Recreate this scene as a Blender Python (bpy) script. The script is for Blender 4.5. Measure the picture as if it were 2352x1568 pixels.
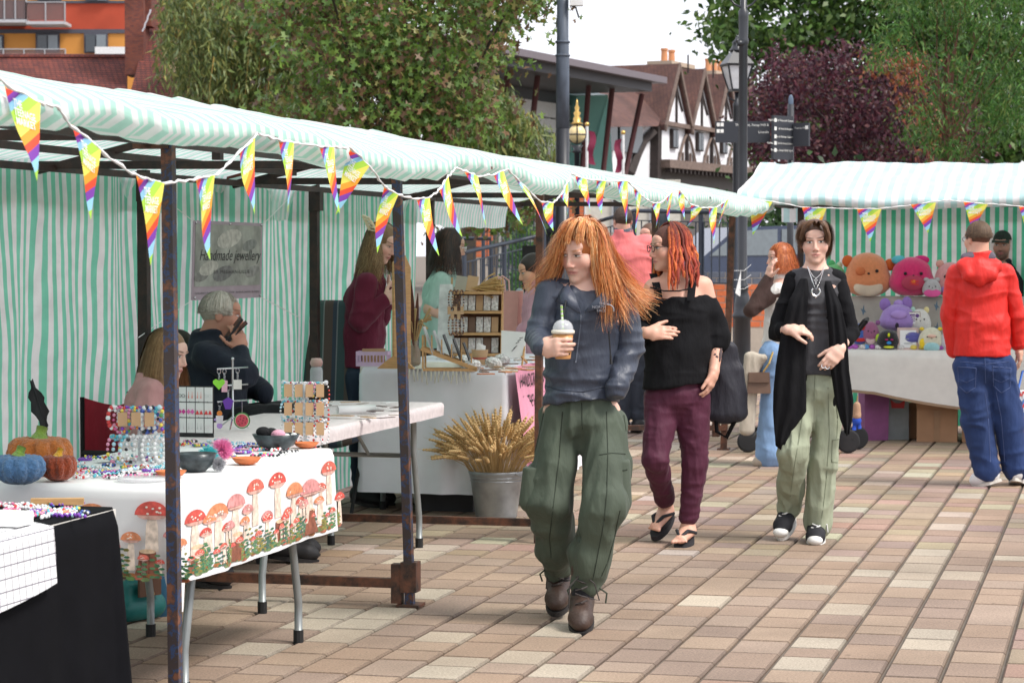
import bpy,math,random
import numpy as np
from mathutils import Vector,Matrix
from mathutils.bvhtree import BVHTree
for _o in list(bpy.data.objects):bpy.data.objects.remove(_o)
scene=bpy.context.scene
# ---------------------------------------------------------------- camera
FPX,UC,VC,VH,CAMH=5550.0,1176.0,784.0,583.0,1.52
PITCH=math.atan((VC-VH)/FPX)
cam_d=bpy.data.cameras.new('camera'); cam=bpy.data.objects.new('camera',cam_d)
scene.collection.objects.link(cam)
cam_d.sensor_width=36.0; cam_d.lens=FPX/2352.0*36.0
cam_d.clip_start=0.1; cam_d.clip_end=3000.0
cam.location=(0,0,CAMH); cam.rotation_euler=(math.pi/2-PITCH,0,0)
cam_d.dof.use_dof=True; cam_d.dof.focus_distance=10.6; cam_d.dof.aperture_fstop=10.0
scene.camera=cam
# ---------------------------------------------------------------- light
SUN_EL,SUN_AZ=52.0,118.0
world=bpy.data.worlds.new('World'); scene.world=world; world.use_nodes=True
_n=world.node_tree.nodes; _l=world.node_tree.links
_bg=_n['Background']
_sky=_n.new('ShaderNodeTexSky'); _sky.sky_type='NISHITA'; _sky.sun_disc=False
_sky.sun_elevation=math.radians(SUN_EL); _sky.sun_rotation=math.radians(SUN_AZ)
_sky.air_density=1.0; _sky.dust_density=3.0; _sky.ozone_density=1.0
_mul=_n.new('ShaderNodeMix'); _mul.data_type='RGBA'; _mul.blend_type='MIX'
_mul.inputs['Factor'].default_value=0.80
_l.new(_sky.outputs[0],_mul.inputs['A'])
_cl=_n.new('ShaderNodeTexNoise'); _cl.inputs['Scale'].default_value=2.2; _cl.inputs['Detail'].default_value=5
_tc=_n.new('ShaderNodeTexCoord'); _l.new(_tc.outputs['Generated'],_cl.inputs['Vector'])
_cr=_n.new('ShaderNodeValToRGB'); _cr.color_ramp.elements[0].position=.3; _cr.color_ramp.elements[1].position=.75
_cr.color_ramp.elements[0].color=(8.2,8.3,9.0,1); _cr.color_ramp.elements[1].color=(9.6,9.6,10.0,1)
_l.new(_cl.outputs['Fac'],_cr.inputs[0]); _l.new(_cr.outputs[0],_mul.inputs['B'])
_l.new(_mul.outputs['Result'],_bg.inputs['Color']); _bg.inputs['Strength'].default_value=0.10
sun_d=bpy.data.lights.new('sun','SUN'); sun=bpy.data.objects.new('sun',sun_d); scene.collection.objects.link(sun)
sun_d.energy=2.2; sun_d.angle=math.radians(17); sun_d.color=(1.0,.955,.89)
_e,_a=math.radians(SUN_EL),math.radians(SUN_AZ)
_sd=Vector((math.sin(_a)*math.cos(_e),math.cos(_a)*math.cos(_e),math.sin(_e)))
sun.rotation_euler=_sd.to_track_quat('Z','Y').to_euler(); sun.location=(6,-6,12)
vs=scene.view_settings; vs.view_transform='Standard'; vs.look='None'; vs.exposure=0.76; vs.gamma=1.0
scene.cycles.use_denoising=True
scene.cycles.max_bounces=8; scene.cycles.diffuse_bounces=4; scene.cycles.transparent_max_bounces=12
# ---------------------------------------------------------------- helpers
RN=random.Random(11); NR=np.random.RandomState(5)
FW=np.array((0,math.cos(PITCH),-math.sin(PITCH))); UP=np.array((0,math.sin(PITCH),math.cos(PITCH))); RT=np.array((1.,0,0))
CP=np.array((0,0,CAMH))
def ray(u,v):return FW*FPX+RT*(u-UC)+UP*(VC-v)
def at(u,v,Y):
 d=ray(u,v); return CP+d*(Y/d[1])
def atz(u,v,z):
 d=ray(u,v); return CP+d*((z-CAMH)/d[2])
def px(p):
 q=np.asarray(p,float)-CP; w=q@FW
 return UC+FPX*(q@RT)/w,VC-FPX*(q@UP)/w
SA=math.radians(14.15)
ES=np.array((math.sin(SA),math.cos(SA),0)); EP=np.array((-math.cos(SA),math.sin(SA),0))
SO=atz(942,1392,0.0); RZ=math.pi/2-SA
def SF(s,d,z=0.0):return SO+ES*s+EP*d+np.array((0,0,z))
def sd(p):q=np.asarray(p,float)-SO; return float(q@ES),float(q@EP)
def atd(u,v,d):
 r=ray(u,v); t=(d-(CP-SO)@EP)/(r@EP); return CP+r*t
col=scene.collection
def link(o,parent=None):
 col.objects.link(o)
 if parent is not None:o.parent=parent
 return o
def tag(o,label=None,cat=None,group=None,kind=None):
 if label:o['label']=label
 if cat:o['category']=cat
 if group:o['group']=group
 if kind:o['kind']=kind
 return o
def thing(name,label,cat,loc=(0,0,0),rz=0.0,group=None):
 o=bpy.data.objects.new(name,None); o.empty_display_size=.1
 o.location=Vector([float(c)for c in loc]); o.rotation_euler=(0,0,rz); link(o); return tag(o,label,cat,group)
def copy_tree(o,parent=None):
 c=o.copy(); col.objects.link(c)
 if parent is not None:c.parent=parent
 for ch in list(o.children):copy_tree(ch,c)
 return c
 # --- materials
MATS={}
def nodes(m):
 m.use_nodes=True; nt=m.node_tree; return nt.nodes,nt.links,nt.nodes['Principled BSDF']
def mat(name,c=(.5,.5,.5),rough=.6,metal=0.0,var=.12,scale=12.,bump=0.0,bscale=60.,attr=None,transl=0.0,spec=.4,coat=0.,sheen=0.,alpha=1.,trans=0.,stretch=None,dist=.01):
 if name in MATS:return MATS[name]
 m=bpy.data.materials.new(name); N,L,P=nodes(m)
 P.inputs['Roughness'].default_value=rough; P.inputs['Metallic'].default_value=metal
 P.inputs['Specular IOR Level'].default_value=spec; P.inputs['Coat Weight'].default_value=coat
 P.inputs['Sheen Weight'].default_value=sheen; P.inputs['Alpha'].default_value=alpha
 P.inputs['Transmission Weight'].default_value=trans
 tc=N.new('ShaderNodeTexCoord'); vec=tc.outputs['Object']
 if stretch:
  mp=N.new('ShaderNodeMapping'); mp.inputs['Scale'].default_value=stretch; L.new(vec,mp.inputs['Vector']); vec=mp.outputs[0]
 no=N.new('ShaderNodeTexNoise'); no.inputs['Scale'].default_value=scale; no.inputs['Detail'].default_value=4; L.new(vec,no.inputs['Vector'])
 mr=N.new('ShaderNodeMapRange'); mr.inputs['From Min'].default_value=.25; mr.inputs['From Max'].default_value=.75
 mr.inputs['To Min'].default_value=1-var; mr.inputs['To Max'].default_value=1+var; L.new(no.outputs['Fac'],mr.inputs[0])
 mx=N.new('ShaderNodeVectorMath'); mx.operation='MULTIPLY'
 if attr:
  at_=N.new('ShaderNodeAttribute'); at_.attribute_name=attr; L.new(at_.outputs['Color'],mx.inputs[0])
 else:mx.inputs[0].default_value=c
 L.new(mr.outputs[0],mx.inputs[1]); L.new(mx.outputs[0],P.inputs['Base Color'])
 if bump:
  nb=N.new('ShaderNodeTexNoise'); nb.inputs['Scale'].default_value=bscale; nb.inputs['Detail'].default_value=5; L.new(vec,nb.inputs['Vector'])
  b=N.new('ShaderNodeBump'); b.inputs['Strength'].default_value=bump; b.inputs['Distance'].default_value=dist
  L.new(nb.outputs['Fac'],b.inputs['Height']); L.new(b.outputs[0],P.inputs['Normal'])
 if transl:
  tr=N.new('ShaderNodeBsdfTranslucent'); L.new(mx.outputs[0],tr.inputs['Color'])
  ms=N.new('ShaderNodeMixShader'); ms.inputs[0].default_value=transl
  L.new(P.outputs[0],ms.inputs[1]); L.new(tr.outputs[0],ms.inputs[2]); L.new(ms.outputs[0],N['Material Output'].inputs['Surface'])
 MATS[name]=m; return m
 # --- mesh building
class MB:
 def __init__(s):s.v=[]; s.f=[]; s.c=[]; s.cur=None
 def addv(s,vs):i=len(s.v); s.v.extend([tuple(map(float,p))for p in vs]); return i
 def face(s,ids):s.f.append(tuple(ids)); s.c.append(s.cur)
 def box(s,c,size,rz=0.,taper=1.,M=None):
  cx,cy,cz=c; hx,hy,hz=[a/2 for a in size]; ca,sa=math.cos(rz),math.sin(rz); pts=[]
  for z,t in((-hz,1),(hz,taper)):
   for x,y in((-hx,-hy),(hx,-hy),(hx,hy),(-hx,hy)):
    x,y=x*t,y*t; pts.append((cx+x*ca-y*sa,cy+x*sa+y*ca,cz+z))
  if M is not None:pts=[tuple(M@Vector(p))for p in pts]
  i=s.addv(pts)
  for q in((3,2,1,0),(4,5,6,7),(0,1,5,4),(1,2,6,5),(2,3,7,6),(3,0,4,7)):s.face([i+a for a in q])
  return s
 def bar(s,a,b,w=.03,h=None,up=(0,0,1)):
  a,b=np.asarray(a,float),np.asarray(b,float); h=h or w; d=b-a; d=d/(np.linalg.norm(d)+1e-9)
  up=np.asarray(up,float)
  if abs(d@up)>.97:up=np.array((1.,0,0))if abs(d[0])<.9 else np.array((0,1.,0))
  x=np.cross(d,up); x/=np.linalg.norm(x); y=np.cross(x,d)
  i=s.addv([p+x*sx*w/2+y*sy*h/2 for p in(a,b)for sx,sy in((-1,-1),(1,-1),(1,1),(-1,1))])
  for q in((3,2,1,0),(4,5,6,7),(0,1,5,4),(1,2,6,5),(2,3,7,6),(3,0,4,7)):s.face([i+k for k in q])
  return s
 def tube(s,pts,r,n=8,caps=True):
  pts=[np.asarray(p,float)for p in pts]; m=len(pts); rs=r if hasattr(r,'__len__')else[r]*m
  ref=None; base=len(s.v)
  for k,p in enumerate(pts):
   d=pts[min(k+1,m-1)]-pts[max(k-1,0)]; d=d/(np.linalg.norm(d)+1e-9)
   if ref is None:ref=np.array((0,0,1.))if abs(d[2])<.9 else np.array((1.,0,0))
   x=np.cross(d,ref); x/=(np.linalg.norm(x)+1e-9); y=np.cross(x,d); ref=y
   s.addv([p+rs[k]*(math.cos(2*math.pi*j/n)*x+math.sin(2*math.pi*j/n)*y)for j in range(n)])
  for k in range(m-1):
   for j in range(n):s.face((base+k*n+j,base+k*n+(j+1)%n,base+(k+1)*n+(j+1)%n,base+(k+1)*n+j))
  if caps:
   s.face([base+j for j in range(n)]); s.face([base+(m-1)*n+j for j in reversed(range(n))])
  return s
 def lathe(s,prof,c=(0,0,0),n=20,caps=True):
  base=len(s.v); m=len(prof)
  for r,z in prof:s.addv([(c[0]+r*math.cos(2*math.pi*j/n),c[1]+r*math.sin(2*math.pi*j/n),c[2]+z)for j in range(n)])
  for k in range(m-1):
   for j in range(n):s.face((base+k*n+j,base+k*n+(j+1)%n,base+(k+1)*n+(j+1)%n,base+(k+1)*n+j))
  if caps:
   s.face([base+j for j in reversed(range(n))]); s.face([base+(m-1)*n+j for j in range(n)])
  return s
 def ball(s,c,r,n=10,m=6):
  r=r if hasattr(r,'__len__')else(r,r,r); base=len(s.v); s.addv([(c[0],c[1],c[2]-r[2])])
  for k in range(1,m):
   a=-math.pi/2+math.pi*k/m
   s.addv([(c[0]+r[0]*math.cos(a)*math.cos(2*math.pi*j/n),c[1]+r[1]*math.cos(a)*math.sin(2*math.pi*j/n),c[2]+r[2]*math.sin(a))for j in range(n)])
  t=s.addv([(c[0],c[1],c[2]+r[2])])
  for j in range(n):
   s.face((base,base+1+(j+1)%n,base+1+j)); q=base+1+(m-2)*n; s.face((t,q+j,q+(j+1)%n))
  for k in range(m-2):
   for j in range(n):
    q=base+1+k*n; s.face((q+j,q+(j+1)%n,q+n+(j+1)%n,q+n+j))
  return s
 def poly(s,pts):i=s.addv(pts); s.face(range(i,i+len(pts))); return s
 def prism(s,pts,off):
  n=len(pts); off=np.asarray(off,float); pts=[np.asarray(p,float)for p in pts]
  i=s.addv(pts); j=s.addv([p+off for p in pts]); s.face(range(i+n-1,i-1,-1)); s.face(range(j,j+n))
  for k in range(n):s.face((i+k,i+(k+1)%n,j+(k+1)%n,j+k))
  return s
 def grid(s,P):
  P=np.asarray(P,float); a,b=P.shape[:2]; i0=s.addv(P.reshape(-1,3))
  for i in range(a-1):
   for j in range(b-1):s.face((i0+i*b+j,i0+(i+1)*b+j,i0+(i+1)*b+j+1,i0+i*b+j+1))
  return s
 def build(s,name,m,parent=None,smooth=False,uv=None):
  me=bpy.data.meshes.new(name); me.from_pydata(s.v,[],s.f); me.materials.append(m)
  if any(c is not None for c in s.c):face_cols(me,[c or(.5,.5,.5)for c in s.c])
  if smooth:me.polygons.foreach_set('use_smooth',[True]*len(me.polygons))
  me.update(); return link(bpy.data.objects.new(name,me),parent)
def face_cols(me,cs):
 a=me.color_attributes.new('Col','FLOAT_COLOR','CORNER')
 tot=np.empty(len(me.polygons),np.int32); me.polygons.foreach_get('loop_total',tot)
 arr=np.ones((len(cs),4),np.float32); arr[:,:3]=np.asarray(cs,np.float32)[:,:3]
 a.data.foreach_set('color',np.repeat(arr,tot,axis=0).ravel())
def mesh_np(name,v,f,m,parent=None,smooth=True,vcol=None,hp=None):
 v=np.ascontiguousarray(v,np.float32); f=np.ascontiguousarray(f,np.int32); me=bpy.data.meshes.new(name); k=f.shape[1]
 me.vertices.add(len(v)); me.vertices.foreach_set('co',v.ravel()); me.loops.add(f.size); me.loops.foreach_set('vertex_index',f.ravel())
 me.polygons.add(len(f)); me.polygons.foreach_set('loop_start',np.arange(0,f.size,k,dtype=np.int32))
 me.update(calc_edges=True)
 if smooth:me.polygons.foreach_set('use_smooth',np.ones(len(f),bool))
 me.materials.append(m)
 if vcol is not None:
  a=me.color_attributes.new('Col','FLOAT_COLOR','POINT'); c4=np.ones((len(v),4),np.float32); c4[:,:3]=vcol; a.data.foreach_set('color',c4.ravel())
 if hp is not None:
  a=me.attributes.new('hp','FLOAT_VECTOR','POINT'); a.data.foreach_set('vector',np.ascontiguousarray(hp,np.float32).ravel())
 me.update(); return link(bpy.data.objects.new(name,me),parent)
_LAT=np.random.RandomState(3).rand(32,32,32).astype(np.float32)
def vn(p):
 p=np.asarray(p,np.float32); i=np.floor(p).astype(int); f=p-i; f=f*f*(3-2*f); r=0
 for a in(0,1):
  for b in(0,1):
   for c in(0,1):
    w=(f[...,0]if a else 1-f[...,0])*(f[...,1]if b else 1-f[...,1])*(f[...,2]if c else 1-f[...,2])
    r=r+w*_LAT[(i[...,0]+a)%32,(i[...,1]+b)%32,(i[...,2]+c)%32]
 return r*2-1
def text_geo(body,size=1.,font=None,align='LEFT',spacing=1.,line=1.0,shear=0.,cw=0.):
 cu=bpy.data.curves.new('t','FONT'); cu.body=body; cu.size=size; cu.align_x=align; cu.space_character=spacing; cu.space_line=line; cu.shear=shear; cu.offset=cw
 cu.resolution_u=2
 o=bpy.data.objects.new('t',cu); me=o.to_mesh()
 v=[(p.co.x,p.co.y)for p in me.vertices]; f=[tuple(q.vertices)for q in me.polygons]; o.to_mesh_clear()
 bpy.data.objects.remove(o); bpy.data.curves.remove(cu); return v,f
def put_text(mb,body,size,O,X,Y,**k):
 v,f=text_geo(body,size,**k); O,X,Y=[np.asarray(q,float)for q in(O,X,Y)]
 i=mb.addv([O+X*a+Y*b for a,b in v])
 for q in f:mb.face([i+k_ for k_ in q])
 return mb
def canvas_mat(name,green,white,period,axis=0,wob=.25,tr=.35,duty=.5,warp=3.0):
 if name in MATS:return MATS[name]
 m=bpy.data.materials.new(name); N,L,P=nodes(m); P.inputs['Roughness'].default_value=.55; P.inputs['Specular IOR Level'].default_value=.3
 uv=N.new('ShaderNodeAttribute'); uv.attribute_name='st'
 no=N.new('ShaderNodeTexNoise'); no.inputs['Scale'].default_value=warp; no.inputs['Detail'].default_value=3; L.new(uv.outputs['Vector'],no.inputs['Vector'])
 sp=N.new('ShaderNodeSeparateXYZ'); L.new(uv.outputs['Vector'],sp.inputs[0])
 a=N.new('ShaderNodeMath'); a.operation='MULTIPLY_ADD'; L.new(no.outputs['Fac'],a.inputs[0]); a.inputs[1].default_value=wob*period*4; L.new(sp.outputs[0],a.inputs[2])
 b=N.new('ShaderNodeMath'); b.operation='DIVIDE'; L.new(a.outputs[0],b.inputs[0]); b.inputs[1].default_value=period
 c=N.new('ShaderNodeMath'); c.operation='FRACT'; L.new(b.outputs[0],c.inputs[0])
 r=N.new('ShaderNodeValToRGB'); r.color_ramp.interpolation='LINEAR'; e=r.color_ramp.elements
 e[0].position=0.0; e[0].color=(*white,1); e[1].position=duty-.03; e[1].color=(*white,1)
 for p_,c_ in((duty+.03,green),(.97,green),(1.0,white)):x=e.new(p_); x.color=(*c_,1)
 L.new(c.outputs[0],r.inputs[0])
 n2=N.new('ShaderNodeTexNoise'); n2.inputs['Scale'].default_value=9; n2.inputs['Detail'].default_value=6; L.new(uv.outputs['Vector'],n2.inputs['Vector'])
 mr=N.new('ShaderNodeMapRange'); mr.inputs['From Min'].default_value=.3; mr.inputs['From Max'].default_value=.7; mr.inputs['To Min'].default_value=.86; mr.inputs['To Max'].default_value=1.06
 L.new(n2.outputs['Fac'],mr.inputs[0]); mx=N.new('ShaderNodeVectorMath'); mx.operation='MULTIPLY'; L.new(r.outputs[0],mx.inputs[0]); L.new(mr.outputs[0],mx.inputs[1])
 L.new(mx.outputs[0],P.inputs['Base Color'])
 nb=N.new('ShaderNodeTexNoise'); nb.inputs['Scale'].default_value=22; nb.inputs['Detail'].default_value=6; L.new(uv.outputs['Vector'],nb.inputs['Vector'])
 bu=N.new('ShaderNodeBump'); bu.inputs['Strength'].default_value=.35; bu.inputs['Distance'].default_value=.02; L.new(nb.outputs['Fac'],bu.inputs['Height']); L.new(bu.outputs[0],P.inputs['Normal'])
 t=N.new('ShaderNodeBsdfTranslucent'); L.new(mx.outputs[0],t.inputs['Color']); L.new(bu.outputs[0],t.inputs['Normal'])
 ms=N.new('ShaderNodeMixShader'); ms.inputs[0].default_value=tr; L.new(P.outputs[0],ms.inputs[1]); L.new(t.outputs[0],ms.inputs[2]); L.new(ms.outputs[0],N['Material Output'].inputs['Surface'])
 MATS[name]=m; return m
def sheet(name,P,ST,m,parent,smooth=True):
 P=np.asarray(P,float); a,b=P.shape[:2]; I=np.arange(a*b).reshape(a,b)
 f=np.stack([I[:-1,:-1],I[1:,:-1],I[1:,1:],I[:-1,1:]],-1).reshape(-1,4)
 o=mesh_np(name,P.reshape(-1,3),f,m,parent,smooth); at_=o.data.attributes.new('st','FLOAT_VECTOR','POINT')
 at_.data.foreach_set('vector',np.ascontiguousarray(np.asarray(ST,np.float32).reshape(-1,3)).ravel()); return o
 # ================================================================ ground and paving
g=MB(); g.poly([(-700,-60,-.016),(700,-60,-.016),(700,1500,-.016),(-700,1500,-.016)])
tag(g.build('ground',mat('joint_mortar',(.15,.125,.10),.95,var=.25,scale=3,bump=.4,bscale=90)),kind='structure')
def paver_mat():
 m=mat('paver',rough=.82,var=.10,scale=2.3,attr='Col',bump=.5,bscale=260,spec=.25,dist=.004)
 N,L,P=m.node_tree.nodes,m.node_tree.links,m.node_tree.nodes['Principled BSDF']
 old=P.inputs['Base Color'].links[0].from_socket
 geo=N.new('ShaderNodeNewGeometry')
 n=N.new('ShaderNodeTexNoise'); n.inputs['Scale'].default_value=105; n.inputs['Detail'].default_value=5; n.inputs['Roughness'].default_value=.75; L.new(geo.outputs['Position'],n.inputs['Vector'])
 n2=N.new('ShaderNodeTexNoise'); n2.inputs['Scale'].default_value=1.1; n2.inputs['Detail'].default_value=6; L.new(geo.outputs['Position'],n2.inputs['Vector'])
 a=N.new('ShaderNodeMapRange'); a.inputs['From Min'].default_value=.3; a.inputs['From Max'].default_value=.7; a.inputs['To Min'].default_value=.58; a.inputs['To Max'].default_value=1.36; L.new(n.outputs['Fac'],a.inputs[0])
 b=N.new('ShaderNodeMapRange'); b.inputs['From Min'].default_value=.3; b.inputs['From Max'].default_value=.7; b.inputs['To Min'].default_value=.74; b.inputs['To Max'].default_value=1.18; L.new(n2.outputs['Fac'],b.inputs[0])
 vo=N.new('ShaderNodeTexVoronoi'); vo.inputs['Scale'].default_value=2.6; L.new(geo.outputs['Position'],vo.inputs['Vector'])
 c=N.new('ShaderNodeMapRange'); c.inputs['From Min'].default_value=.02; c.inputs['From Max'].default_value=.035; c.inputs['To Min'].default_value=.55; c.inputs['To Max'].default_value=1; L.new(vo.outputs['Distance'],c.inputs[0])
 m1=N.new('ShaderNodeMath'); m1.operation='MULTIPLY'; L.new(a.outputs[0],m1.inputs[0]); L.new(b.outputs[0],m1.inputs[1])
 m2=N.new('ShaderNodeMath'); m2.operation='MULTIPLY'; L.new(m1.outputs[0],m2.inputs[0]); L.new(c.outputs[0],m2.inputs[1])
 v=N.new('ShaderNodeVectorMath'); v.operation='MULTIPLY'; L.new(old,v.inputs[0]); L.new(m2.outputs[0],v.inputs[1]); L.new(v.outputs[0],P.inputs['Base Color'])
 return m
PM=paver_mat()
pave=bpy.data.objects.new('pavement',None); pave.location=Vector(SO); pave.rotation_euler=(0,0,RZ); link(pave); tag(pave,kind='structure')
ROW=.2085; d0=sd(atz(1597,1568,0))[1]
def paver_geo(L_,W,j1,j2,e=.0075):
 x0,x1,y0,y1=j1/2,L_-j1/2,j2/2,W-j2/2
 v=[(x0,y0,-.018),(x1,y0,-.018),(x1,y1,-.018),(x0,y1,-.018),(x0,y0,-e),(x1,y0,-e),(x1,y1,-e),(x0,y1,-e),(x0+e,y0+e,0),(x1-e,y0+e,0),(x1-e,y1-e,0),(x0+e,y1-e,0)]
 f=[(0,1,5,4),(1,2,6,5),(2,3,7,6),(3,0,4,7),(4,5,9,8),(5,6,10,9),(6,7,11,10),(7,4,8,11),(8,9,10,11)]
 return v,f
TANS=[(.335,.243,.178),(.305,.222,.168),(.355,.262,.192),(.285,.21,.165),(.33,.248,.192),(.32,.228,.165)]
CREAMS=[(.46,.39,.305),(.42,.36,.285),(.40,.33,.255)]
PCOL=TANS+CREAMS; PLEN=(.215,.27,.30,.345,.60); tiles=[]; rp=random.Random(4)
for r in range(-58,30):
 dd=d0+r*ROW; s_=-5.2-rp.random()*.4
 while s_<34:
  li=rp.choices(range(5),(3,6,6,3,.35))[0]; L_=PLEN[li]
  c=SF(s_+L_/2,dd+ROW/2)
  u,v=px(c)if c[1]>2 else(9e3,9e3)
  ci=rp.randrange(6)if rp.random()>.135 else 6+rp.randrange(3)
  if-60<u<2420 and 860<v<1600:
   a=(v-VH)**3*L_ if(-10<u<2360 and v<1575)else 0
   tiles.append((a,s_,dd,li,ci,rp.uniform(-.0012,.0012),u,v))
  s_+=L_
def seen(u,v):return v>1330 and u>1000 or(u>1420 and v>1270)or(v>1450 and u>420 and u<1180)
tiles.sort(key=lambda t:-t[0]*(2 if seen(t[6],t[7])else 1)); cache={}
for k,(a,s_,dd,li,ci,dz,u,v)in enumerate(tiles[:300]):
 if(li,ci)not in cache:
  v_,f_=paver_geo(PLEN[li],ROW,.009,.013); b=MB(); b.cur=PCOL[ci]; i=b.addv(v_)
  for j_,q in enumerate(f_):b.cur=PCOL[ci]if j_==8 else tuple(x*.64 for x in PCOL[ci]); b.face(q)  # bevels and sides darkened: joint shade painted into the stone colour
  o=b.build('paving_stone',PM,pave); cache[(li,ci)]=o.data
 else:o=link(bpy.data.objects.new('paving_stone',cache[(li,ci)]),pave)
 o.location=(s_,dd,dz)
b=MB()
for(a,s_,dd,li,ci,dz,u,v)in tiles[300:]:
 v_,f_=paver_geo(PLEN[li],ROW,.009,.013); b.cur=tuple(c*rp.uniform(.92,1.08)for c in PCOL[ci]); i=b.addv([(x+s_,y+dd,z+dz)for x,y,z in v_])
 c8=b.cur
 for j_,q in enumerate(f_):b.cur=c8 if j_==8 else tuple(x*.64 for x in c8); b.face([i+k for k in q])  # same painted joint shade on the edges of the merged stones
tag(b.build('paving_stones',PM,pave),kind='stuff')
# ================================================================ market stalls
def rust_mat(name,base,rust,blue=None):
 if name in MATS:return MATS[name]
 m=bpy.data.materials.new(name); N,L,P=nodes(m); P.inputs['Roughness'].default_value=.6
 tc=N.new('ShaderNodeNewGeometry'); n=N.new('ShaderNodeTexNoise'); n.inputs['Scale'].default_value=14; n.inputs['Detail'].default_value=8; n.inputs['Roughness'].default_value=.7; L.new(tc.outputs['Position'],n.inputs['Vector'])
 r=N.new('ShaderNodeValToRGB'); e=r.color_ramp.elements; e[0].position=.40; e[0].color=(*base,1); e[1].position=.62; e[1].color=(*rust,1)
 if blue:x=e.new(.475); x.color=(*base,1); x=e.new(.49); x.color=(*blue,1); x=e.new(.515); x.color=(*blue,1); x=e.new(.53); x.color=(*base,1)
 L.new(n.outputs['Fac'],r.inputs[0]); L.new(r.outputs[0],P.inputs['Base Color'])
 b=N.new('ShaderNodeBump'); b.inputs['Strength'].default_value=.4; b.inputs['Distance'].default_value=.003; L.new(n.outputs['Fac'],b.inputs['Height']); L.new(b.outputs[0],P.inputs['Normal'])
 MATS[name]=m; return m
M_POST=rust_mat('post_paint',(.050,.034,.032),(.20,.075,.04),(.030,.060,.145))
M_RUST=rust_mat('rusty_steel',(.032,.018,.013),(.15,.055,.028))
M_DARK=rust_mat('dark_steel',(.016,.010,.009),(.045,.02,.014))
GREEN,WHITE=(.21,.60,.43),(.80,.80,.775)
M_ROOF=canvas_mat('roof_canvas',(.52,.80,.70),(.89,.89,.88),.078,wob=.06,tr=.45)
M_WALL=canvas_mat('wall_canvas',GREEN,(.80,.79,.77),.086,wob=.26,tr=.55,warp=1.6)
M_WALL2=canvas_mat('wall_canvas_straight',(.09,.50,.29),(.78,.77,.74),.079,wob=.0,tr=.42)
def roof_sheet(parent,s0,s1,yf,yr,yb,ze,zr,sags,name='canopy',seed=0,endclose=None,n=None,M=M_ROOF,per=1.):
 n=n or int((s1-s0)/.025); S=np.linspace(s0,s1,n)
 sec=[(yf+.10,ze-.045,.0),(yf+.02,ze-.05,.08),(yf-.025,ze-.02,.12),(yf-.02,ze+.018,.16),(yf+.03,ze+.045,.2)]
 for k in range(1,15):t=k/14; sec.append((yf+.03+(yr-yf-.03)*t,ze+.045+(zr-ze-.045)*(t**.93),.2+t))
 for k in range(1,13):t=k/12; sec.append((yr+(yb-yr)*t,zr+(ze+.02-zr)*t,1.2+t))
 sec.append((yb+.02,ze-.06,2.3)); sec.append((yb+.03,ze-.16,2.4))
 sec=np.array(sec); P=np.zeros((n,len(sec),3)); ST=np.zeros_like(P)
 tt=sec[:,2]; front=np.clip(1-np.abs(tt-.1)/.35,0,1)
 for i,s in enumerate(S):
  sag=sags(s); q=np.stack([np.full(len(sec),s*3.1+seed),tt*2.2,np.full(len(sec),seed+.3)],-1)
  w=vn(q)*.022+vn(q*3.1)*.011
  fr=vn(np.stack([np.full(len(sec),s*9.+tt*2.5),tt*1.5,np.full(len(sec),7.+seed)],-1))*.017*front
  slopesag=-np.sin(np.clip((tt-.2),0,1)*math.pi)*.028*(.5+.5*math.cos(s*2*math.pi/2.5))
  P[i,:,0]=s; P[i,:,1]=sec[:,0]+fr*.8; P[i,:,2]=sec[:,1]+w*.8*np.clip(tt*3,.25,1)+fr-sag*front*.8-sag*.25+slopesag
  ST[i,:,0]=s*per+vn(q*1.3)*.012; ST[i,:,1]=tt; ST[i,:,2]=seed
 return sheet(name,P,ST,M,parent)
def wall_sheet(parent,s0,s1,y,z0,z1,name='back_sheet',amp=.05,seed=1.,M=M_WALL,nx=None):
 nx=nx or int((s1-s0)/.03); S=np.linspace(s0,s1,nx); Z=np.linspace(z0,z1,26)
 P=np.zeros((nx,26,3)); ST=np.zeros_like(P)
 for i,s in enumerate(S):
  q=np.stack([np.full(26,s*2.6),Z*.55+seed,np.full(26,seed)],-1); q2=np.stack([np.full(26,s*8.5)+Z*.7,Z*1.0,np.full(26,seed+4)],-1)
  P[i,:,0]=s; P[i,:,1]=y+vn(q)*amp+vn(q2)*amp*.35; P[i,:,2]=Z
  ST[i,:,0]=s+vn(q*1.4)*.02; ST[i,:,1]=Z; ST[i,:,2]=seed
 return sheet(name,P,ST,M,parent)
def loc(p):s,d=sd(p); return np.array((s,d,float(p[2])))
def lower(top,bot_px):
 q=loc(atd(*bot_px,0.)); t=top[2]/(top[2]-q[2]); return top+(q-top)*t
P1t=loc(atd(386,318,0)); P1b=lower(P1t,(403,1560))
P2t=loc(atd(911,395,0)); P2b=np.array((0.,0,0))
P3t=loc(atd(1241,410,0)); P3b=np.array((P3t[0]-.05,0,0))
P4t=loc(atd(1506,447,0)); P4b=np.array((P4t[0]-.03,0,0))
W5=atz(1662,1032,0.); P5b=loc(W5); P5t=loc(at(1684,458,W5[1]+.02))
DB=1.75
stA=thing('market_stall','long green and white striped market stall with rusty posts on the left','market stall',SO,RZ)
stB=thing('market_stall','further open bay of striped market stall behind the red haired woman','market stall',SO,RZ)
def post(parent,b,t,m=M_POST,w=.037,name='post'):
 p=MB(); p.bar(b,t,w,up=(0,1,0)); return p.build(name,m,parent)
for t_,b_ in((P1t,P1b),(P2t,P2b)):post(stA,b_,t_)
post(stB,P3b,P3t,M_RUST); post(stB,P4b,P4t,M_RUST,.042)
post(stB,P5b,P5t,M_RUST,.046)
f=MB(); f.box((0,-.002,.13),(.075,.07,.13)); f.box((-.005,.055,.10),(.05,.045,.17)); f.build('foot_socket',M_RUST,stA)
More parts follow.
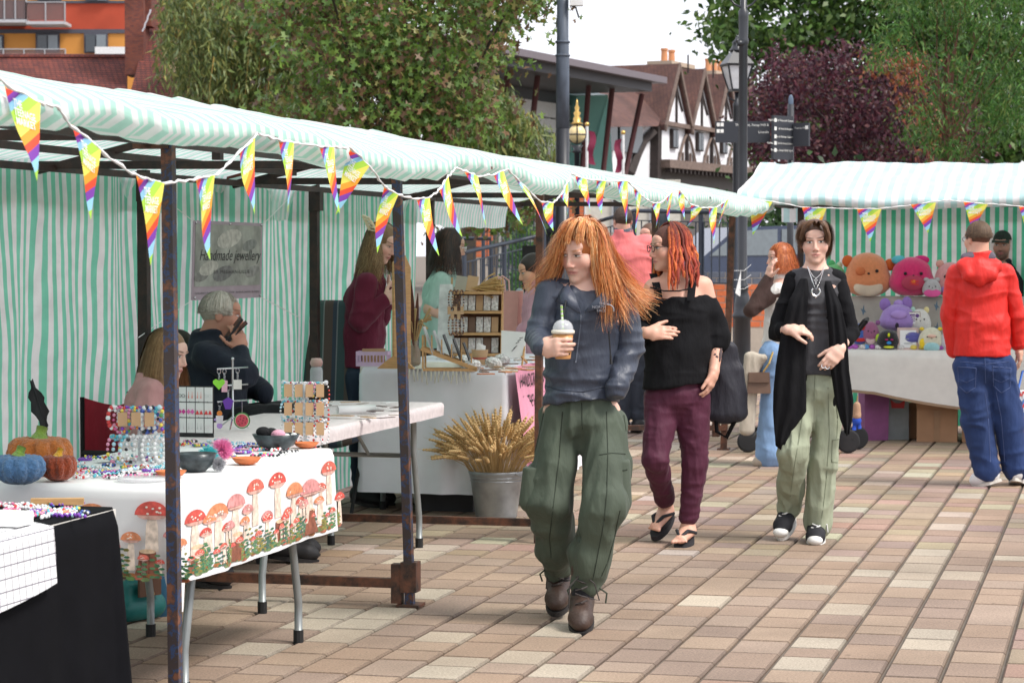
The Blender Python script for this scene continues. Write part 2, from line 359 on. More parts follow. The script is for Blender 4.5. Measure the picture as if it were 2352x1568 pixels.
f=MB(); f.box((.01,0,.006),(.11,.10,.012)); f.build('foot_plate',M_RUST,stA)
f=MB(); f.box((P5b[0],P5b[1]+.06,.16),(.08,.05,.12)); f.build('foot_socket',M_RUST,stB); f=MB(); f.box((P5b[0],P5b[1],.006),(.09,.09,.012)); f.build('foot_plate',M_RUST,stB)
f=MB(); f.box(P1t-(0,-.05,.005),(.06,.12,.055)); f.build('top_socket',M_RUST,stA)
f=MB(); f.box(P2t+(0,.0,.01),(.055,.09,.045)); f.build('top_socket',M_RUST,stA)
f=MB(); f.box(P3t+(0,.02,-.02),(.07,.07,.08)); f.build('top_socket',M_RUST,stB)
bp=[loc(atd(u,600,DB))[0]for u in(300,697,966)]
for s_ in bp[:2]:
 p=MB(); p.bar((s_,DB-.07,0),(s_,DB-.07,1.93),.05); p.build('back_post',M_DARK,stA)
 p=MB(); p.box((s_,DB-.08,1.84),(.07,.07,.13)); p.build('bracket',M_DARK,stA)
p=MB(); p.bar((bp[2],DB-.07,0),(bp[2],DB-.07,1.93),.05); p.build('back_post',M_DARK,stB)
def rail(parent,a,b,w=.031,m=M_DARK,name='rail',h=None):
 r=MB(); r.bar(a,b,w,h); return r.build(name,m,parent)
s3=P3t[0]; s5=P5t[0]
rail(stA,(-5.4,DB-.1,1.90),(bp[2],DB-.1,1.90)); rail(stB,(bp[2]+.01,DB-.1,1.90),(s5,DB-.1,1.90))
rail(stA,(-5.4,DB*.5,2.085),(s3,DB*.5,2.085)); rail(stB,(s3+.01,DB*.5,2.075),(s5,DB*.5,2.075))
rail(stA,(-5.4,.06,1.885),(s3,.06,1.885)); rail(stB,(s3+.01,.06,1.885),(s5,.06,1.885))
rail(stA,(-5.4,DB*.78,1.955),(s3,DB*.78,1.955),.03)
for par,ss in((stA,(P1t[0],0.0)),(stB,(s3+.04,P4t[0],s5-.05))):
 for s_ in ss:
  rail(par,(s_,-.30,1.90),(s_,DB,1.915),.035,name='tie_beam'); r=MB(); r.bar((s_,DB*.5,1.93),(s_,DB*.5,2.06),.04); r.build('king_post',M_DARK,par)
  rail(par,(s_,-.22,1.90),(s_,DB*.5,2.09),.03,name='rafter'); rail(par,(s_,DB-.02,1.89),(s_,DB*.5,2.09),.03,name='rafter')
  r=MB(); r.bar((s_+.02,-.05,1.89),(s_+.02,-.36,1.885),.03,.012); r.build('bracket',M_RUST,par)
for s_ in(0.0,s3+.02):
 r=MB(); r.bar((s_,.03,.10),(s_,DB-.1,.10),.04); r.build('floor_bar',M_RUST,stA if s_<1 else stB)
r=MB(); r.bar((s5-.05,.0,.17),(s5-.3,1.2,.17),.04); r.build('floor_bar',M_RUST,stB)
def sags(a):
 def f(s):
  k=[abs(s-x)for x in a]; return .055*(1-min(1,min(k)/.9))*0+.05*math.sin(min(1,min(k)/1.2)*math.pi/2)**2
 return f
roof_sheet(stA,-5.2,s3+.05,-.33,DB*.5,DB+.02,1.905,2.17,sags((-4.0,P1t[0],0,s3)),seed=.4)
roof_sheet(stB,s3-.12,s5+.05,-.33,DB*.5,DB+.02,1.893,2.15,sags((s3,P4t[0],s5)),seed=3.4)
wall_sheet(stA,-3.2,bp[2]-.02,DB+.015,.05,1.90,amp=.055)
# --- right hand stall, its front turned to the camera
RS=thing('market_stall','green and white striped market stall full of plush toys on the right','market stall',W5,-SA)
def rsp(x,y,z=0.):return W5+np.array((math.cos(SA),-math.sin(SA),0))*x+ES*y+np.array((0,0,z))
def rsd(u,v,y):
 r=ray(u,v); t=(y-(CP-W5)@ES)/(r@ES); p=CP+r*t-W5; return np.array((p@np.array((math.cos(SA),-math.sin(SA),0)),y,p[2]))
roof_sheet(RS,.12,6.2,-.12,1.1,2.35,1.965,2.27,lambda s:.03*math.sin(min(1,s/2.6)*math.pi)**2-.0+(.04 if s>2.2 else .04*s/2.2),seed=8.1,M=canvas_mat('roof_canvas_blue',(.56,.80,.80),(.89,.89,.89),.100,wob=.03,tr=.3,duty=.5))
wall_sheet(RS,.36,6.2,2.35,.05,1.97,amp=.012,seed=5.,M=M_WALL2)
for x in(.22,2.75,5.3):
 if x>1:post(RS,(x,2.28,0),(x,2.28,1.95),M_DARK,.05,'back_post')
 rail(RS,(x,-.1,1.93),(x,2.3,1.93),.04,name='tie_beam')
rail(RS,(.1,-.04,1.925),(6.2,-.04,1.91),.05); rail(RS,(.1,2.26,1.93),(6.2,2.26,1.93)); rail(RS,(.1,1.1,2.23),(6.2,1.1,2.23))
post(RS,(.3,2.28,0),(.3,2.28,1.95),M_DARK,.05,'back_post'); post(RS,(5.3,.0,0),(5.3,0,1.93),M_RUST,.05)
# ================================================================ bunting
def flag_mat():
 m=bpy.data.materials.new('flag_print'); N,L,P=nodes(m); P.inputs['Roughness'].default_value=.45; P.inputs['Specular IOR Level'].default_value=.3
 a=N.new('ShaderNodeAttribute'); a.attribute_name='st'; sp=N.new('ShaderNodeSeparateXYZ'); L.new(a.outputs['Vector'],sp.inputs[0])
 t=N.new('ShaderNodeMath'); t.operation='MULTIPLY_ADD'; L.new(sp.outputs[0],t.inputs[0]); t.inputs[1].default_value=.62;
 t2=N.new('ShaderNodeMath'); t2.operation='MULTIPLY'; L.new(sp.outputs[1],t2.inputs[0]); t2.inputs[1].default_value=.86; L.new(t2.outputs[0],t.inputs[2])
 r=N.new('ShaderNodeValToRGB'); r.color_ramp.interpolation='CONSTANT'; e=r.color_ramp.elements
 cs=[(.95,.33,.04),(.88,.08,.05),(.25,.07,.42),(.32,.62,.86),(.50,.80,.10),(.95,.88,.16),(.95,.42,.05),(.88,.10,.05),(.25,.07,.45),(.35,.68,.9),(.45,.75,.1)]
 pos=[0,.10,.20,.30,.42,.58,.80,.93,1.05,1.18,1.33]; mx=1.4
 e[0].position=0; e[0].color=(*cs[0],1); e[1].position=pos[1]/mx; e[1].color=(*cs[1],1)
 for p_,c_ in zip(pos[2:],cs[2:]):x=e.new(p_/mx); x.color=(*c_,1)
 d=N.new('ShaderNodeMath'); d.operation='DIVIDE'; L.new(t.outputs[0],d.inputs[0]); d.inputs[1].default_value=mx; L.new(d.outputs[0],r.inputs[0])
 L.new(r.outputs[0],P.inputs['Base Color']); tr=N.new('ShaderNodeBsdfTranslucent'); L.new(r.outputs[0],tr.inputs['Color'])
 ms=N.new('ShaderNodeMixShader'); ms.inputs[0].default_value=.3; L.new(P.outputs[0],ms.inputs[1]); L.new(tr.outputs[0],ms.inputs[2]); L.new(ms.outputs[0],N['Material Output'].inputs['Surface']); return m
M_FLAG=flag_mat(); M_STRING=mat('white_cord',(.78,.77,.76),.8); M_PRINT=mat('white_print',(.85,.85,.85),.6,var=.02)
TXT=[(text_geo('THE',.24,cw=.004),(.22,-.20)),(text_geo('TEENAGE',.24,cw=.004),(.22,-.30)),(text_geo('MARKET',.24,cw=.004),(.24,-.40))]
def flag(parent,tl,tr,tip,base,text=True):
 tl,tr,tip=[np.asarray(p,float)-base for p in(tl,tr,tip)]
 mid=(tl+tr)/2; X=tr-tl; Yv=tip-mid; nrm=np.cross(X,Yv); nrm/=np.linalg.norm(nrm)+1e-9
 if nrm[1]>0:nrm=-nrm
 n=9; ph=RN.random()*6; amp=RN.uniform(.008,.022)
 def pos(a,b):
  return mid+X*a+Yv*b+nrm*amp*math.sin(b*3.0+a*3+ph)*(b+.15)
 P=[]; ST=[]
 for i in range(n):
  b=i/(n-1)*.985; w=1-b; row=[]; rs=[]
  for j in range(7):a=(j/6-.5)*w; row.append(pos(a,b)); rs.append((a+.5,b*1.35,0))
  P.append(row); ST.append(rs)
 o=sheet('pennant',P,ST,M_FLAG,parent)
 if text:
  mb=MB()
  for(v,f),(ox,oy)in TXT:
   i=mb.addv([pos((ox+x*.52+y*.0)-.5,(-oy+-y*.50-x*.03))+nrm*.003 for x,y in v])
   for q in f:mb.face([i+k for k in q])
  mb.build('lettering',M_PRINT,o)
 return o
def bunting(label,strings,flags,depth,group='rainbow bunting'):
 """strings: pixel polyline, flags: (tl,tr,tip) pixels, depth(u,v) -> world point"""
 base=depth(*strings[0]); base=np.array((base[0],base[1],0.)); o=thing('bunting',label,'bunting',base,0,group)
 pts=[]
 for a,b in zip(strings[:-1],strings[1:]):
  for t in np.linspace(0,1,6,endpoint=False):pts.append(depth(a[0]+(b[0]-a[0])*t,a[1]+(b[1]-a[1])*t)-base)
 pts.append(depth(*strings[-1])-base)
 pts=[p+np.array((RN.uniform(-1,1),RN.uniform(-1,1),RN.uniform(-1,1)))*.003 for p in pts]
 mb=MB(); mb.tube(pts,[.0042+.0018*math.sin(k*2.1)for k in range(len(pts))],5); mb.build('cord',M_STRING,o,smooth=True)
 for tl,tr,tip in flags:
  m=((tl[0]+tr[0])/2,(tl[1]+tr[1])/2); c=depth(*m); Y=c[1]; sc=Y/FPX; w=abs(tr[0]-tl[0])*sc
  dyy=math.sqrt(max(0,.165**2-w*w))/2*.8
  A=at(tl[0],tl[1],Y-dyy*.6); B=at(tr[0],tr[1],Y+dyy*.6); T=at(tip[0],tip[1],Y)
  flag(o,A,B,T,base)
 return o
dp=lambda u,v:atd(u,v,-.385)
S1=[(-14,170),(10,190),(92,238),(130,243),(163,288),(233,347),(300,398),(345,413),(378,421),(445,412),(497,402),(545,355),(592,307)]
F1=[((10,190),(92,238),(75,420)),((163,285),(233,346),(218,505)),((312,402),(378,421),(352,612)),((447,411),(495,402),(487,598)),((552,346),(585,316),(572,495))]
S2=[(592,307),(640,322),(675,328),(732,337),(768,338),(806,340),(848,382),(882,428),(915,448),(955,457),(988,455),(1008,437),(1030,405),(1045,386)]
F2=[((640,323),(675,329),(667,490)),((732,336),(768,338),(782,492)),((806,340),(848,382),(763,492)),((882,428),(916,448),(858,580)),((955,456),(988,455),(1006,590)),((1008,438),(1031,406),(1060,546))]
S3=[(1045,386),(1065,393),(1098,405),(1132,401),(1168,388),(1200,425),(1243,464),(1272,466),(1290,446),(1305,415),(1311,400)]
F3=[((1065,393),(1098,405),(1126,516)),((1132,401),(1157,392),(1197,520)),((1174,394),(1214,440),(1262,540)),((1243,464),(1272,466),(1266,532)),((1288,448),(1303,420),(1306,496))]
S4=[(1311,400),(1345,411),(1392,416),(1440,416),(1472,448),(1498,466),(1516,467),(1545,441),(1560,437),(1585,468),(1612,478),(1647,476),(1672,458),(1682,448)]
F4=[((1322,402),(1346,412),(1351,492)),((1369,414),(1393,416),(1378,492)),((1418,416),(1441,417),(1438,522)),((1455,434),(1473,448),(1467,536)),((1498,466),(1516,467),(1508,526)),((1530,456),(1546,441),(1540,512)),((1559,438),(1572,448),(1566,506)),((1588,470),(1612,478),(1579,526)),((1629,477),(1647,476),(1635,562)),((1656,471),(1674,456),(1655,522))]
bunting('rainbow pennant bunting at the near end of the left stall, with its longest looking flags',S1,F1,dp)
bunting('rainbow pennant bunting above the seller in the maroon fleece',S2,F2,dp)
bunting('rainbow pennant bunting hung left of the red haired woman above the display shelf',S3,F3,dp)
bunting('rainbow pennant bunting with the smallest flags, above the woman with dreadlocks',S4,F4,dp)
d5=lambda u,v:rsp(*rsd(u,v,-.20))
S5=[(1716,453),(1720,456),(1775,463),(1842,476),(1898,478),(1968,480),(2025,479),(2092,472),(2150,462),(2182,460),(2213,464),(2270,468),(2340,474),(2380,478)]
F5=[((1720,456),(1775,463),(1729,541)),((1842,476),(1899,477),(1868,560)),((1968,480),(2025,479),(1998,556)),((2092,470),(2150,465),(2132,536)),((2213,464),(2270,468),(2234,530)),((2340,474),(2396,480),(2366,555))]
bunting('rainbow pennant bunting strung along the plush toy stall on the right',S5,F5,d5)
# ================================================================ background buildings
def brick_mat(name,c1,c2,mortar,scale,bw=.5,bh=.25,rough=.85,bump=.5,ms=.02,offset=.5):
 if name in MATS:return MATS[name]
 m=bpy.data.materials.new(name); N,L,P=nodes(m); P.inputs['Roughness'].default_value=rough
 tc=N.new('ShaderNodeTexCoord'); g_=N.new('ShaderNodeNewGeometry'); sp=N.new('ShaderNodeSeparateXYZ'); L.new(tc.outputs['Object'],sp.inputs[0])
 ad=N.new('ShaderNodeMath'); ad.operation='ADD'; L.new(sp.outputs[0],ad.inputs[0]); L.new(sp.outputs[1],ad.inputs[1])
 cb=N.new('ShaderNodeCombineXYZ'); L.new(ad.outputs[0],cb.inputs[0]); L.new(sp.outputs[2],cb.inputs[1])
 b=N.new('ShaderNodeTexBrick'); b.inputs['Scale'].default_value=scale; b.inputs['Color1'].default_value=(*c1,1); b.inputs['Color2'].default_value=(*c2,1); b.inputs['Mortar'].default_value=(*mortar,1)
 b.inputs['Brick Width'].default_value=bw; b.inputs['Row Height'].default_value=bh; b.inputs['Mortar Size'].default_value=ms; b.offset=offset; L.new(cb.outputs[0],b.inputs['Vector'])
 n=N.new('ShaderNodeTexNoise'); n.inputs['Scale'].default_value=.9; n.inputs['Detail'].default_value=6; L.new(tc.outputs['Object'],n.inputs['Vector'])
 mr=N.new('ShaderNodeMapRange'); mr.inputs['From Min'].default_value=.3; mr.inputs['From Max'].default_value=.7; mr.inputs['To Min'].default_value=.7; mr.inputs['To Max'].default_value=1.25; L.new(n.outputs['Fac'],mr.inputs[0])
 v=N.new('ShaderNodeVectorMath'); v.operation='MULTIPLY'; L.new(b.outputs['Color'],v.inputs[0]); L.new(mr.outputs[0],v.inputs[1]); L.new(v.outputs[0],P.inputs['Base Color'])
 bu=N.new('ShaderNodeBump'); bu.inputs['Strength'].default_value=bump; bu.inputs['Distance'].default_value=.03; bu.invert=True; L.new(b.outputs['Fac'],bu.inputs['Height']); L.new(bu.outputs[0],P.inputs['Normal'])
 MATS[name]=m; return m
M_GLASS=mat('window_glass',(.03,.04,.05),.06,var=.2,spec=.8)
M_PALEGLASS=mat('pale_window_glass',(.16,.19,.21),.08,spec=.8)
M_FRAMEW=mat('white_paint',(.72,.72,.72),.5)
M_ALU=mat('aluminium',(.42,.43,.44),.35,metal=.6)
def pbox(name,m,par,base,u0,v0,u1,v1,Y,dep,yoff=0.0):
 """box whose front face covers the pixel rectangle at depth Y (set back by yoff)"""
 a=at(u0,v1,Y+yoff); b=at(u1,v0,Y+yoff); mb=MB()
 x0,x1,z0,z1=a[0],b[0],min(a[2],b[2]),max(a[2],b[2])
 mb.box(((x0+x1)/2-base[0],Y+yoff+dep/2-base[1],(z0+z1)/2-base[2]),(abs(x1-x0),dep,z1-z0)); return mb.build(name,m,par)
YA=150.
apb=np.array((at(140,100,YA)[0],YA,0.)); ap=thing('apartment_building','red and orange apartment block with glass balconies at upper left','building',apb)
M_RED=mat('red_render',(.42,.065,.030),.8,var=.15,scale=.6); M_ORG=mat('orange_panel',(.62,.27,.055),.7,var=.1,scale=.5); M_GREYB=mat('grey_band',(.075,.075,.095),.6)
pbox('wall',M_ORG,ap,apb,-260,77,420,700,YA,8); pbox('wall',M_RED,ap,apb,-260,8,420,67.5,YA,8); pbox('band',M_GREYB,ap,apb,-260,67.6,420,76.9,YA,8,-.1)
pbox('wall',M_ORG,ap,apb,-260,-75,420,2,YA,8); pbox('band',M_GREYB,ap,apb,-260,2.1,420,7.9,YA,8,-.1); pbox('wall',M_RED,ap,apb,-260,-200,420,-82,YA,8)
pbox('recess',mat('recess_dark',(.035,.035,.045),.7),ap,apb,-20,3,58,60,YA,.5,-.25)
for(u0,v0,u1,v1)in((82,77,136,122),(193,76,247,122),(196,-40,248,4.5),(-20,80,8,124),(86,-40,140,3)):
 w=pbox('window',M_GREYB,ap,apb,u0,v0,u1,v1,YA,.3,-.2)
 pbox('pane',M_GLASS,w,apb,u0+4,v0+4,(u0+u1)/2-1.5,v1-3,YA,.1,-.33); pbox('pane',M_PALEGLASS,w,apb,(u0+u1)/2+1.5,v0+4,u1-4,v1-3,YA,.1,-.33)
pbox('parapet',M_FRAMEW,ap,apb,218,108,288,128,YA,2,-4)
for(u0,u1,v0,v1,n)in((-40,60,-4,46,4),(60,149,4,50,2),(-40,150,112,130,4)):
 bl=pbox('balcony',mat('balcony_slab',(.45,.45,.47),.6),ap,apb,u0,v1-1,u1,v1+6,YA,2.2,-2.4)
 pbox('glass_panel',mat('balcony_glass',(.16,.09,.08),.1,alpha=.6,spec=.7),bl,apb,u0,v0+3,u1,v1-3,YA,.05,-2.35)
 pbox('handrail',M_ALU,bl,apb,u0,v0,u1,v0+2,YA,.1,-2.4)
 for k in range(n+1):
  u=u0+(u1-u0)*k/n; pbox('railing_post',M_ALU,bl,apb,u-1.2,v0+2.1,u+1.2,v1-1.1,YA,.08,-2.42)
  # --- old house with tiled roofs and chimney
YT=100.; tb=np.array((at(300,100,YT)[0],YT,0.)); th=thing('tiled_house','old house with mossy red tiled roofs and brick chimney behind the stall','house',tb)
M_TILE=brick_mat('red_roof_tile',(.19,.042,.026),(.115,.026,.022),(.030,.012,.012),2.4,.5,.24,bump=1.,ms=.035)
def quad_part(name,m,par,base,pts,thick=.15):
 mb=MB(); pts=[np.asarray(p,float)-base for p in pts]; n=np.cross(pts[1]-pts[0],pts[2]-pts[0]); n/=np.linalg.norm(n)
 if n[1]<0:n=-n
 mb.prism(pts,n*thick); return mb.build(name,m,par)
quad_part('roof',M_TILE,th,tb,[at(-60,132,YT),at(292,132,YT),at(292,330,YT-6),at(-60,330,YT-6)])
rd=MB(); rd.tube([at(-60,131,YT)-tb,at(290,131,YT)-tb],.12,8); rd.build('ridge_tiles',M_TILE,th)
quad_part('roof',M_TILE,th,tb,[at(360,-14,YT+2),at(640,-8,YT+2),at(640,330,YT-7),at(268,330,YT-7)])
rd=MB(); rd.tube([at(358,-12,YT+2)-tb,at(640,-6,YT+2)-tb],.15,8); rd.build('ridge_tiles',M_TILE,th)
M_CHIM=brick_mat('chimney_brick',(.21,.055,.03),(.12,.032,.026),(.09,.06,.05),3.2,.5,.22)
ch=pbox('chimney',M_CHIM,th,tb,287,-60,329,172,YT,1.6,-2.2); pbox('chimney_shoulder',M_CHIM,ch,tb,329.3,-60,347,60,YT,1.2,-1.7)
fl=MB(); ps=[at(346-k*3.2+(1.6 if k%2 else 0),22+k*8.5,YT-2.8)-tb for k in range(7)]
for a_,b_ in zip(ps[:-1],ps[1:]):fl.bar(a_,b_,.11,.05)
tag(fl.build('flashing',mat('lead_flashing',(.55,.56,.6),.5),th),kind='stuff')
pbox('wall',M_CHIM,th,tb,-60,330,640,700,YT,6,-4)
# --- theatre with overhanging roof: built in a frame that recedes to the right
def frame2(p0,p1):
 p0,p1=np.asarray(p0,float),np.asarray(p1,float); d=p1-p0; d[2]=0; Lh=np.linalg.norm(d); d/=Lh; nb=np.array((-d[1],d[0],0)); return p0,d,nb,Lh
t0=at(1050,90,88.); t1=at(1508,178,88.*(583-90)/(583-178)); t1[2]=t0[2]
TO=np.array((t0[0],t0[1],0.)); _,TD,TN,TL=frame2(t0,t1); TZ=t0[2]; trz=math.atan2(TD[1],TD[0])
tht=thing('theatre_building','modern building with wide overhanging grey roof and slanted red columns','building',TO,trz)
def tq(u,v,y):
 r=ray(u,v); o=CP-TO; t=(y-o@TN)/(r@TN); p=o+r*t; return np.array((p@TD,y,p[2]))
def tbox(name,m,par,u0,v0,u1,v1,y,dep):
 a,b=tq(u0,v1,y),tq(u1,v0,y); mb=MB(); mb.box(((a[0]+b[0])/2,y+dep/2,(a[2]+b[2])/2),(abs(b[0]-a[0]),dep,abs(b[2]-a[2]))); return mb.build(name,m,par)
M_FASC=mat('purple_grey_metal',(.165,.135,.15),.45,metal=.3,stretch=(.3,1,3)); M_SOFF=mat('soffit',(.085,.085,.095),.6)
def tpoly(name,m,pts,y0,y1,par=tht):mb=MB(); mb.prism([np.array((p[0],y0,p[2]))for p in pts],(0,y1-y0,0)); return mb.build(name,m,par)
mb=MB(); mb.box((TL/2-2,4,TZ-.14),(TL+4,9,.28)); mb.build('roof',M_FASC,tht)
mb=MB(); mb.box((TL/2-2.2,4.2,TZ-.47),(TL+3.2,8.4,.38)); mb.build('soffit',M_SOFF,tht)
M_COL=mat('oxblood_steel',(.075,.022,.024),.45)
for(ut,vt,ub,vb)in((1093,155,1087,260),(1166,166,1159,250),(1235,175,1224,270),(1352,197,1338,385),(1406,205,1385,400),(1474,218,1436,400)):
 mb=MB(); a,b=tq(ut,vt,.9),tq(ub,vb,.9); k=(b-a)/(a[2]-b[2]); b=a+k*a[2]; mb.tube([a,b],.12,10); mb.build('column',M_COL,tht,smooth=True)
tbox('wall',mat('dark_cladding',(.10,.105,.115),.5),tht,1000,150,1352,236,4.2,.4)
gz=tbox('glazing',M_GLASS,tht,1000,236.2,1350,420,4.3,.3)
for u in(1140,1166,1192,1216,1240,1262,1283,1303,1322,1340):tbox('mullion',M_FRAMEW if u<1330 else M_ALU,gz,u-1.6,250,u+1.6,420,4.1,.16)
for v in(250,286,330):tbox('transom',M_FRAMEW,gz,1130,v-2,1345,v+2,4.02,.2)
for k,u in enumerate((1168,1194,1218,1242,1264)):tbox('pane',M_PALEGLASS,gz,u,290,u+20,328,4.05,.1)
a=tq(1372,215,3.0); c=tq(1400,405,3.0); mb=MB()
mb.prism([tq(1360,212,3.2),tq(1396,218,2.0),tq(1410,420,2.0),tq(1345,420,3.2)],(0,1.5,0)); mb.build('glass_stair_tower',mat('turquoise_glass',(.26,.60,.55),.3,spec=.5,var=.2,scale=.4),tht)
mb=MB(); mb.box((TL*.20,9.5,TZ+.5),(TL*.36,6,2.6)); bt=mb.build('plant_room',brick_mat('buff_brick',(.46,.30,.19),(.40,.25,.16),(.35,.27,.2),2,.5,.2,bump=.2),tht)
mb=MB(); mb.box((TL*.20,9.5,TZ+1.84),(TL*.36+.2,6.2,.08)); mb.build('coping',M_ALU,bt)
# --- timber framed house with gables
g0=at(1547,161,125.); g2=at(1661,183,125.*422/400); g2[2]=g0[2]
GO=np.array((g0[0],g0[1],0.)); _,GD,GN,GL=frame2(g0,g2); GZ=g0[2]; GW=GL/2; grz=math.atan2(GD[1],GD[0])
tud=thing('timber_framed_house','black and white timbered house with three steep gables and brown tiled roofs','house',GO,grz)
def gq(u,v,y=0.):
 r=ray(u,v); o=CP-GO; t=(y-o@GN)/(r@GN); p=o+r*t; return np.array((p@GD,y,p[2]))
M_PLAS=mat('white_plaster',(.74,.74,.77),.8,var=.06,scale=1.5); M_TIMB=mat('dark_timber',(.035,.026,.024),.8,var=.3,scale=6); M_TIMB2=mat('weathered_timber',(.16,.115,.095),.8,var=.3,scale=6)
M_BTILE=brick_mat('brown_roof_tile',(.135,.062,.046),(.10,.046,.040),(.045,.024,.022),2.6,.5,.26,bump=.8,ms=.03)
ze=gq(1511,284)[2]; zj=gq(1600,386)[2]
x0=-GW*.5; xL=gq(1385,300)[0]
mb=MB(); mb.box(((x0+GW*3.5)/2,3.05,zj/2+ze/2+.1),(GW*4,6,ze-zj+.3)); mb.build('wall',M_PLAS,tud)
mb=MB(); mb.box(((x0+GW*3.5)/2,3.4,zj/2),(GW*4,6,zj)); mb.build('wall',mat('shop_front_dark',(.10,.09,.085),.7),tud)
sd_=np.array((-.62,-.785,0));
for k in range(4):
 cx=k*GW; hw=GW*.5
 pg=MB(); pg.prism([(cx-hw+.12,-.12,ze),(cx+hw-.12,-.12,ze),(cx,-.12,GZ-.25)],(0,.3,0)); gb=pg.build('gable',M_PLAS,tud)
 for sg in(-1,1):
  q=MB(); q.prism([(cx,-.30,GZ),(cx+sg*(hw+.1),-.30,ze-.35),(cx+sg*(hw+.1),-.30,ze-.05),(cx,-.30,GZ+.32)],(0,7.0,0)); q.build('roof',M_BTILE,tud)
  q=MB(); q.prism([(cx,-.40,GZ-.02),(cx+sg*(hw+.12),-.40,ze-.40),(cx+sg*(hw+.12),-.40,ze-.05),(cx,-.40,GZ+.36)],(0,.1,0)); q.build('barge_board',M_TIMB2,tud)
  q=MB(); q.tube([(cx+sg*t*(hw-.3),-.16,GZ-.7-(GZ-ze-.7)*(t**.75))for t in np.linspace(.02,.55,7)],.07,4); q.build('brace',M_TIMB,gb)
 q=MB(); q.bar((cx,-.16,ze),(cx,-.16,GZ-.5),.13); q.build('stud',M_TIMB,gb)
 q=MB(); q.bar((cx-hw,-.2,ze+.05),(cx+hw,-.2,ze-.0),.2,.22); q.build('tie_beam',M_TIMB2,tud)
 q=MB(); q.bar((cx,-.8,GZ-.2),(cx,-.8,GZ+.75),.07); q.build('finial',M_TIMB,tud)
 w=MB(); w.box((cx,-.02,ze-(ze-zj)*.33),(.85,.2,(ze-zj)*.48)); wn=w.build('window',M_TIMB,tud)
 for xx in(-.2,.2):w=MB(); w.box((cx+xx,-.14,ze-(ze-zj)*.33),(.33,.04,(ze-zj)*.42)); w.build('pane',M_GLASS,wn)
 xc=cx+hw
 q=MB(); q.bar((xc-.02,-.05,zj),(xc-.02,-.05,ze),.16); q.build('post',M_TIMB,tud)
 for sg in(-1,1):
  q=MB(); q.tube([(xc+sg*hw*.72*t,-.06,zj+(ze-zj)*(1-t**1.6)*.82)for t in np.linspace(0,1,8)],.08,4); q.build('brace',M_TIMB2,tud)
 for xx in(-.55,-.3,.3,.55):q=MB(); q.bar((xc+xx*hw,-.03,zj),(xc+xx*hw,-.03,zj+(ze-zj)*.36),.09); q.build('stud',M_TIMB2,tud)
q=MB(); q.box(((x0+GW*3.5)/2,-.3,zj+.05),(GW*4,.5,.42)); q.build('jetty_beam',M_TIMB2,tud)
for k in range(26):q=MB(); q.box((x0+.3+k*GW*4/26,-.35,zj-.28),(.16,.3,.22)); q.build('joist_end',M_TIMB,tud)
wv=np.array((math.cos(grz),math.sin(grz),0))
lp=[gq(1385,180,3.0),gq(1552,168,3.0),gq(1512,290,-.4),gq(1385,292,-.4)]
q=MB(); q.prism(lp,(0,.3,.1)); q.build('side_roof',M_BTILE,tud)
a,b=gq(1385,420,.3),gq(1509,290,.3); q=MB(); q.box(((a[0]+b[0])/2,3.0,b[2]/2),(abs(b[0]-a[0])-.05,5.2,b[2])); sw=q.build('side_wall',M_PLAS,tud)
for(u0,v0,u1,v1)in((1418,290,1470,348),(1385,292,1412,345)):
 a,b=gq(u0,v1,.3),gq(u1,v0,.3); q=MB(); q.box(((a[0]+b[0])/2,.3,(a[2]+b[2])/2),(b[0]-a[0],.3,b[2]-a[2])); q.build('window',M_GLASS,tud)
q=MB(); q.tube([gq(1503,302,.25),gq(1478,325,.25),gq(1462,360,.25),gq(1448,400,.25)],.26,4); q.build('brace',M_TIMB,tud)
q=MB(); q.bar(gq(1506,292,.2),gq(1504,420,.2),.5); q.build('post',M_TIMB,tud)
for(u0,u1,vt,vb,pots)in((1517,1566,160,215,(1524,1541)),(1620,1668,182,230,(1625,1639,1653))):
 a,b=gq(u0,vb,5),gq(u1,vt,5); q=MB(); q.box(((a[0]+b[0])/2,5,(a[2]+b[2])/2-.5),(b[0]-a[0],1.2,b[2]-a[2]+1)); cs=q.build('chimney',mat('stone_chimney',(.30,.235,.19),.85,var=.2,scale=2),tud)
 q=MB(); q.box(((a[0]+b[0])/2,5,b[2]+.12),(b[0]-a[0]+.4,1.5,.24)); q.build('cap',mat('chimney_cap',(.42,.33,.25),.85),cs)
 for u in pots:c=gq(u,vt-3,5); q=MB(); q.lathe([(.2,0),(.17,.65),(.21,.68),(.21,.8),(.15,.8)],(c[0]+.12,5,b[2]+.2),12); q.build('chimney_pot',mat('terracotta_pot',(.55,.25,.12),.8),cs)
 # --- poles, lamps, signs
M_BLK=mat('black_gloss_paint',(.018,.02,.026),.35,var=.3,scale=5,spec=.6); M_GREYP=mat('worn_grey_paint',(.085,.105,.14),.5,var=.55,scale=7,stretch=(1,1,.35))
Yp=30.; pb=at(1292,583,Yp); pb[2]=0; pl=thing('camera_pole','thick grey pole with black lower half rising above the stall','pole',pb)
zz=lambda v,Y=Yp:at(1176,v,Y)[2]
q=MB(); q.lathe([(.083,zz(295)),(.082,zz(131)),(.078,zz(128)),(.078,zz(100)),(.073,zz(97)),(.072,zz(-60))],n=24); q.build('upper_shaft',M_GREYP,pl,smooth=True)
q=MB(); q.lathe([(.13,0),(.13,.3),(.1,.5),(.086,.6),(.084,zz(296))],n=24); q.build('lower_shaft',M_BLK,pl,smooth=True)
for v in(97,128):q=MB(); q.lathe([(.085,zz(v+3)),(.094,zz(v+1.5)),(.094,zz(v-1.5)),(.08,zz(v-3))],n=24); q.build('collar',M_GREYP,pl,smooth=True)
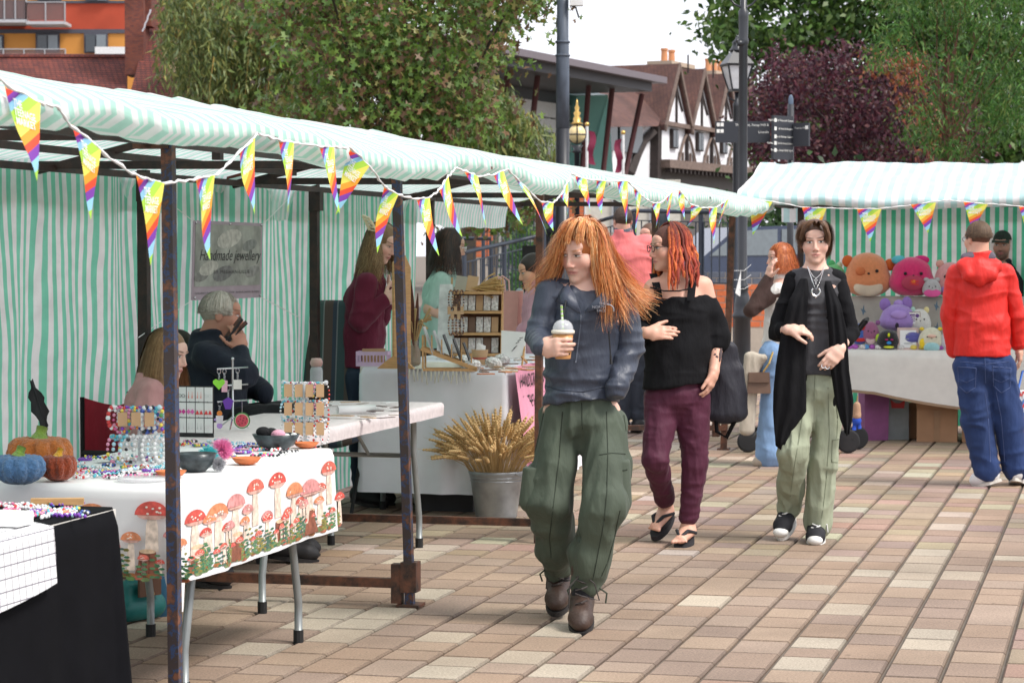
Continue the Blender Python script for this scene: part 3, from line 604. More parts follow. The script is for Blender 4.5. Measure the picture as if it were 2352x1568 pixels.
q=MB(); q.box((.17,-.05,zz(0)),(.16,.14,.16)); q.build('camera_housing',M_FRAMEW,pl); q=MB(); q.tube([(.09,-.02,zz(14)),(.16,-.03,zz(18)),(.2,-.03,zz(42))],.012,6); q.build('cable',M_BLK,pl)
Yl=42.; lb=at(1325,583,Yl); lb[2]=0; gl=thing('globe_lamp','cream globe lamp with gold crown beside the grey pole','street lamp',lb); z=lambda v:at(1176,v,Yl)[2]
q=MB(); q.lathe([(.09,0),(.09,.6),(.05,.8),(.045,z(352)),(.10,z(350)),(.05,z(344)),(.11,z(334))],n=16); q.build('post',M_BLK,gl,smooth=True)
q=MB(); zc=z(308); q.ball((0,0,zc),(.152,.152,.165),20,14); q.build('globe',mat('cream_glass',(.80,.63,.32),.25,var=.08),gl,smooth=True)
for ax in range(2):
 q=MB(); q.tube([(.157*math.cos(t)*(1 if ax else .0),.157*math.cos(t)*(0 if ax else 1),zc+.17*math.sin(t))for t in np.linspace(0,2*math.pi,25)],.011,5,False); q.build('band',M_BLK,gl)
q=MB(); q.tube([(.155*math.cos(t),.155*math.sin(t),zc-.01)for t in np.linspace(0,2*math.pi,25)],.011,5,False); q.build('band',M_BLK,gl)
M_GOLD=mat('gold_paint',(.62,.40,.12),.3,metal=.7)
q=MB(); q.lathe([(.12,z(285)),(.06,z(280)),(.07,z(272)),(.04,z(268)),(.065,z(260)),(.03,z(255)),(.045,z(248)),(.015,z(240)),(.022,z(236)),(.004,z(228))],n=14); q.build('crown',M_GOLD,gl,smooth=True)
Yn=24.; nb=at(1701,583,Yn); nb[2]=0; nl=thing('street_lamp','tall black cast iron lamp column at the corner between the two stalls','street lamp',nb); z=lambda v:at(1176,v,Yn)[2]
q=MB(); q.lathe([(.12,0),(.12,.15),(.085,.2),(.082,z(735)),(.10,z(730)),(.10,z(722)),(.082,z(715)),(.082,z(700)),(.07,z(680)),(.052,z(668)),(.06,z(664)),(.06,z(655)),(.046,z(650)),(.045,z(400)),(.043,z(105)),(.052,z(100)),(.052,z(92)),(.046,z(88)),(.05,z(40)),(.05,z(26)),(.034,z(22)),(.03,z(-60))],(.02,0,0),18); q.build('column',M_BLK,nl,smooth=True)
for sg in(-1,1):q=MB(); q.tube([(.02+sg*.02,0,z(18)),(.02+sg*.09,0,z(10)),(.02+sg*.15,0,z(-8)),(.02+sg*.13,0,z(-30))],.012,6); q.build('scroll_bracket',M_BLK,nl,smooth=True)
q=MB(); q.tube([(.02,-.03,z(100)),(-.05,-.05,z(100))],.03,8); q.build('clamp',M_BLK,nl,smooth=True)
q=MB(); zt=at(1176,640,Yn)[2]; q.prism([(-.06,-.09,zt-.14),(.0,-.06,zt+.09),(-.005,-.06,zt-.18)],(0,.004,0)); q.build('torn_notice',M_FRAMEW,nl)
for k in range(3):q=MB(); q.tube([(-.07,-.06,zt-.1+k*.09),(.03,-.075,zt-.1+k*.09),(.10,-.05,zt-.06+k*.1)],.0022,4); q.build('cable_tie',M_FRAMEW,nl)
Yf=33.; fb=at(1691,583,Yf); fb[2]=0; fl_=thing('street_lamp','black four sided glass lantern on a slim post, seen behind the lamp column','street lamp',fb); z=lambda v:at(1176,v,Yf)[2]
q=MB(); q.lathe([(.09,0),(.09,.5),(.055,.7),(.05,z(245)),(.055,z(240)),(.03,z(234)),(.028,z(212))],n=14); q.build('post',M_BLK,fl_,smooth=True)
def frus(name,m,zb,zt_,rb,rt,par=fl_):q=MB(); q.lathe([(rb,zb),(rt,zt_)],n=4); o=q.build(name,m,par); o.rotation_euler=(0,0,math.radians(45+12)); return o
frus('glass',mat('lantern_glass',(.70,.72,.76),.15,spec=.6,alpha=.75),z(205),z(153),.125,.235); frus('base_frame',M_BLK,z(210),z(205.2),.13,.135); frus('eaves',M_BLK,z(152.5),z(148),.26,.27); frus('hood',M_BLK,z(147.8),z(118),.265,.10)
q=MB(); q.lathe([(.10,z(119)),(.10,z(115)),(.075,z(110)),(.06,z(102)),(.07,z(98)),(.03,z(92)),(.012,z(84))],n=14); q.build('finial',M_BLK,fl_,smooth=True)
for k in range(4):
 a=math.radians(45+12+90*k); q=MB(); q.bar((.128*math.cos(a),.128*math.sin(a),z(205)),(.24*math.cos(a),.24*math.sin(a),z(153)),.018); q.build('corner_bar',M_BLK,fl_)
for sg in(-1,1):q=MB(); q.tube([(sg*.03,0,z(232)),(sg*.10,0,z(226)),(sg*.13,0,z(216)),(sg*.09,0,z(211))],.012,6); q.build('scroll_bracket',M_BLK,fl_,smooth=True)
Yg=27.; gb_=at(1815,583,Yg); gb_[2]=0; fp=thing('fingerpost_sign','grey direction fingerpost with three sign boards in front of the purple tree','sign',gb_); z=lambda v:at(1176,v,Yg)[2]; X=lambda u:at(u,300,Yg)[0]-gb_[0]
M_SIGN=mat('charcoal_sign',(.030,.033,.042),.45,var=.05); M_SIGNT=mat('sign_lettering',(.75,.75,.72),.6)
q=MB(); q.lathe([(.04,0),(.035,z(240))],n=12); q.build('post',M_BLK,fp,smooth=True)
q=MB(); q.ball((0,0,z(233)),(.030,.012,.075),12,8); q.build('finial',mat('finial_blue',(.10,.14,.2),.4),fp,smooth=True)
def board(u0,v0,u1,v1,yaw,lines,y=-.05,icons=None):
 x0,x1,z0,z1=X(u0),X(u1),z(v1),z(v0); w=(x1-x0)/math.cos(yaw); h=z1-z0; q=MB(); q.box((0,0,0),(w,.035,h)); o=q.build('sign_board',M_SIGN,fp); o.location=((x0+x1)/2,y,(z0+z1)/2); o.rotation_euler=(0,0,yaw)
 for(t,sx,xx,zz_,al)in lines:mb=MB(); put_text(mb,t,sx*h,(xx*w,-.021,zz_*h),(1,0,0),(0,0,1),align=al); mb.build('lettering',M_SIGNT,o)
 for(a,b)in icons or():q=MB(); q.box((a*w,-.02,b*h),(.035,.004,.04)); q.build('pictogram',M_SIGNT,o)
board(1643,279,1768,328,0,[('The Strait, Steep Hill &',.17,.48,.27,'RIGHT'),('Lincoln',.17,.48,-.06,'RIGHT')],-.01,[(-.45,.34),(-.38,.34),(-.45,.04),(-.38,.04)])
board(1769,268,1819,368,.75,[('High Street & Waterside Centre',.065,.48,.37,'RIGHT'),('St Mark & Brayford',.065,.48,.18,'RIGHT'),('Bus & Railway Stations',.065,.48,0,'RIGHT'),('Guildhall, The Drill & Central Library',.06,.48,-.15,'RIGHT'),('The Strait, Steep Hill & Uphill',.065,.48,-.31,'RIGHT')],-.13,[(-.42,.39),(-.42,.2),(-.42,.02),(-.42,-.13),(-.42,-.29)])
board(1822,284,1855,337,-.6,[('Tourist Info',.12,-.4,.25,'LEFT')],-.1,[(.38,.3)])
for(u,v0,fx,lab)in((1348,286,1,'maroon banner on a white pole, left one nearest the globe lamp'),(1431,305,-1,'maroon banner hanging on the white pole before the timbered house')):
 Yb=60.; bb=at(u,583,Yb); bb[2]=0; o=thing('banner_flag',lab,'banner',bb,0,'maroon banners'); z=lambda v:at(1176,v,Yb)[2]
 q=MB(); q.tube([(0,0,0),(0,0,z(v0+4))],.035,8); q.build('pole',M_FRAMEW,o); q=MB(); q.ball((0,0,z(v0)),.06); q.build('finial',M_GOLD,o,smooth=True)
 q=MB(); q.grid([[(fx*(.03+.16*j+.04*math.sin(i)),.05*math.sin(i*1.3+j),z(v0+14+i*11+j*3))for j in range(2)]for i in range(8)]); q.build('banner',mat('maroon_banner',(.20,.02,.055),.7,transl=.2),o,smooth=True)
 # --- railings, walls and pillars behind the stall
M_NAVY=mat('navy_railing_paint',(.035,.045,.065),.4,var=.25,scale=4)
M_ORB=mat('orange_brick',(.56,.145,.055),.8,var=.18,scale=7,bump=.3,bscale=40); M_BLUEB=mat('blue_brick',(.10,.115,.15),.7,var=.25,scale=5); M_MORT=mat('pale_mortar',(.42,.36,.30),.9)
def railing(label,p0,p1,h,gap=.11,posts=2,lean=0.):
 p0,p1=np.asarray(p0,float),np.asarray(p1,float); base=np.array((p0[0],p0[1],0.)); o=thing('railing',label,'railing',base); n=int(np.linalg.norm(p1-p0)/gap)
 top=[p0-base,p1-base]; q=MB(); q.tube(top,.026,8); q.build('top_rail',M_NAVY,o,smooth=True)
 dz=np.array((0,0,1.))
 q=MB(); q.bar(top[0]-dz*.12,top[1]-dz*.12,.03,.012); q.build('rail',M_NAVY,o); q=MB(); q.bar(top[0]-dz*h,top[1]-dz*h,.03,.015); q.build('rail',M_NAVY,o)
 bmesh_=None
 for k in range(1,n):
  p=top[0]+(top[1]-top[0])*k/n
  if bmesh_ is None:q=MB(); q.bar((0,0,-.125),(0,0,-h+.008),.016); bo=q.build('baluster',M_NAVY,o); bmesh_=bo.data
  else:bo=link(bpy.data.objects.new('baluster',bmesh_),o)
  bo.location=Vector(p)
 for k in range(posts):
  p=top[0]+(top[1]-top[0])*k/max(1,posts-1); q=MB(); q.tube([p-dz*.03,(p[0],p[1],0)],.03,8); q.build('post',M_NAVY,o)
 return o
railing('sloping navy ramp railing between the pink shopping bag and the brick pillar',at(1066,580,29),at(1245,540,31),.95,posts=3)
railing('level navy railing post and rail left of the ramp',at(1030,548,34),at(1128,548,34),.9,posts=2)
railing('higher navy stair railing under the tree leaves',at(1110,462,38),at(1250,490,40),1.0,gap=.13)
railing('navy fence with upright bars on the low brick wall',at(1456,484,30),at(1690,489,29),.85,gap=.115,posts=4)
railing('sloping navy handrail behind the man in the pink polo shirt',at(1376,508,33),at(1457,484,32),.95,gap=.12)
def brick_wall(name,label,cat,c,w,dpt,zt,rows,blue=2,bw=.225,bh=.075,cols=True):
 o=thing(name,label,cat,c); z0=zt-rows*bh; q=MB(); q.box((0,0,zt/2-.005),(w-.012,dpt-.012,zt-.01)); q.build('core',M_MORT,o)
 n=max(1,int(round(w/bw))); bw=w/n; me={}
 for r in range(rows):
  off=0 if r%2 else .5
  for k in range(n+(1 if off else 0)):
   x0=max(-w/2,-w/2+(k-off)*bw); x1=min(w/2,-w/2+(k-off+1)*bw); isb=r>=rows-blue; key=(round(x1-x0,3),isb)
   if key not in me:q=MB(); q.box((0,0,0),(x1-x0-.012,dpt,bh-.011)); b_=q.build('brick',M_BLUEB if isb else M_ORB,o); me[key]=b_.data
   else:b_=link(bpy.data.objects.new('brick',me[key]),o)
   b_.location=((x0+x1)/2,RN.uniform(-.002,.002),z0+(r+.5)*bh)
 return o
c=at(1745,583,29.5); brick_wall('brick_wall','low orange brick wall with blue brick coping under the navy fence','wall',(c[0],c[1],0),1.5,.25,at(0,624,29.5)[2],9)
c=at(1113,583,45); brick_wall('brick_pillar','orange brick pillar with blue base behind the dark haired woman','pillar',(c[0],c[1],0),.32,.32,at(0,480,45)[2],12,0)
c=at(1322,583,45); brick_wall('brick_pillar','orange brick pillar right of the grey pole under the stall roof','pillar',(c[0],c[1],0),.3,.3,at(0,425,45)[2],9,0)
c=at(1400,583,55); o=thing('cream_wall','cream rendered building wall with windows seen under the stall roof','wall',(c[0],c[1],0))
q=MB(); q.box((0,0,1.5),(3.2,.3,3.4)); q.build('wall',mat('cream_render',(.60,.57,.50),.8),o)
for xx in(-.75,.25,1.1):q=MB(); q.box((xx,-.16,2.45),(.42,.06,.9)); w=q.build('window',M_FRAMEW,o); q=MB(); q.box((xx,-.2,2.45),(.34,.03,.8)); q.build('pane',M_GLASS,w)
c=at(1180,583,60); o=thing('grey_wall','pale grey riverside wall with ivy behind the stair railing','wall',(c[0],c[1],0)); q=MB(); q.box((0,0,1.3),(3.0,.3,2.6)); q.build('wall',mat('grey_render',(.42,.42,.40),.85,var=.2,scale=1),o)
q=MB()
for k in range(900):
 x,zz_=RN.gauss(.2,.28),RN.uniform(.3,2.6); q.cur=None; a=RN.random()*6; r_=.05; q.poly([(x+r_*math.cos(a+t),-.17-RN.random()*.06,zz_+r_*math.sin(a+t))for t in(0,1.6,3.1,4.7)])
tag(q.build('ivy',mat('ivy_leaf',(.05,.13,.03),.6,transl=.2),o),kind='stuff')
c=at(1869,583,25); o=thing('bollard','black bollard with pale ball top behind the ginger haired woman','bollard',(c[0],c[1],0)); zt_=at(0,612,25)[2]
q=MB(); q.lathe([(.09,0),(.09,.12),(.065,.2),(.06,zt_-.25),(.075,zt_-.24),(.07,zt_-.1),(.04,zt_-.05),(.04,zt_)],n=14); q.build('shaft',M_BLK,o,smooth=True); q=MB(); q.ball((0,0,zt_+.02),.04); q.build('ball_top',mat('pale_ball',(.5,.5,.5),.5),o,smooth=True)
c=at(1715,583,38); o=thing('parked_car','dark blue parked car seen through the fence bars','car',(c[0],c[1],.55),.25)
pr=[(-2,.35),(-2,.75),(-1.7,.85),(-1.0,.92),(-.45,1.38),(.9,1.42),(1.5,.98),(2.0,.9),(2.05,.35)]
q=MB(); q.prism([(x,-.82,zz_)for x,zz_ in pr],(0,1.64,0)); q.build('body',mat('car_paint',(.03,.045,.09),.25,coat=.6),o)
for pts in([(-.9,.94),(-.42,1.32),(.2,1.35),(.2,.95)],[(.27,.95),(.27,1.35),(.85,1.35),(1.35,1.0)]):q=MB(); q.prism([(x,-.835,zz_)for x,zz_ in pts],(0,.02,0)); q.build('side_window',M_PALEGLASS,o)
for x in(-1.3,1.3):
 for y in(-.78,.78):q=MB(); q.lathe([(.18,-.1),(.31,-.1),(.33,0),(.31,.1),(.18,.1)],n=18); w=q.build('wheel',mat('tyre_rubber',(.02,.02,.02),.8),o); w.location=(x,y,.33); w.rotation_euler=(math.pi/2,0,0); q=MB(); q.lathe([(.18,-.06),(.05,-.1),(.05,.1),(.18,.06)],n=12); q.build('rim',M_ALU,w)
q=MB(); q.box((2.03,-.6,.72),(.06,.3,.12)); q.build('headlight',M_PALEGLASS,o); q=MB(); q.box((2.03,.6,.72),(.06,.3,.12)); q.build('headlight',M_PALEGLASS,o)
q=MB(); q.box((0,0,.2),(60,8,.66)); cr=q.build('car_park_deck',mat('asphalt',(.05,.05,.052),.9),None); cr.location=(c[0]+10,c[1]+3.2,0); tag(cr,kind='structure')
# ================================================================ trees
def in_poly(u,v,P):
 r=False; j=len(P)-1
 for i in range(len(P)):
  (xi,yi),(xj,yj)=P[i],P[j]
  if(yi>v)!=(yj>v)and u<(xj-xi)*(v-yi)/(yj-yi)+xi:r=not r
  j=i
 return r
def leaves_np(C,size,shape,cols,droop=.5,rs=None,flat=.5):
 """C (n,3) centres -> mesh arrays; shape: list of 2D points of one leaf (fan from first)"""
 rs=rs or np.random.RandomState(1); n=len(C); sh=np.asarray(shape,float); k=len(sh)
 nrm=rs.normal(size=(n,3))*np.array((1,1,flat))+np.array((0,-.25,.55)); nrm/=np.linalg.norm(nrm,axis=1)[:,None]
 t=rs.normal(size=(n,3)); t[:,2]-=droop*2; t-=(t*nrm).sum(1)[:,None]*nrm; t/=np.linalg.norm(t,axis=1)[:,None]; b=np.cross(nrm,t)
 sz=size*rs.uniform(.6,1.25,n)
 V=C[:,None,:]+sz[:,None,None]*(sh[None,:,0,None]*b[:,None,:]+sh[None,:,1,None]*t[:,None,:]+(.12*(sh[None,:,0,None]**2))*nrm[:,None,:])
 F=np.array([(0,i,i+1)for i in range(1,k-1)]+([(0,k-1,1)]if k>5 else[])); F=(np.arange(n)[:,None,None]*k+F[None]).reshape(-1,3)
 cl=np.asarray(cols,float)[rs.randint(0,len(cols),n)]*rs.uniform(.75,1.2,(n,1)); VC_=np.repeat(cl,k,axis=0)
 return V.reshape(-1,3),F,VC_
STAR=[(0,.42)]+[((.16 if i%2 else .5)*math.sin(a),.42-(.16 if i%2 else .5)*math.cos(a))for i,a in enumerate(np.linspace(math.pi*.13,math.pi*1.87,9)+math.pi)]
DIAM=[(0,0),(.28,.35),(0,1),(-.28,.35)]
THIN=[(0,0),(.10,.4),(0,1),(-.10,.4)]
def leaf_mat(name,rough=.45,tr=.3):return mat(name,rough=rough,var=.15,scale=30,attr='Col',transl=tr,spec=.35)
def crown_pts(poly,Y,dY,nclump,per,rad,rs,inner=.8):
 us=[p[0]for p in poly]; vs_=[p[1]for p in poly]; C=[]; cl=[]
 while len(cl)<nclump:
  u,v=rs.uniform(min(us),max(us)),rs.uniform(min(vs_),max(vs_))
  if in_poly(u,v,poly):cl.append(at(u,v,Y+rs.uniform(-dY,dY)))
 for c in cl:
  r=rad*rs.uniform(.6,1.3); q=rs.normal(size=(per,3))*np.array((r,r,r*.62)); C.append(c+q)
 return np.concatenate(C),cl
def tree(name,label,poly,Y,dY,nclump,per,rad,leaf,shape,cols,mname,trunk_u,rs,droop=.5,trunk_r=.2,bark=(.06,.05,.04),fork=2.2,nb=14,extra=None,tr=.3,group=None):
 base=at(trunk_u,583,Y); base[2]=0; o=thing(name,label,'tree',base,0,group)
 C,cl=crown_pts(poly,Y,dY,nclump,per,rad,rs)
 if extra:C2,cl2=crown_pts(extra,Y,dY*.5,max(3,nclump//10),per,rad,rs); C=np.concatenate([C,C2]); cl=cl+cl2[:3]
 V,F,VCc=leaves_np(C-base,leaf,shape,cols,droop,rs); mesh_np('crown',V,F,leaf_mat(mname,tr=tr),o,False,VCc)
 top=max(c[2]for c in cl); mb=MB(); M_=mat(mname+'_bark',bark,.9,var=.3,scale=10,bump=.5,bscale=30)
 mid=np.array((.1,0,fork)); mb.tube([(0,0,0),mid*.5+np.array((.05,0,0)),mid,np.array((.15,0,top*.75))],[trunk_r*1.2,trunk_r,trunk_r*.85,trunk_r*.25],9); mb.build('trunk',M_,o,smooth=True)
 mb=MB()
 for k in rs.permutation(len(cl))[:nb]:
  e=cl[k]-base; st=mid+np.array((.1,0,max(0,(e[2]-fork)*rs.uniform(.1,.5)))); m_=(st+e)/2+rs.normal(size=3)*.15+np.array((0,0,.15)); mb.tube([st,m_,e],[trunk_r*.3,trunk_r*.18,trunk_r*.06],5)
 tag(mb.build('branches',M_,o,smooth=True),kind='stuff'); return o
rs=np.random.RandomState(21)
tree('sweetgum_tree','green maple-leaved tree with bronze tips overhanging the left stall',[(640,-120),(1260,-120),(1235,5),(1150,60),(1165,125),(1110,170),(1080,230),(1165,285),(1120,320),(800,330),(610,270),(720,160),(590,40)],31,1.8,420,46,.26,.115,STAR,[(.11,.20,.035),(.14,.235,.04),(.08,.155,.03),(.16,.25,.05),(.10,.18,.05),(.19,.11,.055),(.12,.07,.04),(.21,.20,.06)],'sweetgum_leaf',900,rs,.6,.16,fork=1.9,nb=26,extra=[(985,430),(1120,420),(1255,450),(1230,480),(1100,500),(1000,520)])
def willow(label,poly,Y,dY,n,L0,L1,trunk_u,rs,lean=0.,trunk=True):
 base=at(trunk_u,583,Y); base[2]=0; o=thing('willow_tree',label,'tree',base,0); us=[p[0]for p in poly]; vs_=[p[1]for p in poly]; C=[]; tb_=MB(); k=0
 while k<n:
  u,v=rs.uniform(min(us),max(us)),rs.uniform(min(vs_),max(vs_))
  if not in_poly(u,v,poly):continue
  k+=1; p=at(u,v,Y+rs.uniform(-dY,dY)); L_=rs.uniform(L0,L1); d=np.array((rs.normal()*.35+lean,rs.normal()*.3,.25)); pts=[]
  for j in range(22):
   pts.append(p.copy()); d=d*.86+np.array((rs.normal()*.05,rs.normal()*.05,-.3)); p=p+d/np.linalg.norm(d)*L_/22
  pts=np.array(pts)
  for j in range(22):C.extend([pts[j]+rs.normal(size=3)*.07 for _ in range(3)])
  if k%5==0:tb_.tube([q-base for q in pts[::4]],[.02,.014,.01,.008,.006,.005],3)
 V,F,VCc=leaves_np(np.array(C)-base,.26,THIN,[(.16,.21,.06),(.20,.24,.08),(.12,.165,.05),(.25,.25,.07),(.08,.12,.04)],1.3,rs); mesh_np('crown',V,F,leaf_mat('willow_leaf'),o,False,VCc)
 tag(tb_.build('shoots',mat('willow_shoot',(.30,.20,.05),.7),o),kind='stuff')
 mb=MB(); mb.tube([(0,0,0),(.15,0,2.5),(0,0,5.5),(.4,0,8)],[.45,.38,.28,.1],9); mb.build('trunk',mat('willow_bark',(.07,.055,.04),.9,bump=.5),o,smooth=True)
 for(a,b_)in(((.1,0,4.5),(-2.2,-.3,7.2)),((0,0,5),(1.8,.2,7.6)),((0,0,5),(-.5,.8,8.2))):mb=MB(); a,b_=np.array(a),np.array(b_); mb.tube([a,(a+b_)/2+(0,0,.5),b_,b_+(b_-a)*.2-(0,0,.6)],[.2,.15,.1,.03],7); mb.build('limb',mat('willow_limb',(.22,.14,.045),.8),o,smooth=True)
willow('big weeping willow with yellow twigs behind the left stall',[(400,-90),(820,-120),(830,180),(640,170),(520,150),(400,120),(375,40)],62,2.2,420,1.2,2.8,600,rs)
willow('smaller weeping willow in front of the modern building',[(1040,150),(1110,165),(1150,190),(1220,255),(1250,290),(1215,310),(1100,300),(1020,240)],50,1.2,110,.8,1.7,1090,rs,.25)
tree('lime_tree','tall dark green tree filling the top right background',[(1655,90),(1690,-160),(2420,-160),(2420,400),(1760,400),(1720,300),(1800,220),(1760,130)],85,3.5,560,72,.60,.32,DIAM,[(.06,.13,.022),(.045,.10,.02),(.085,.16,.03),(.035,.075,.02),(.10,.16,.035)],'lime_leaf',2080,rs,.4,.4,fork=3,nb=24)
tree('plum_tree','purple leaved plum tree above the right stall roof',[(1735,210),(1790,130),(1900,118),(2000,112),(2120,150),(2215,250),(2240,420),(1740,420),(1715,330)],60,2.0,290,60,.30,.14,DIAM,[(.075,.020,.034),(.055,.016,.028),(.10,.026,.040),(.04,.014,.024),(.12,.04,.04)],'plum_leaf',1950,rs,.3,.16,(.12,.09,.09),1.8,22)
tree('young_ash_tree','bright green feathery young tree rising behind the right stall',[(2010,80),(2040,-160),(2420,-160),(2420,240),(2330,330),(2170,400),(2090,320),(2120,200),(2020,170)],42,1.4,235,66,.19,.14,THIN,[(.05,.14,.022),(.07,.175,.026),(.04,.11,.02),(.09,.20,.035),(.13,.18,.035)],'ash_leaf',2150,rs,.8,.06,(.14,.06,.04),2.5,30)
tree('rowan_tree','orange tinged bush among the purple plum branches',[(2000,140),(2110,130),(2150,190),(2210,300),(2150,330),(2060,260)],52,1.0,26,40,.22,.13,DIAM,[(.28,.085,.03),(.22,.06,.03),(.16,.09,.03)],'rowan_leaf',2120,rs,.4,.05,(.2,.06,.04),2.2,12)
tree('hedge_tree','dark green shrubs behind the gap between the two stalls',[(1690,470),(1800,440),(1950,430),(1950,640),(1700,640)],40,1.0,60,50,.35,.16,DIAM,[(.035,.075,.022),(.05,.10,.03),(.025,.055,.02)],'hedge_leaf',1800,rs,.3,.08,fork=.8,nb=8)
# ================================================================ people: smooth-blended volumes turned into one surface
class Field:
 def __init__(s,lo,hi,h):
  s.lo=np.asarray(lo,float); s.h=h; s.n=(np.ceil((np.asarray(hi)-s.lo)/h).astype(int)+1); s.f=np.full(s.n,1.0,np.float32)
 def blk(s,a,b):
  i0=np.clip(np.floor((a-s.lo)/s.h).astype(int),0,s.n); i1=np.clip(np.ceil((b-s.lo)/s.h).astype(int)+1,0,s.n)
  sl=tuple(slice(int(i0[k]),int(i1[k]))for k in range(3))
  if any(x.stop-x.start<1 for x in sl):return None,None
  G=[(s.lo[k]+s.h*np.arange(i0[k],i1[k])).astype(np.float32)for k in range(3)]
  return sl,(G[0][:,None,None],G[1][None,:,None],G[2][None,None,:])
 def comb(s,sl,d,k,op='u'):
  o=s.f[sl]
  if op=='s':d=-d; hh=np.maximum(k-np.abs(o-d),0)/max(k,1e-6); s.f[sl]=np.maximum(o,d)+hh*hh*k*.25
  else:hh=np.maximum(k-np.abs(o-d),0)/max(k,1e-6); s.f[sl]=np.minimum(o,d)-hh*hh*k*.25
 def cap(s,a,b,ra,rb=None,k=.02,side=None,ks=1.,op='u'):
  a,b=np.asarray(a,float),np.asarray(b,float); rb=ra if rb is None else rb; R=max(ra,rb)*max(ks,1)+k+3*s.h
  sl,G=s.blk(np.minimum(a,b)-R,np.maximum(a,b)+R)
  if sl is None:return s
  d=b-a; L2=float(d@d)+1e-9; q=[G[i]-a[i]for i in range(3)]; t=np.clip((q[0]*d[0]+q[1]*d[1]+q[2]*d[2])/L2,0,1)
  w=[q[i]-t*d[i]for i in range(3)]
  if side is not None and ks!=1.:
   sv=np.asarray(side,float); sv=sv/np.linalg.norm(sv); c=(w[0]*sv[0]+w[1]*sv[1]+w[2]*sv[2])*(1-1/ks); w=[w[i]-c*sv[i]for i in range(3)]
  s.comb(sl,(np.sqrt(w[0]**2+w[1]**2+w[2]**2)-(ra+(rb-ra)*t)).astype(np.float32),k,op); return s
 def ell(s,c,r,k=.01,Rm=None,op='u'):
  c,r=np.asarray(c,float),np.asarray(r,float); R=r.max()+k+3*s.h; sl,G=s.blk(c-R,c+R)
  if sl is None:return s
  q=[G[i]-c[i]for i in range(3)]
  if Rm is not None:q=[Rm[0][i]*q[0]+Rm[1][i]*q[1]+Rm[2][i]*q[2]for i in range(3)]
  k0=np.sqrt(sum((q[i]/r[i])**2 for i in range(3))); k1=np.sqrt(sum((q[i]/r[i]**2)**2 for i in range(3)))+1e-6
  s.comb(sl,(k0*(k0-1)/k1).astype(np.float32),k,op); return s
 def cut(s,p,n):
  n=np.asarray(n,float); n=n/np.linalg.norm(n); p=np.asarray(p,float)
  G=[s.lo[k]+s.h*np.arange(s.n[k])for k in range(3)]
  d=((G[0]-p[0])*n[0])[:,None,None]+((G[1]-p[1])*n[1])[None,:,None]+((G[2]-p[2])*n[2])[None,None,:]
  s.f=np.maximum(s.f,d.astype(np.float32)); return s
 def mesh(s):
  f=s.f; f[0]=f[-1]=1; f[:,0]=f[:,-1]=1; f[:,:,0]=f[:,:,-1]=1
  S=f<0; n=np.array(f.shape)-1; OF=[(i,j,k)for i in(0,1)for j in(0,1)for k in(0,1)]
  cnt=np.zeros(n,np.int8)
  for(i,j,k)in OF:cnt+=S[i:n[0]+i,j:n[1]+j,k:n[2]+k]
  act=(cnt>0)&(cnt<8); ac=np.argwhere(act); idx=np.full(n,-1,np.int32); idx[act]=np.arange(len(ac))
  acc=np.zeros((len(ac),3)); num=np.zeros(len(ac)); val={o:f[ac[:,0]+o[0],ac[:,1]+o[1],ac[:,2]+o[2]]for o in OF}
  for o in OF:
   for ax in range(3):
    if o[ax]:continue
    o2=list(o); o2[ax]=1; o2=tuple(o2); a,b=val[o],val[o2]; cr=(a<0)!=(b<0); t=np.where(cr,a/np.where(cr,a-b,1),0)
    p=np.tile(np.array(o,float),(len(ac),1)); p[:,ax]=t; acc+=p*cr[:,None]; num+=cr
  V=s.lo+s.h*(ac+acc/num[:,None]); F=[]
  for ax in range(3):
   a1,a2=(ax+1)%3,(ax+2)%3; sl0=[slice(1,None)]*3; sl1=[slice(1,None)]*3; sl0[ax]=slice(0,-1); sl1[ax]=slice(1,None)
   A=S[tuple(sl0)]; B=S[tuple(sl1)]; e=np.argwhere(A!=B);
   if not len(e):continue
   pos=e.copy(); pos[:,a1]+=1; pos[:,a2]+=1; sg=S[pos[:,0],pos[:,1],pos[:,2]]
   ok=(pos[:,a1]<n[a1])&(pos[:,a2]<n[a2]); pos,sg=pos[ok],sg[ok]; c=[]
   for da,db in((0,0),(-1,0),(-1,-1),(0,-1)):
    q=pos.copy(); q[:,a1]+=da; q[:,a2]+=db; c.append(idx[q[:,0],q[:,1],q[:,2]])
   q=np.stack(c,1); q[~sg]=q[~sg][:,::-1]; F.append(q[(q>=0).all(1)])
  return V,np.concatenate(F)
def vnormals(V,F):
 n=np.cross(V[F[:,2]]-V[F[:,0]],V[F[:,3 if F.shape[1]>3 else 1]]-V[F[:,1]])if F.shape[1]>3 else np.cross(V[F[:,1]]-V[F[:,0]],V[F[:,2]]-V[F[:,0]])
 N=np.zeros_like(V)
 for k in range(F.shape[1]):np.add.at(N,F[:,k],n)
 return N/(np.linalg.norm(N,axis=1)[:,None]+1e-9)
def lap(V,F,it=2,a=.5):
 for _ in range(it):
  A=np.zeros_like(V); c=np.zeros(len(V)); k=F.shape[1]
  for i in range(k):
   j=(i+1)%k; np.add.at(A,F[:,i],V[F[:,j]]); np.add.at(c,F[:,i],1); np.add.at(A,F[:,j],V[F[:,i]]); np.add.at(c,F[:,j],1)
  V=V+a*(A/np.maximum(c,1)[:,None]-V)
 return V
def rot(yaw,pitch=0.,roll=0.):return np.array(Matrix.Rotation(math.radians(yaw),3,'Z')@Matrix.Rotation(math.radians(pitch),3,'X')@Matrix.Rotation(math.radians(roll),3,'Y'))
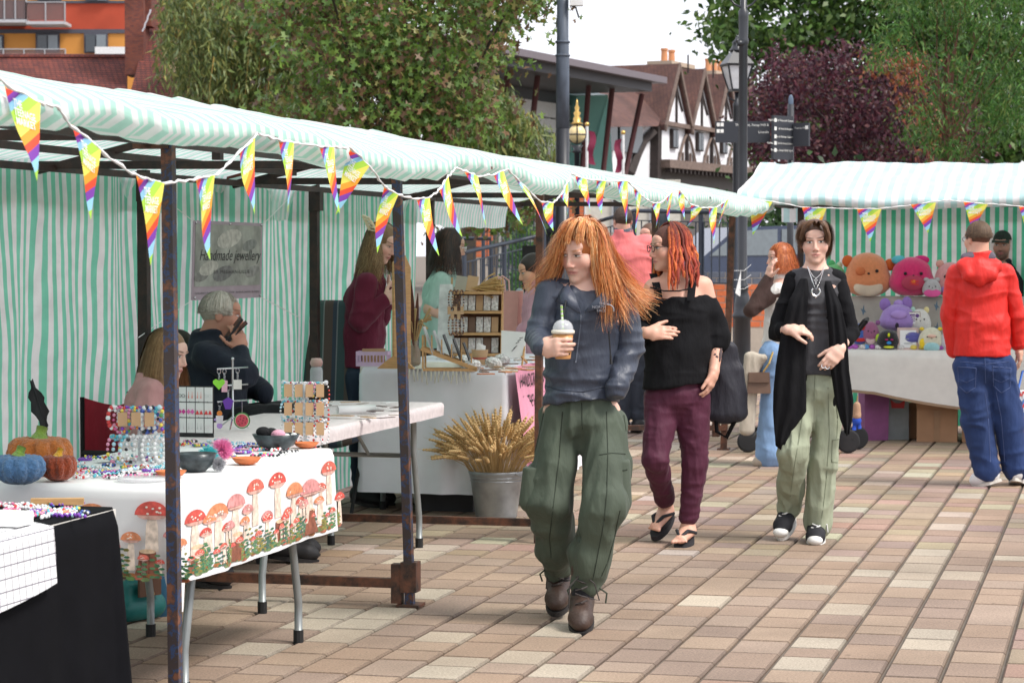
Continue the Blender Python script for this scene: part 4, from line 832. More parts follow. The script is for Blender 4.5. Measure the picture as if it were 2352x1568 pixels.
def head_sdf(F,c,Rm,s=1.,male=False,ears=True):
 E=lambda p,r,k=.012,op='u':F.ell(c+Rm@(np.array(p)*s),np.array(r)*s,k*s,Rm,op)
 E((0,.014,.032),(.072,.090,.083)); E((0,-.030,-.028),(.062,.060,.074),.03); E((0,-.050,-.078),(.040 if not male else .046,.034,.030),.025)
 E((0,-.074,-.099),(.020,.016,.014),.018); E((.044,-.050,-.024),(.024,.030,.030),.02); E((-.044,-.050,-.024),(.024,.030,.030),.02)
 E((0,-.066,.045),(.052,.024,.030),.02)
 for x in(-1,1):
  E((x*.030,-.0835,.027),(.022,.010,.008),.010); E((x*.031,-.099,.010),(.016,.016,.0095),.010,'s'); E((x*.031,-.0735,.0095),(.0155,.0125,.0115),.004)
  E((x*.011,-.0945,-.0355),(.0085,.010,.0075),.006)
  if ears:E((x*.073,.012,-.004),(.009,.019,.031),.006)
 F.cap(c+Rm@(np.array((0,-.087,.018))*s),c+Rm@(np.array((0,-.106,-.028))*s),.0065*s,.0105*s,.009*s)
 E((0,-.0865,-.0575),(.0235,.0105,.0060),.006); E((0,-.0860,-.0685),(.0195,.0105,.0068),.006); E((0,-.098,-.0628),(.024,.010,.0016),.003,'s')
def hand_sdf(F,W,d,n,a,curl=(35,40,30),s=1.,thumb=(.55,.75,.3),spread=.0,k=.006):
 W=np.asarray(W,float); d,n,a=[np.asarray(x,float)/np.linalg.norm(x)for x in(d,n,a)]; n=n-d*(n@d); n/=np.linalg.norm(n); a=a-d*(a@d)-n*(a@n); a/=np.linalg.norm(a); tips=[]
 F.cap(W,W+d*.03*s,.026*s,.027*s,.012,a,1.15)
 F.cap(W+d*.03*s-a*.006*s,W+d*.076*s,.019*s,.0165*s,.014,a,2.1)
 for i,(o,L_)in enumerate(((.029,.072),(.0095,.080),(-.0095,.074),(-.028,.058))):
  c=curl[i]if hasattr(curl[0],'__len__')else curl; p=W+d*(.085-.006*abs(i-1))*s+a*o*s; q=W+d*.05*s+a*o*.8*s; F.cap(q,p,.0105*s,.0098*s,.008); ang=0; r=.0092*s
  dd=d+a*spread*(1.5-i)
  for j,fr in enumerate((.45,.31,.24)):
   ang+=math.radians(c[j]); v=dd*math.cos(ang)+n*math.sin(ang); v=v/np.linalg.norm(v); e=p+v*L_*fr*s; F.cap(p,e,r,r*.92,.004); p=e; r*=.92
  tips.append((p,v))
 t0=W+d*.022*s+a*.022*s; v=d*thumb[0]+a*thumb[1]+n*thumb[2]; v/=np.linalg.norm(v); t1=t0+v*.048*s; v2=v*.75+d*.5+n*thumb[2]*.5; v2/=np.linalg.norm(v2); t2=t1+v2*.045*s
 F.cap(t0,t1,.0155*s,.0115*s,.012); F.cap(t1,t2,.0110*s,.0085*s,.004); tips.append((t2,v2)); return tips
def skin_material(name,skin=(.62,.36,.27),lip=(.50,.16,.15),brow=(.16,.075,.04),iris=(.10,.12,.10),gaze=0.,lid=.0,blush=.25,stubble=None):
 m=bpy.data.materials.new(name); N,L,P=nodes(m); P.inputs['Roughness'].default_value=.48; P.inputs['Specular IOR Level'].default_value=.35
 P.inputs['Subsurface Weight'].default_value=.12; P.inputs['Subsurface Radius'].default_value=(.012,.005,.003); P.inputs['Subsurface Scale'].default_value=.6
 at_=N.new('ShaderNodeAttribute'); at_.attribute_name='hp'; ab=N.new('ShaderNodeVectorMath'); ab.operation='ABSOLUTE'; L.new(at_.outputs['Vector'],ab.inputs[0])
 sx=N.new('ShaderNodeSeparateXYZ'); L.new(at_.outputs['Vector'],sx.inputs[0]); sa=N.new('ShaderNodeSeparateXYZ'); L.new(ab.outputs[0],sa.inputs[0])
 sym=N.new('ShaderNodeCombineXYZ'); L.new(sa.outputs[0],sym.inputs[0]); L.new(sx.outputs[1],sym.inputs[1]); L.new(sx.outputs[2],sym.inputs[2])
 fr=N.new('ShaderNodeMapRange'); fr.inputs['From Min'].default_value=-.03; fr.inputs['From Max'].default_value=-.045; L.new(sx.outputs[1],fr.inputs[0])
 no=N.new('ShaderNodeTexNoise'); no.inputs['Scale'].default_value=25; no.inputs['Detail'].default_value=5; tc=N.new('ShaderNodeTexCoord'); L.new(tc.outputs['Object'],no.inputs['Vector'])
 base=N.new('ShaderNodeMix'); base.data_type='RGBA'; base.inputs['A'].default_value=(*[c*.93 for c in skin],1); base.inputs['B'].default_value=(*[min(1,c*1.07)for c in skin],1); L.new(no.outputs['Fac'],base.inputs['Factor']); cur=base.outputs['Result']
 def feat(c,r,color,soft=.25,amt=1.,s=True,tilt=0.):
  nonlocal cur
  v=N.new('ShaderNodeVectorMath'); v.operation='SUBTRACT'; L.new((sym if s else at_).outputs[0 if s else 'Vector'],v.inputs[0]); v.inputs[1].default_value=(c[0],0,c[1]); vv=v
  if tilt:vv=N.new('ShaderNodeVectorRotate'); vv.rotation_type='Y_AXIS'; vv.inputs['Angle'].default_value=tilt; L.new(v.outputs[0],vv.inputs['Vector'])
  w=N.new('ShaderNodeVectorMath'); w.operation='MULTIPLY'; L.new(vv.outputs[0],w.inputs[0]); w.inputs[1].default_value=(1/r[0],0,1/r[1])
  ln=N.new('ShaderNodeVectorMath'); ln.operation='LENGTH'; L.new(w.outputs[0],ln.inputs[0])
  mr=N.new('ShaderNodeMapRange'); mr.inputs['From Min'].default_value=1+soft; mr.inputs['From Max'].default_value=1-soft; mr.inputs['To Max'].default_value=amt; L.new(ln.outputs['Value'],mr.inputs[0])
  mu=N.new('ShaderNodeMath'); mu.operation='MULTIPLY'; L.new(mr.outputs[0],mu.inputs[0]); L.new(fr.outputs[0],mu.inputs[1])
  mx=N.new('ShaderNodeMix'); mx.data_type='RGBA'; L.new(mu.outputs[0],mx.inputs['Factor']); L.new(cur,mx.inputs['A']); mx.inputs['B'].default_value=(*color,1); cur=mx.outputs['Result']
 if stubble:feat((0,-.085),(.062,.050),stubble,.35,.75)
 feat((.043,-.032),(.026,.020),(skin[0],skin[1]*.70,skin[2]*.68),.6,blush); feat((0,-.028),(.013,.010),(skin[0],skin[1]*.74,skin[2]*.72),.6,blush)
 feat((.031,.010),(.0215,.0105),(skin[0]*.66,skin[1]*.55,skin[2]*.52),.4,.45)
 if lid<.9:
  feat((.031,.0085),(.0145,.0060*(1-lid)),(.72,.70,.68),.2)
  for x in(-1,1):feat((x*.031+gaze,.0085),(.0062,.0062*(1-lid*.7)),iris,.2,1.,False); feat((x*.031+gaze,.0085),(.003,.003),(.01,.01,.01),.3,1.,False)
 feat((.0315,.0150-lid*.006),(.0170,.0026),(.05,.025,.02),.4,.9,tilt=-.08); feat((.031,.0022),(.0135,.0014),(.16,.07,.05),.5,.5)
 feat((.0325,.0325),(.0215,.0044),brow,.5,.85,tilt=.12)
 feat((.009,-.0405),(.0042,.0026),(.12,.04,.03),.5,.8); feat((0,-.0625),(.0245,.0090),lip,.3,.8); feat((0,-.0628),(.0235,.0013),(lip[0]*.25,lip[1]*.25,lip[2]*.25),.5,.85)
 L.new(cur,P.inputs['Base Color']); return m
def ribbons(paths,widths,cols,cen=None,taper=.25):
 """hair ribbons: paths (n,m,3)"""
 P=np.asarray(paths,float); n,m,_=P.shape; T=np.gradient(P,axis=1); T/=np.linalg.norm(T,axis=2)[...,None]+1e-9
 out=P-(P.mean((0,1))if cen is None else cen); S=np.cross(T,out); S/=np.linalg.norm(S,axis=2)[...,None]+1e-9
 w=.62*np.asarray(widths)[:,None,None]*np.concatenate([np.linspace(.6,1,3),np.linspace(1,taper,m-3)])[None,:,None]
 V=np.stack([P-S*w,P+S*w],2).reshape(-1,3); I=np.arange(n*m*2).reshape(n,m,2)
 F=np.stack([I[:,:-1,0],I[:,:-1,1],I[:,1:,1],I[:,1:,0]],-1).reshape(-1,4); C=np.repeat(np.asarray(cols),m*2,axis=0); return V,F,C
def hair_material(name,rough=.42):
 m=mat(name,rough=rough,var=.22,scale=50,attr='Col',spec=.5,transl=.12); return m
def strands(c,Rm,s,n,length,cols,rs,front=55.,front_len=.0,wind=(0,0,0),out=.25,wave=.012,w=.0035,m=14,part=0.,bangs=0,bang_el=38.,grav=1.,lenvar=.25,top=1.03,seedspread=1.):
 paths=[]; ws=[]; cc=[]; rad=np.array((.079,.099,.092))*top
 n=int(n*1.7); bangs=int(bangs*1.7)
 for k in range(n):
  isb=k<bangs
  phi=math.radians(rs.uniform(-front,front))if isb else math.radians(rs.uniform(front,360-front)); L_=length*rs.uniform(1-lenvar,1+lenvar*.4)
  if hasattr(front_len,'__call__')and not isb:L_=front_len(phi)*rs.uniform(1-lenvar,1+lenvar*.3)
  el0=rs.uniform(20,88); el1=bang_el+rs.uniform(-6,6)if isb else rs.uniform(-12,8); pts=[]; jr=1+rs.uniform(-.02,.05); ne=6
  for j in range(ne):
   el=math.radians(el0+(el1-el0)*j/(ne-1))if el0>el1 else math.radians(el1)
   q=np.array((math.sin(phi)*math.cos(el),-math.cos(phi)*math.cos(el),math.sin(el)))*rad*jr+np.array((part*math.sin(el),.012,.030)); pts.append(c+Rm@(q*s))
  p=pts[-1].copy(); o=p-c; o[2]=0; o/=np.linalg.norm(o)+1e-9; L_=.02 if isb else L_; d=(o*.5+np.array((0,0,-1.))); ph=rs.uniform(0,6.28,2); wv=wave*rs.uniform(.4,1.4); nst=m-ne
  wd=np.asarray(wind,float)*rs.uniform(.5,1.4)
  for j in range(nst):
   t=(j+1)/nst; d=d*.80+np.array((0,0,-.2*grav))+o*out*.05+wd*.2*t; dd=d/np.linalg.norm(d); p=p+dd*L_/nst
   sdv=np.cross(dd,o); pts.append(p+sdv*wv*math.sin(t*9+ph[0])*t+o*wv*.6*math.sin(t*7+ph[1])*t)
  paths.append(pts); ws.append(w*rs.uniform(.5,1.3)); cc.append(np.asarray(cols[rs.randint(len(cols))])*rs.uniform(.8,1.25))
 return ribbons(paths,ws,cc,cen=c)
def cap_hair(c,Rm,s,h=.006,col_=(.2,.1,.05),face=(.060,.075,.112),fc=(0,-.105,-.045),rad=(.080,.099,.091),low=None,extra=()):
 F=Field(c-.2,c+.2,h); F.ell(c+Rm@(np.array((0,.014,.032))*s),np.array(rad)*s,.01,Rm)
 for(p,r)in extra:F.ell(c+Rm@(np.array(p)*s),np.array(r)*s,.02,Rm)
 F.ell(c+Rm@(np.array(fc)*s),np.array(face)*s,.012,Rm,'s')
 if low is not None:F.cut(c+Rm@(np.array((0,0,low))*s),Rm@np.array((0,-.25,-1.)))
 V,Fa=F.mesh(); return V,Fa,np.tile(np.asarray(col_),(len(V),1))
def hair_obj(parent,m,parts,name='hair'):
 V=[]; F=[]; C=[]; o=0
 for v,f,c in parts:V.append(v); F.append(f+o); C.append(c); o+=len(v)
 return mesh_np(name,np.concatenate(V),np.concatenate(F),m,parent,True,np.concatenate(C))
class Person:
 def __init__(s,label,base_px,Y0,group=None):
  b=at(base_px[0],base_px[1],Y0); s.base=np.array((b[0],b[1],0.)); s.Y0=Y0; s.o=thing('person',label,'person',s.base,0,group); s.J={}
 def P(s,u,v,dy=0.):return at(u,v,s.Y0+dy)-s.base
 def set(s,**k):
  for n,q in k.items():s.J[n]=s.P(*q)
  return s
 def head(s,u,v,dy,yaw,pitch=0,roll=0,sc=1.):s.hc=s.P(u,v,dy); s.R=rot(yaw,pitch,roll); s.hs=sc; return s
 def body(s,skin,hands=(),h=.006,male=False,feet=True,slim=1.,torso=(.096,.10),bare_feet=False,hi=None):
  J=s.J; pts=np.array(list(J.values())+[s.hc]); F=Field(pts.min(0)-.22,pts.max(0)+.22,h); side=J['shR']-J['shL']
  F.cap(J['chest'],J['pelvis'],torso[0],torso[1],.03,side,1.3); F.cap(J['shL']*.85+J['shR']*.15,J['shR']*.85+J['shL']*.15,.052,.052,.05); F.cap(J['neck']-(0,0,.03),s.hc+s.R@np.array((0,.02,-.04))*s.hs,.056 if not male else .066,.050 if not male else .060,.03)
  F.cap(J['neck']-(0,0,.05),J['chest'],.072,torso[0]-.006,.04,side,1.3)
  for q in 'LR':
   if 'el'+q in J:
    F.cap(J['sh'+q],J['el'+q],.046*slim,.038*slim,.03)
    if 'wr'+q in J:F.cap(J['el'+q],J['wr'+q],.037*slim,.0255*slim,.012)
   if 'hip'+q in J:
    F.cap(J['hip'+q],J['kn'+q],.080*slim,.055*slim,.03); F.cap(J['kn'+q],J['an'+q],.052*slim,.034*slim,.02)
    if 'toe'+q in J:
     a,t=J['an'+q],J['toe'+q]; F.cap(a-(0,0,.03),t,.036,.024,.02,np.cross(t-a,(0,0,1.)),1.3)
     if bare_feet:
      fd=t-a; fd[2]*=.3; fd/=np.linalg.norm(fd); sdv=np.cross(fd,(0,0,1.))
      for k in range(5):p=t+sdv*(-.034+k*.017)*(1 if q=='L' else-1)+fd*(.035-.006*k)-(0,0,.008); F.cap(t+sdv*(-.02+k*.01)*(1 if q=='L' else-1),p,.012,.0095-.0008*k,.006)
  s.tips=[hand_sdf(F,*a,**k)for a,k in hands]
  F.cut((0,0,.004),(0,0,-1))
  head_sdf(F,s.hc,s.R,s.hs,male); V,Fa=F.mesh(); hp=(V-s.hc)@s.R/s.hs; far=(np.abs(hp)>.16).any(1); hp[far]=9.; mesh_np('body',V,Fa,skin,s.o,True,None,hp); return s
 def wear(s,name,m,prims,cuts=(),h=.009,folds=(),parent=None,smooth=1,label=None,subs=()):
  lo=np.array([9.,9,9]); hi=-lo
  for p in prims:
   a,b,r=np.asarray(p[0],float),np.asarray(p[1],float),max(p[2],p[3])*max(1,(p[6]if len(p)>6 else 1))+.03; lo=np.minimum(lo,np.minimum(a,b)-r); hi=np.maximum(hi,np.maximum(a,b)+r)
  F=Field(lo,hi,h)
  for p in prims:F.cap(p[0],p[1],p[2],p[3],p[4]if len(p)>4 else .03,p[5]if len(p)>5 else None,p[6]if len(p)>6 else 1.)
  for p in subs:F.cap(p[0],p[1],p[2],p[3],.004,p[4]if len(p)>4 else None,p[5]if len(p)>5 else 1.,op='s')
  for c in cuts:F.cut(*c)
  V,Fa=F.mesh(); V=lap(V,Fa,smooth,.5)
  if folds:
   N=vnormals(V,Fa)
   for(amp,fr,ridged,seed)in folds:
    q=V*np.asarray(fr)+seed; n=vn(q+.6*vn(q*.5)[:,None]); V=V+N*(amp*((.68-2*np.abs(n))if ridged else n))[:,None]
  o=mesh_np(name,V,Fa,m,parent or s.o,True)
  if hasattr(s,'J'):s.bvh=BVHTree.FromPolygons(V.tolist(),Fa.tolist())
  if label:o['label']=label
  return o
 def hollow(s,torso=(.096,.10),e=.005):
  J=s.J; side=J['shR']-J['shL']
  return[(J['chest'],J['pelvis'],torso[0]-e,torso[1]-e,side,1.3),(J['neck']-(0,0,.05),J['chest'],.072-e,torso[0]-.006-e,side,1.3),(J['neck']-(0,0,.06),s.hc,.056-e,.05-e),(J['shL']*.85+J['shR']*.15,J['shR']*.85+J['shL']*.15,.052-e,.052-e)]
 def line(s,name,pxs,m,r=.002,parent=None,n=7,bvh=None):
  pts=[]; o=Vector(CP-s.base)
  for(a,b)in zip(pxs[:-1],pxs[1:]):
   for t in np.linspace(0,1,n):
    d=Vector(ray(a[0]+(b[0]-a[0])*t,a[1]+(b[1]-a[1])*t)).normalized(); h_=(bvh or s.bvh).ray_cast(o,d)
    if h_[0]is not None:pts.append(np.array(h_[0]+h_[1]*.0006))
  if len(pts)>2:q=MB(); q.tube(pts,r,5); return q.build(name,m,parent or s.o,smooth=True)
 def shoe(s,ank,toe,m,sole_m,hgt=.09,w=.040,name='shoe',shaft=.06):
  ank,toe=np.asarray(ank,float),np.asarray(toe,float); fd=toe-ank; fd[2]=0; fl_=fd/(np.linalg.norm(fd)+1e-9); sdv=np.cross(fl_,(0,0,1.)); heel=ank-fl_*.035; ball=toe-(toe-ank)*.22
  up=np.cross(sdv,toe-heel); up/=np.linalg.norm(up); up=up if up[2]>0 else-up
  o=s.wear(name,m,[(heel+up*-.0,ank+(0,0,shaft),.042,.045),(heel-(0,0,.02),ball,.040,.040,.03,sdv,1.1),(ball,toe,.040,.030,.02,sdv,1.2),(ank,ball,.045,.034,.03)],h=.006,smooth=1)
  b=MB(); n=14; c0=heel-up*.045; c1=toe-up*.026; ring=[]
  for k in range(28):
   a=2*math.pi*k/28; x=math.cos(a); y=math.sin(a); t=.5+.5*x; wd=(w+.008)*(1 if t>.35 else .86); p=c0+(c1-c0)*t+(c1-c0)/np.linalg.norm(c1-c0)*(.035*x)+sdv*y*wd; ring.append(p)
  b.prism(ring,-up*.022); b.build('sole',sole_m,o); return o
def cloth(name,c,rough=.75,bump=.25,var=.10,scale=30,bscale=20,sheen=.04,**k):return mat(name,c,rough,var=var,scale=scale,bump=.55,bscale=bscale,sheen=sheen,dist=.02,stretch=(1,1,.38),**k)
Z3=np.array((0,0,1.))
# ---------------------------------------------------------------- the red haired woman walking in front
p=Person('woman with long flowing ginger hair, navy fleece and green cargo trousers, walking in front',(1330,1450),9.9); J=p.J
p.set(neck=(1352,655,.03),chest=(1348,730,.03),waist=(1335,850,.03),pelvis=(1335,930,.03),shL=(1265,672,.02),shR=(1428,682,.02),elL=(1236,775,-.02),wrL=(1243,797,-.24),elR=(1448,798,.02),wrR=(1414,893,-.07),hipL=(1288,950,.03),hipR=(1384,950,.03),knL=(1268,1175,-.02),knR=(1378,1185,-.12),anL=(1284,1335,.27),anR=(1336,1378,-.08),toeL=(1278,1386,.12),toeR=(1333,1432,-.24))
p.head(1336,578,.0,-36,17,3,.98)
sk=skin_material('skin_fair',(.70,.43,.335),(.52,.17,.15),(.38,.15,.06),(.10,.10,.08),gaze=-.004,lid=.45,blush=.55)
cupc=p.P(1293,792,-.25)
hd=cupc-J['wrL'];
p.body(sk,[((J['wrL'],(.74,-.55,.02),(.55,.74,0),(0.0,0,1.)),dict(curl=(32,36,26),thumb=(.5,.45,.95)))],h=.0055,slim=.95,torso=(.107,.086))
NAVY=cloth('navy_fleece',(.040,.050,.076),.48,var=.10,spec=.5)
sdv=J['shR']-J['shL']
p.wear('fleece_top',NAVY,[(J['chest'],J['waist'],.121,.114,.03,sdv,1.24),(J['waist'],J['pelvis']-(0,0,.02),.114,.136,.04,sdv,1.20),(J['shL']+(.05,0,.004),J['shR']-(.05,0,-.004),.055,.055,.05),(J['neck']-(0,0,.07),J['neck']+(.0,.02,.03),.088,.060,.03),(J['shL']+(.01,0,0),J['shL']*.8+J['elL']*.2,.056,.05,.03),(J['shR']-(.01,0,0),J['shR']*.8+J['elR']*.2,.056,.05,.03)],cuts=[(J['neck']+(.0,-.0,.040),(.05,-.85,1)),(J['pelvis']+(.0,-.1,.018),(.06,-.12,-1))],subs=p.hollow((.107,.086))+[(p.P(1350,640,-.105),p.P(1336,706,-.105),.058,.016),(p.P(1350,630,-.05),p.P(1345,660,-.10),.055,.045)],h=.0065,folds=[(.007,(6,6,15),True,9.),(.006,(14,14,6),True,3.),(.006,(9,9,24),True,5.)],smooth=1)
p.line('zip',[(1334,722),(1334,742),(1328,790),(1322,832)],mat('zip_grey',(.10,.115,.15),.4),.0035); p.line('hem_seam',[(1246,884),(1290,897),(1340,900),(1400,884)],mat('navy_seam',(.022,.028,.045),.6),.002); p.line('seam',[(1296,655),(1272,700),(1264,745)],mat('navy_seam',(.022,.028,.045),.6),.002)
for q_,rr_ in(('L',(.058,.053,.036)),('R',(.060,.055,.046))):p.wear('sleeve',NAVY,[(J['sh'+q_]+(0,0,.0),J['el'+q_],rr_[0],rr_[1],.012),(J['el'+q_],J['wr'+q_],rr_[1]-.001,rr_[2],.012)],h=.006,folds=[(.006,(8,8,22),True,3.+rr_[2]),(.006,(16,16,10),True,7.)],smooth=1)
for sg in(-1,1):
 q=MB(); c=1350+sg*36; pts=[[p.P(c+sg*2,640+4*(sg<0),.01),p.P(c+sg*10,652,-.04),p.P(1350+sg*30,676,-.105),p.P(1338+sg*4,716,-.118)],[p.P(c+sg*18,655,.01),p.P(c+sg*30,672,-.05),p.P(1345+sg*58,692+6*(sg>0),-.128),p.P(1338+sg*5,720,-.128)]]
 q.grid([[a+np.array((0,0,0))for a in r]for r in pts]); o=q.build('collar',NAVY,p.o,smooth=True); o.modifiers.new('thick','SOLIDIFY').thickness=.006
q=MB(); q.tube([p.P(1300,690,-.125),p.P(1296,720,-.150),p.P(1292,750,-.158)],.003,5); q.build('drawcord',mat('black_cord',(.012,.012,.014),.5),p.o); q=MB(); q.tube([p.P(1398,760,-.15),p.P(1402,810,-.14),p.P(1404,836,-.14)],[.003,.003,.008],6); q.build('drawcord',mat('black_cord',(.012,.012,.014),.5),p.o)
q=MB();
for i,t in enumerate(('THE','NORTH','FACE')):put_text(q,t,.016,p.P(1392,700+i*8,-.150),(1,0,0),(0,0,1),align='RIGHT',cw=.0)
q.tube([p.P(1396+14*math.cos(t),712-13*math.sin(t),-.16)for t in np.linspace(-.2,1.7,6)],.0022,4); q.build('chest_logo',mat('logo_grey',(.28,.28,.31),.6),p.o)
OLIVE=cloth('olive_cotton',(.062,.080,.056),.75,var=.22,scale=7,bump=.3)
cufL=J['knL']*.20+J['anL']*.80; cufR=p.P(1345,1340,-.08); shinL=J['knL']*.55+J['anL']*.45
p.wear('cargo_trousers',OLIVE,[(J['pelvis']+(0,0,.03),J['pelvis']-(0,0,.05),.100,.114,.04,sdv,1.25),(J['hipL']-(0,0,.03),J['knL']+(-.01,0,.04),.088,.090,.03),(J['knL']+(-.01,0,.04),shinL,.090,.080,.03),(shinL,cufL,.080,.055,.03),(J['hipR']-(0,0,.03),J['knR']+(.012,0,.05),.090,.088,.03),(J['knR']+(.012,0,.05),cufR+(.02,0,.1),.088,.082,.03),(cufR+(.015,0,.11),cufR,.080,.055,.03),(p.P(1236,1090,.06),p.P(1238,1150,.06),.045,.04,.05),(p.P(1418,1070,.0),p.P(1412,1150,.0),.05,.05,.05)],cuts=[(J['pelvis']+(0,0,.09),(0,0,1))],subs=[(p.P(1335,1030,-.11),p.P(1332,1230,-.13),.012,.022)],h=.0075,folds=[(.012,(13,13,2.2),True,2.),(.010,(5,5,9),True,6.),(.005,(18,18,7),True,4.)],smooth=1)
SEAM=mat('olive_seam',(.030,.040,.027),.9)
for pxs in([(1292,945),(1284,1050),(1272,1150),(1262,1235),(1266,1280)],[(1393,945),(1396,1040),(1394,1130),(1388,1195),(1372,1280),(1362,1330)],[(1336,925),(1338,985)],[(1424,1172),(1412,1230),(1396,1290),(1380,1325)],[(1376,1044),(1405,1040),(1436,1042)],[(1252,935),(1240,990),(1226,1050)],[(1430,935),(1438,990)]):p.line('seam',pxs,SEAM,.0022)
pk=p.wear('pocket',OLIVE,[(p.P(1418,1060,-.06),p.P(1416,1150,-.07),.052,.060,.03)],cuts=[(p.P(1418,1052,0),(0,0,1)),(p.P(1416,1166,0),(0,0,-1))],h=.007,folds=[(.006,(12,12,8),True,3.)])
p.line('pocket_edge',[(1396,1080),(1418,1082),(1440,1078)],SEAM,.003,pk); p.line('pocket_edge',[(1420,1085),(1418,1150)],SEAM,.002,pk)
pk=p.wear('pocket',OLIVE,[(p.P(1222,1080,-.02),p.P(1218,1150,-.02),.042,.05,.03)],cuts=[(p.P(1222,1070,0),(0,0,1))],h=.007,folds=[(.006,(12,12,8),True,5.)])
for c,dd in((cufL,-.03),(cufR,.0)):
 q=MB(); q.tube([c+(-.05,-.03,0),c+(-.075,-.045,-.02),c+(-.065,-.05,-.05)],.004,5); q.build('ankle_cord',mat('olive_cord',(.04,.05,.035),.8),p.o); q=MB(); q.tube([c+(.055,-.05,-.01),c+(.085,-.06,-.03),c+(.08,-.06,-.07)],.004,5); q.build('ankle_cord',mat('olive_cord',(.04,.05,.035),.8),p.o)
SOCK=cloth('dark_sock',(.012,.012,.016),.9)
for c,a in((cufL,J['anL']),(cufR,J['anR'])):p.wear('sock',SOCK,[(c,a,.050,.046)],h=.008)
BOOT=mat('brown_leather',(.055,.032,.024),.5,var=.3,scale=20,bump=.3,bscale=90); SOLE=mat('dark_rubber',(.022,.02,.02),.7); LACE=mat('boot_lace',(.05,.042,.04),.8)
for an,to in(('anL','toeL'),('anR','toeR')):
 A,T=J[an],J[to]; o=p.shoe(A+(0,0,.0),T,BOOT,SOLE,name='boot',shaft=.15,w=.045)
 q=MB(); fd=(T-A)/np.linalg.norm(T-A); top=A+np.array((0,-.050,.11))
 for k in range(6):
  c=top+(A+fd*.12+(0,-.015,.030)-top)*(k/5); q.tube([c+(-.024,.008,.008 if k%2 else-.008),c+(0,-.008,0),c+(.024,.008,-.008 if k%2 else .008)],.0035,5)
 q.tube([top+(.01,-.01,0),top+(.05,-.03,-.03),top+(.07,-.02,-.10),top+(.03,-.03,-.09)],.003,5); q.tube([top+(-.01,-.01,0),top+(-.05,-.03,-.04),top+(-.055,-.03,-.13)],.003,5); q.build('laces',LACE,o)
q=MB()
for t,v in p.tips[0][:4]:q.ball(tuple(t+v*.002+np.array((0,-.007,0))),(.0065,.0045,.0058),8,6)
q.build('nail_polish',mat('dark_nail_polish',(.035,.008,.012),.2),p.o,smooth=True)
rs=np.random.RandomState(8); GING=[(.76,.34,.12),(.64,.24,.075),(.84,.42,.15),(.56,.16,.045),(.88,.58,.30),(.46,.12,.04),(.80,.36,.12)]
def locks(pp,guides,cols,w=.0026,m=16,taper=.2):
 paths=[]; ws=[]; cc=[]
 for g_,n,r0,r1,wv in guides:
  G=np.array([pp.P(*k)for k in g_]); tt=np.linspace(0,1,len(G)); T=np.linspace(0,1,m)
  B=np.stack([np.interp(T,tt,G[:,i])for i in range(3)],1);
  for _ in range(2):B[1:-1]=.25*B[:-2]+.5*B[1:-1]+.25*B[2:]
  for _ in range(int(n*3.6)):
   o=np.clip(rs.normal(size=3),-2,2)*.55; sp=r0*.6+(r1-r0*.6)*T**1.2; ln=rs.uniform(.62,1.08); Bi=np.stack([np.interp(np.clip(T*ln,0,1),T,B[:,i])for i in range(3)],1)
   ph=rs.uniform(0,6.28,3); q=Bi+o[None]*sp[:,None]+wv*(T[:,None]**1.0)*np.stack([np.sin(T*8+ph[0]),np.sin(T*7+ph[1]),np.sin(T*9+ph[2])*.5],1)
   paths.append(q); ws.append(w*rs.uniform(.5,1.35)); cc.append(np.asarray(cols[rs.randint(len(cols))])*rs.uniform(.75,1.25))
 return ribbons(paths,ws,cc,cen=pp.hc,taper=taper)
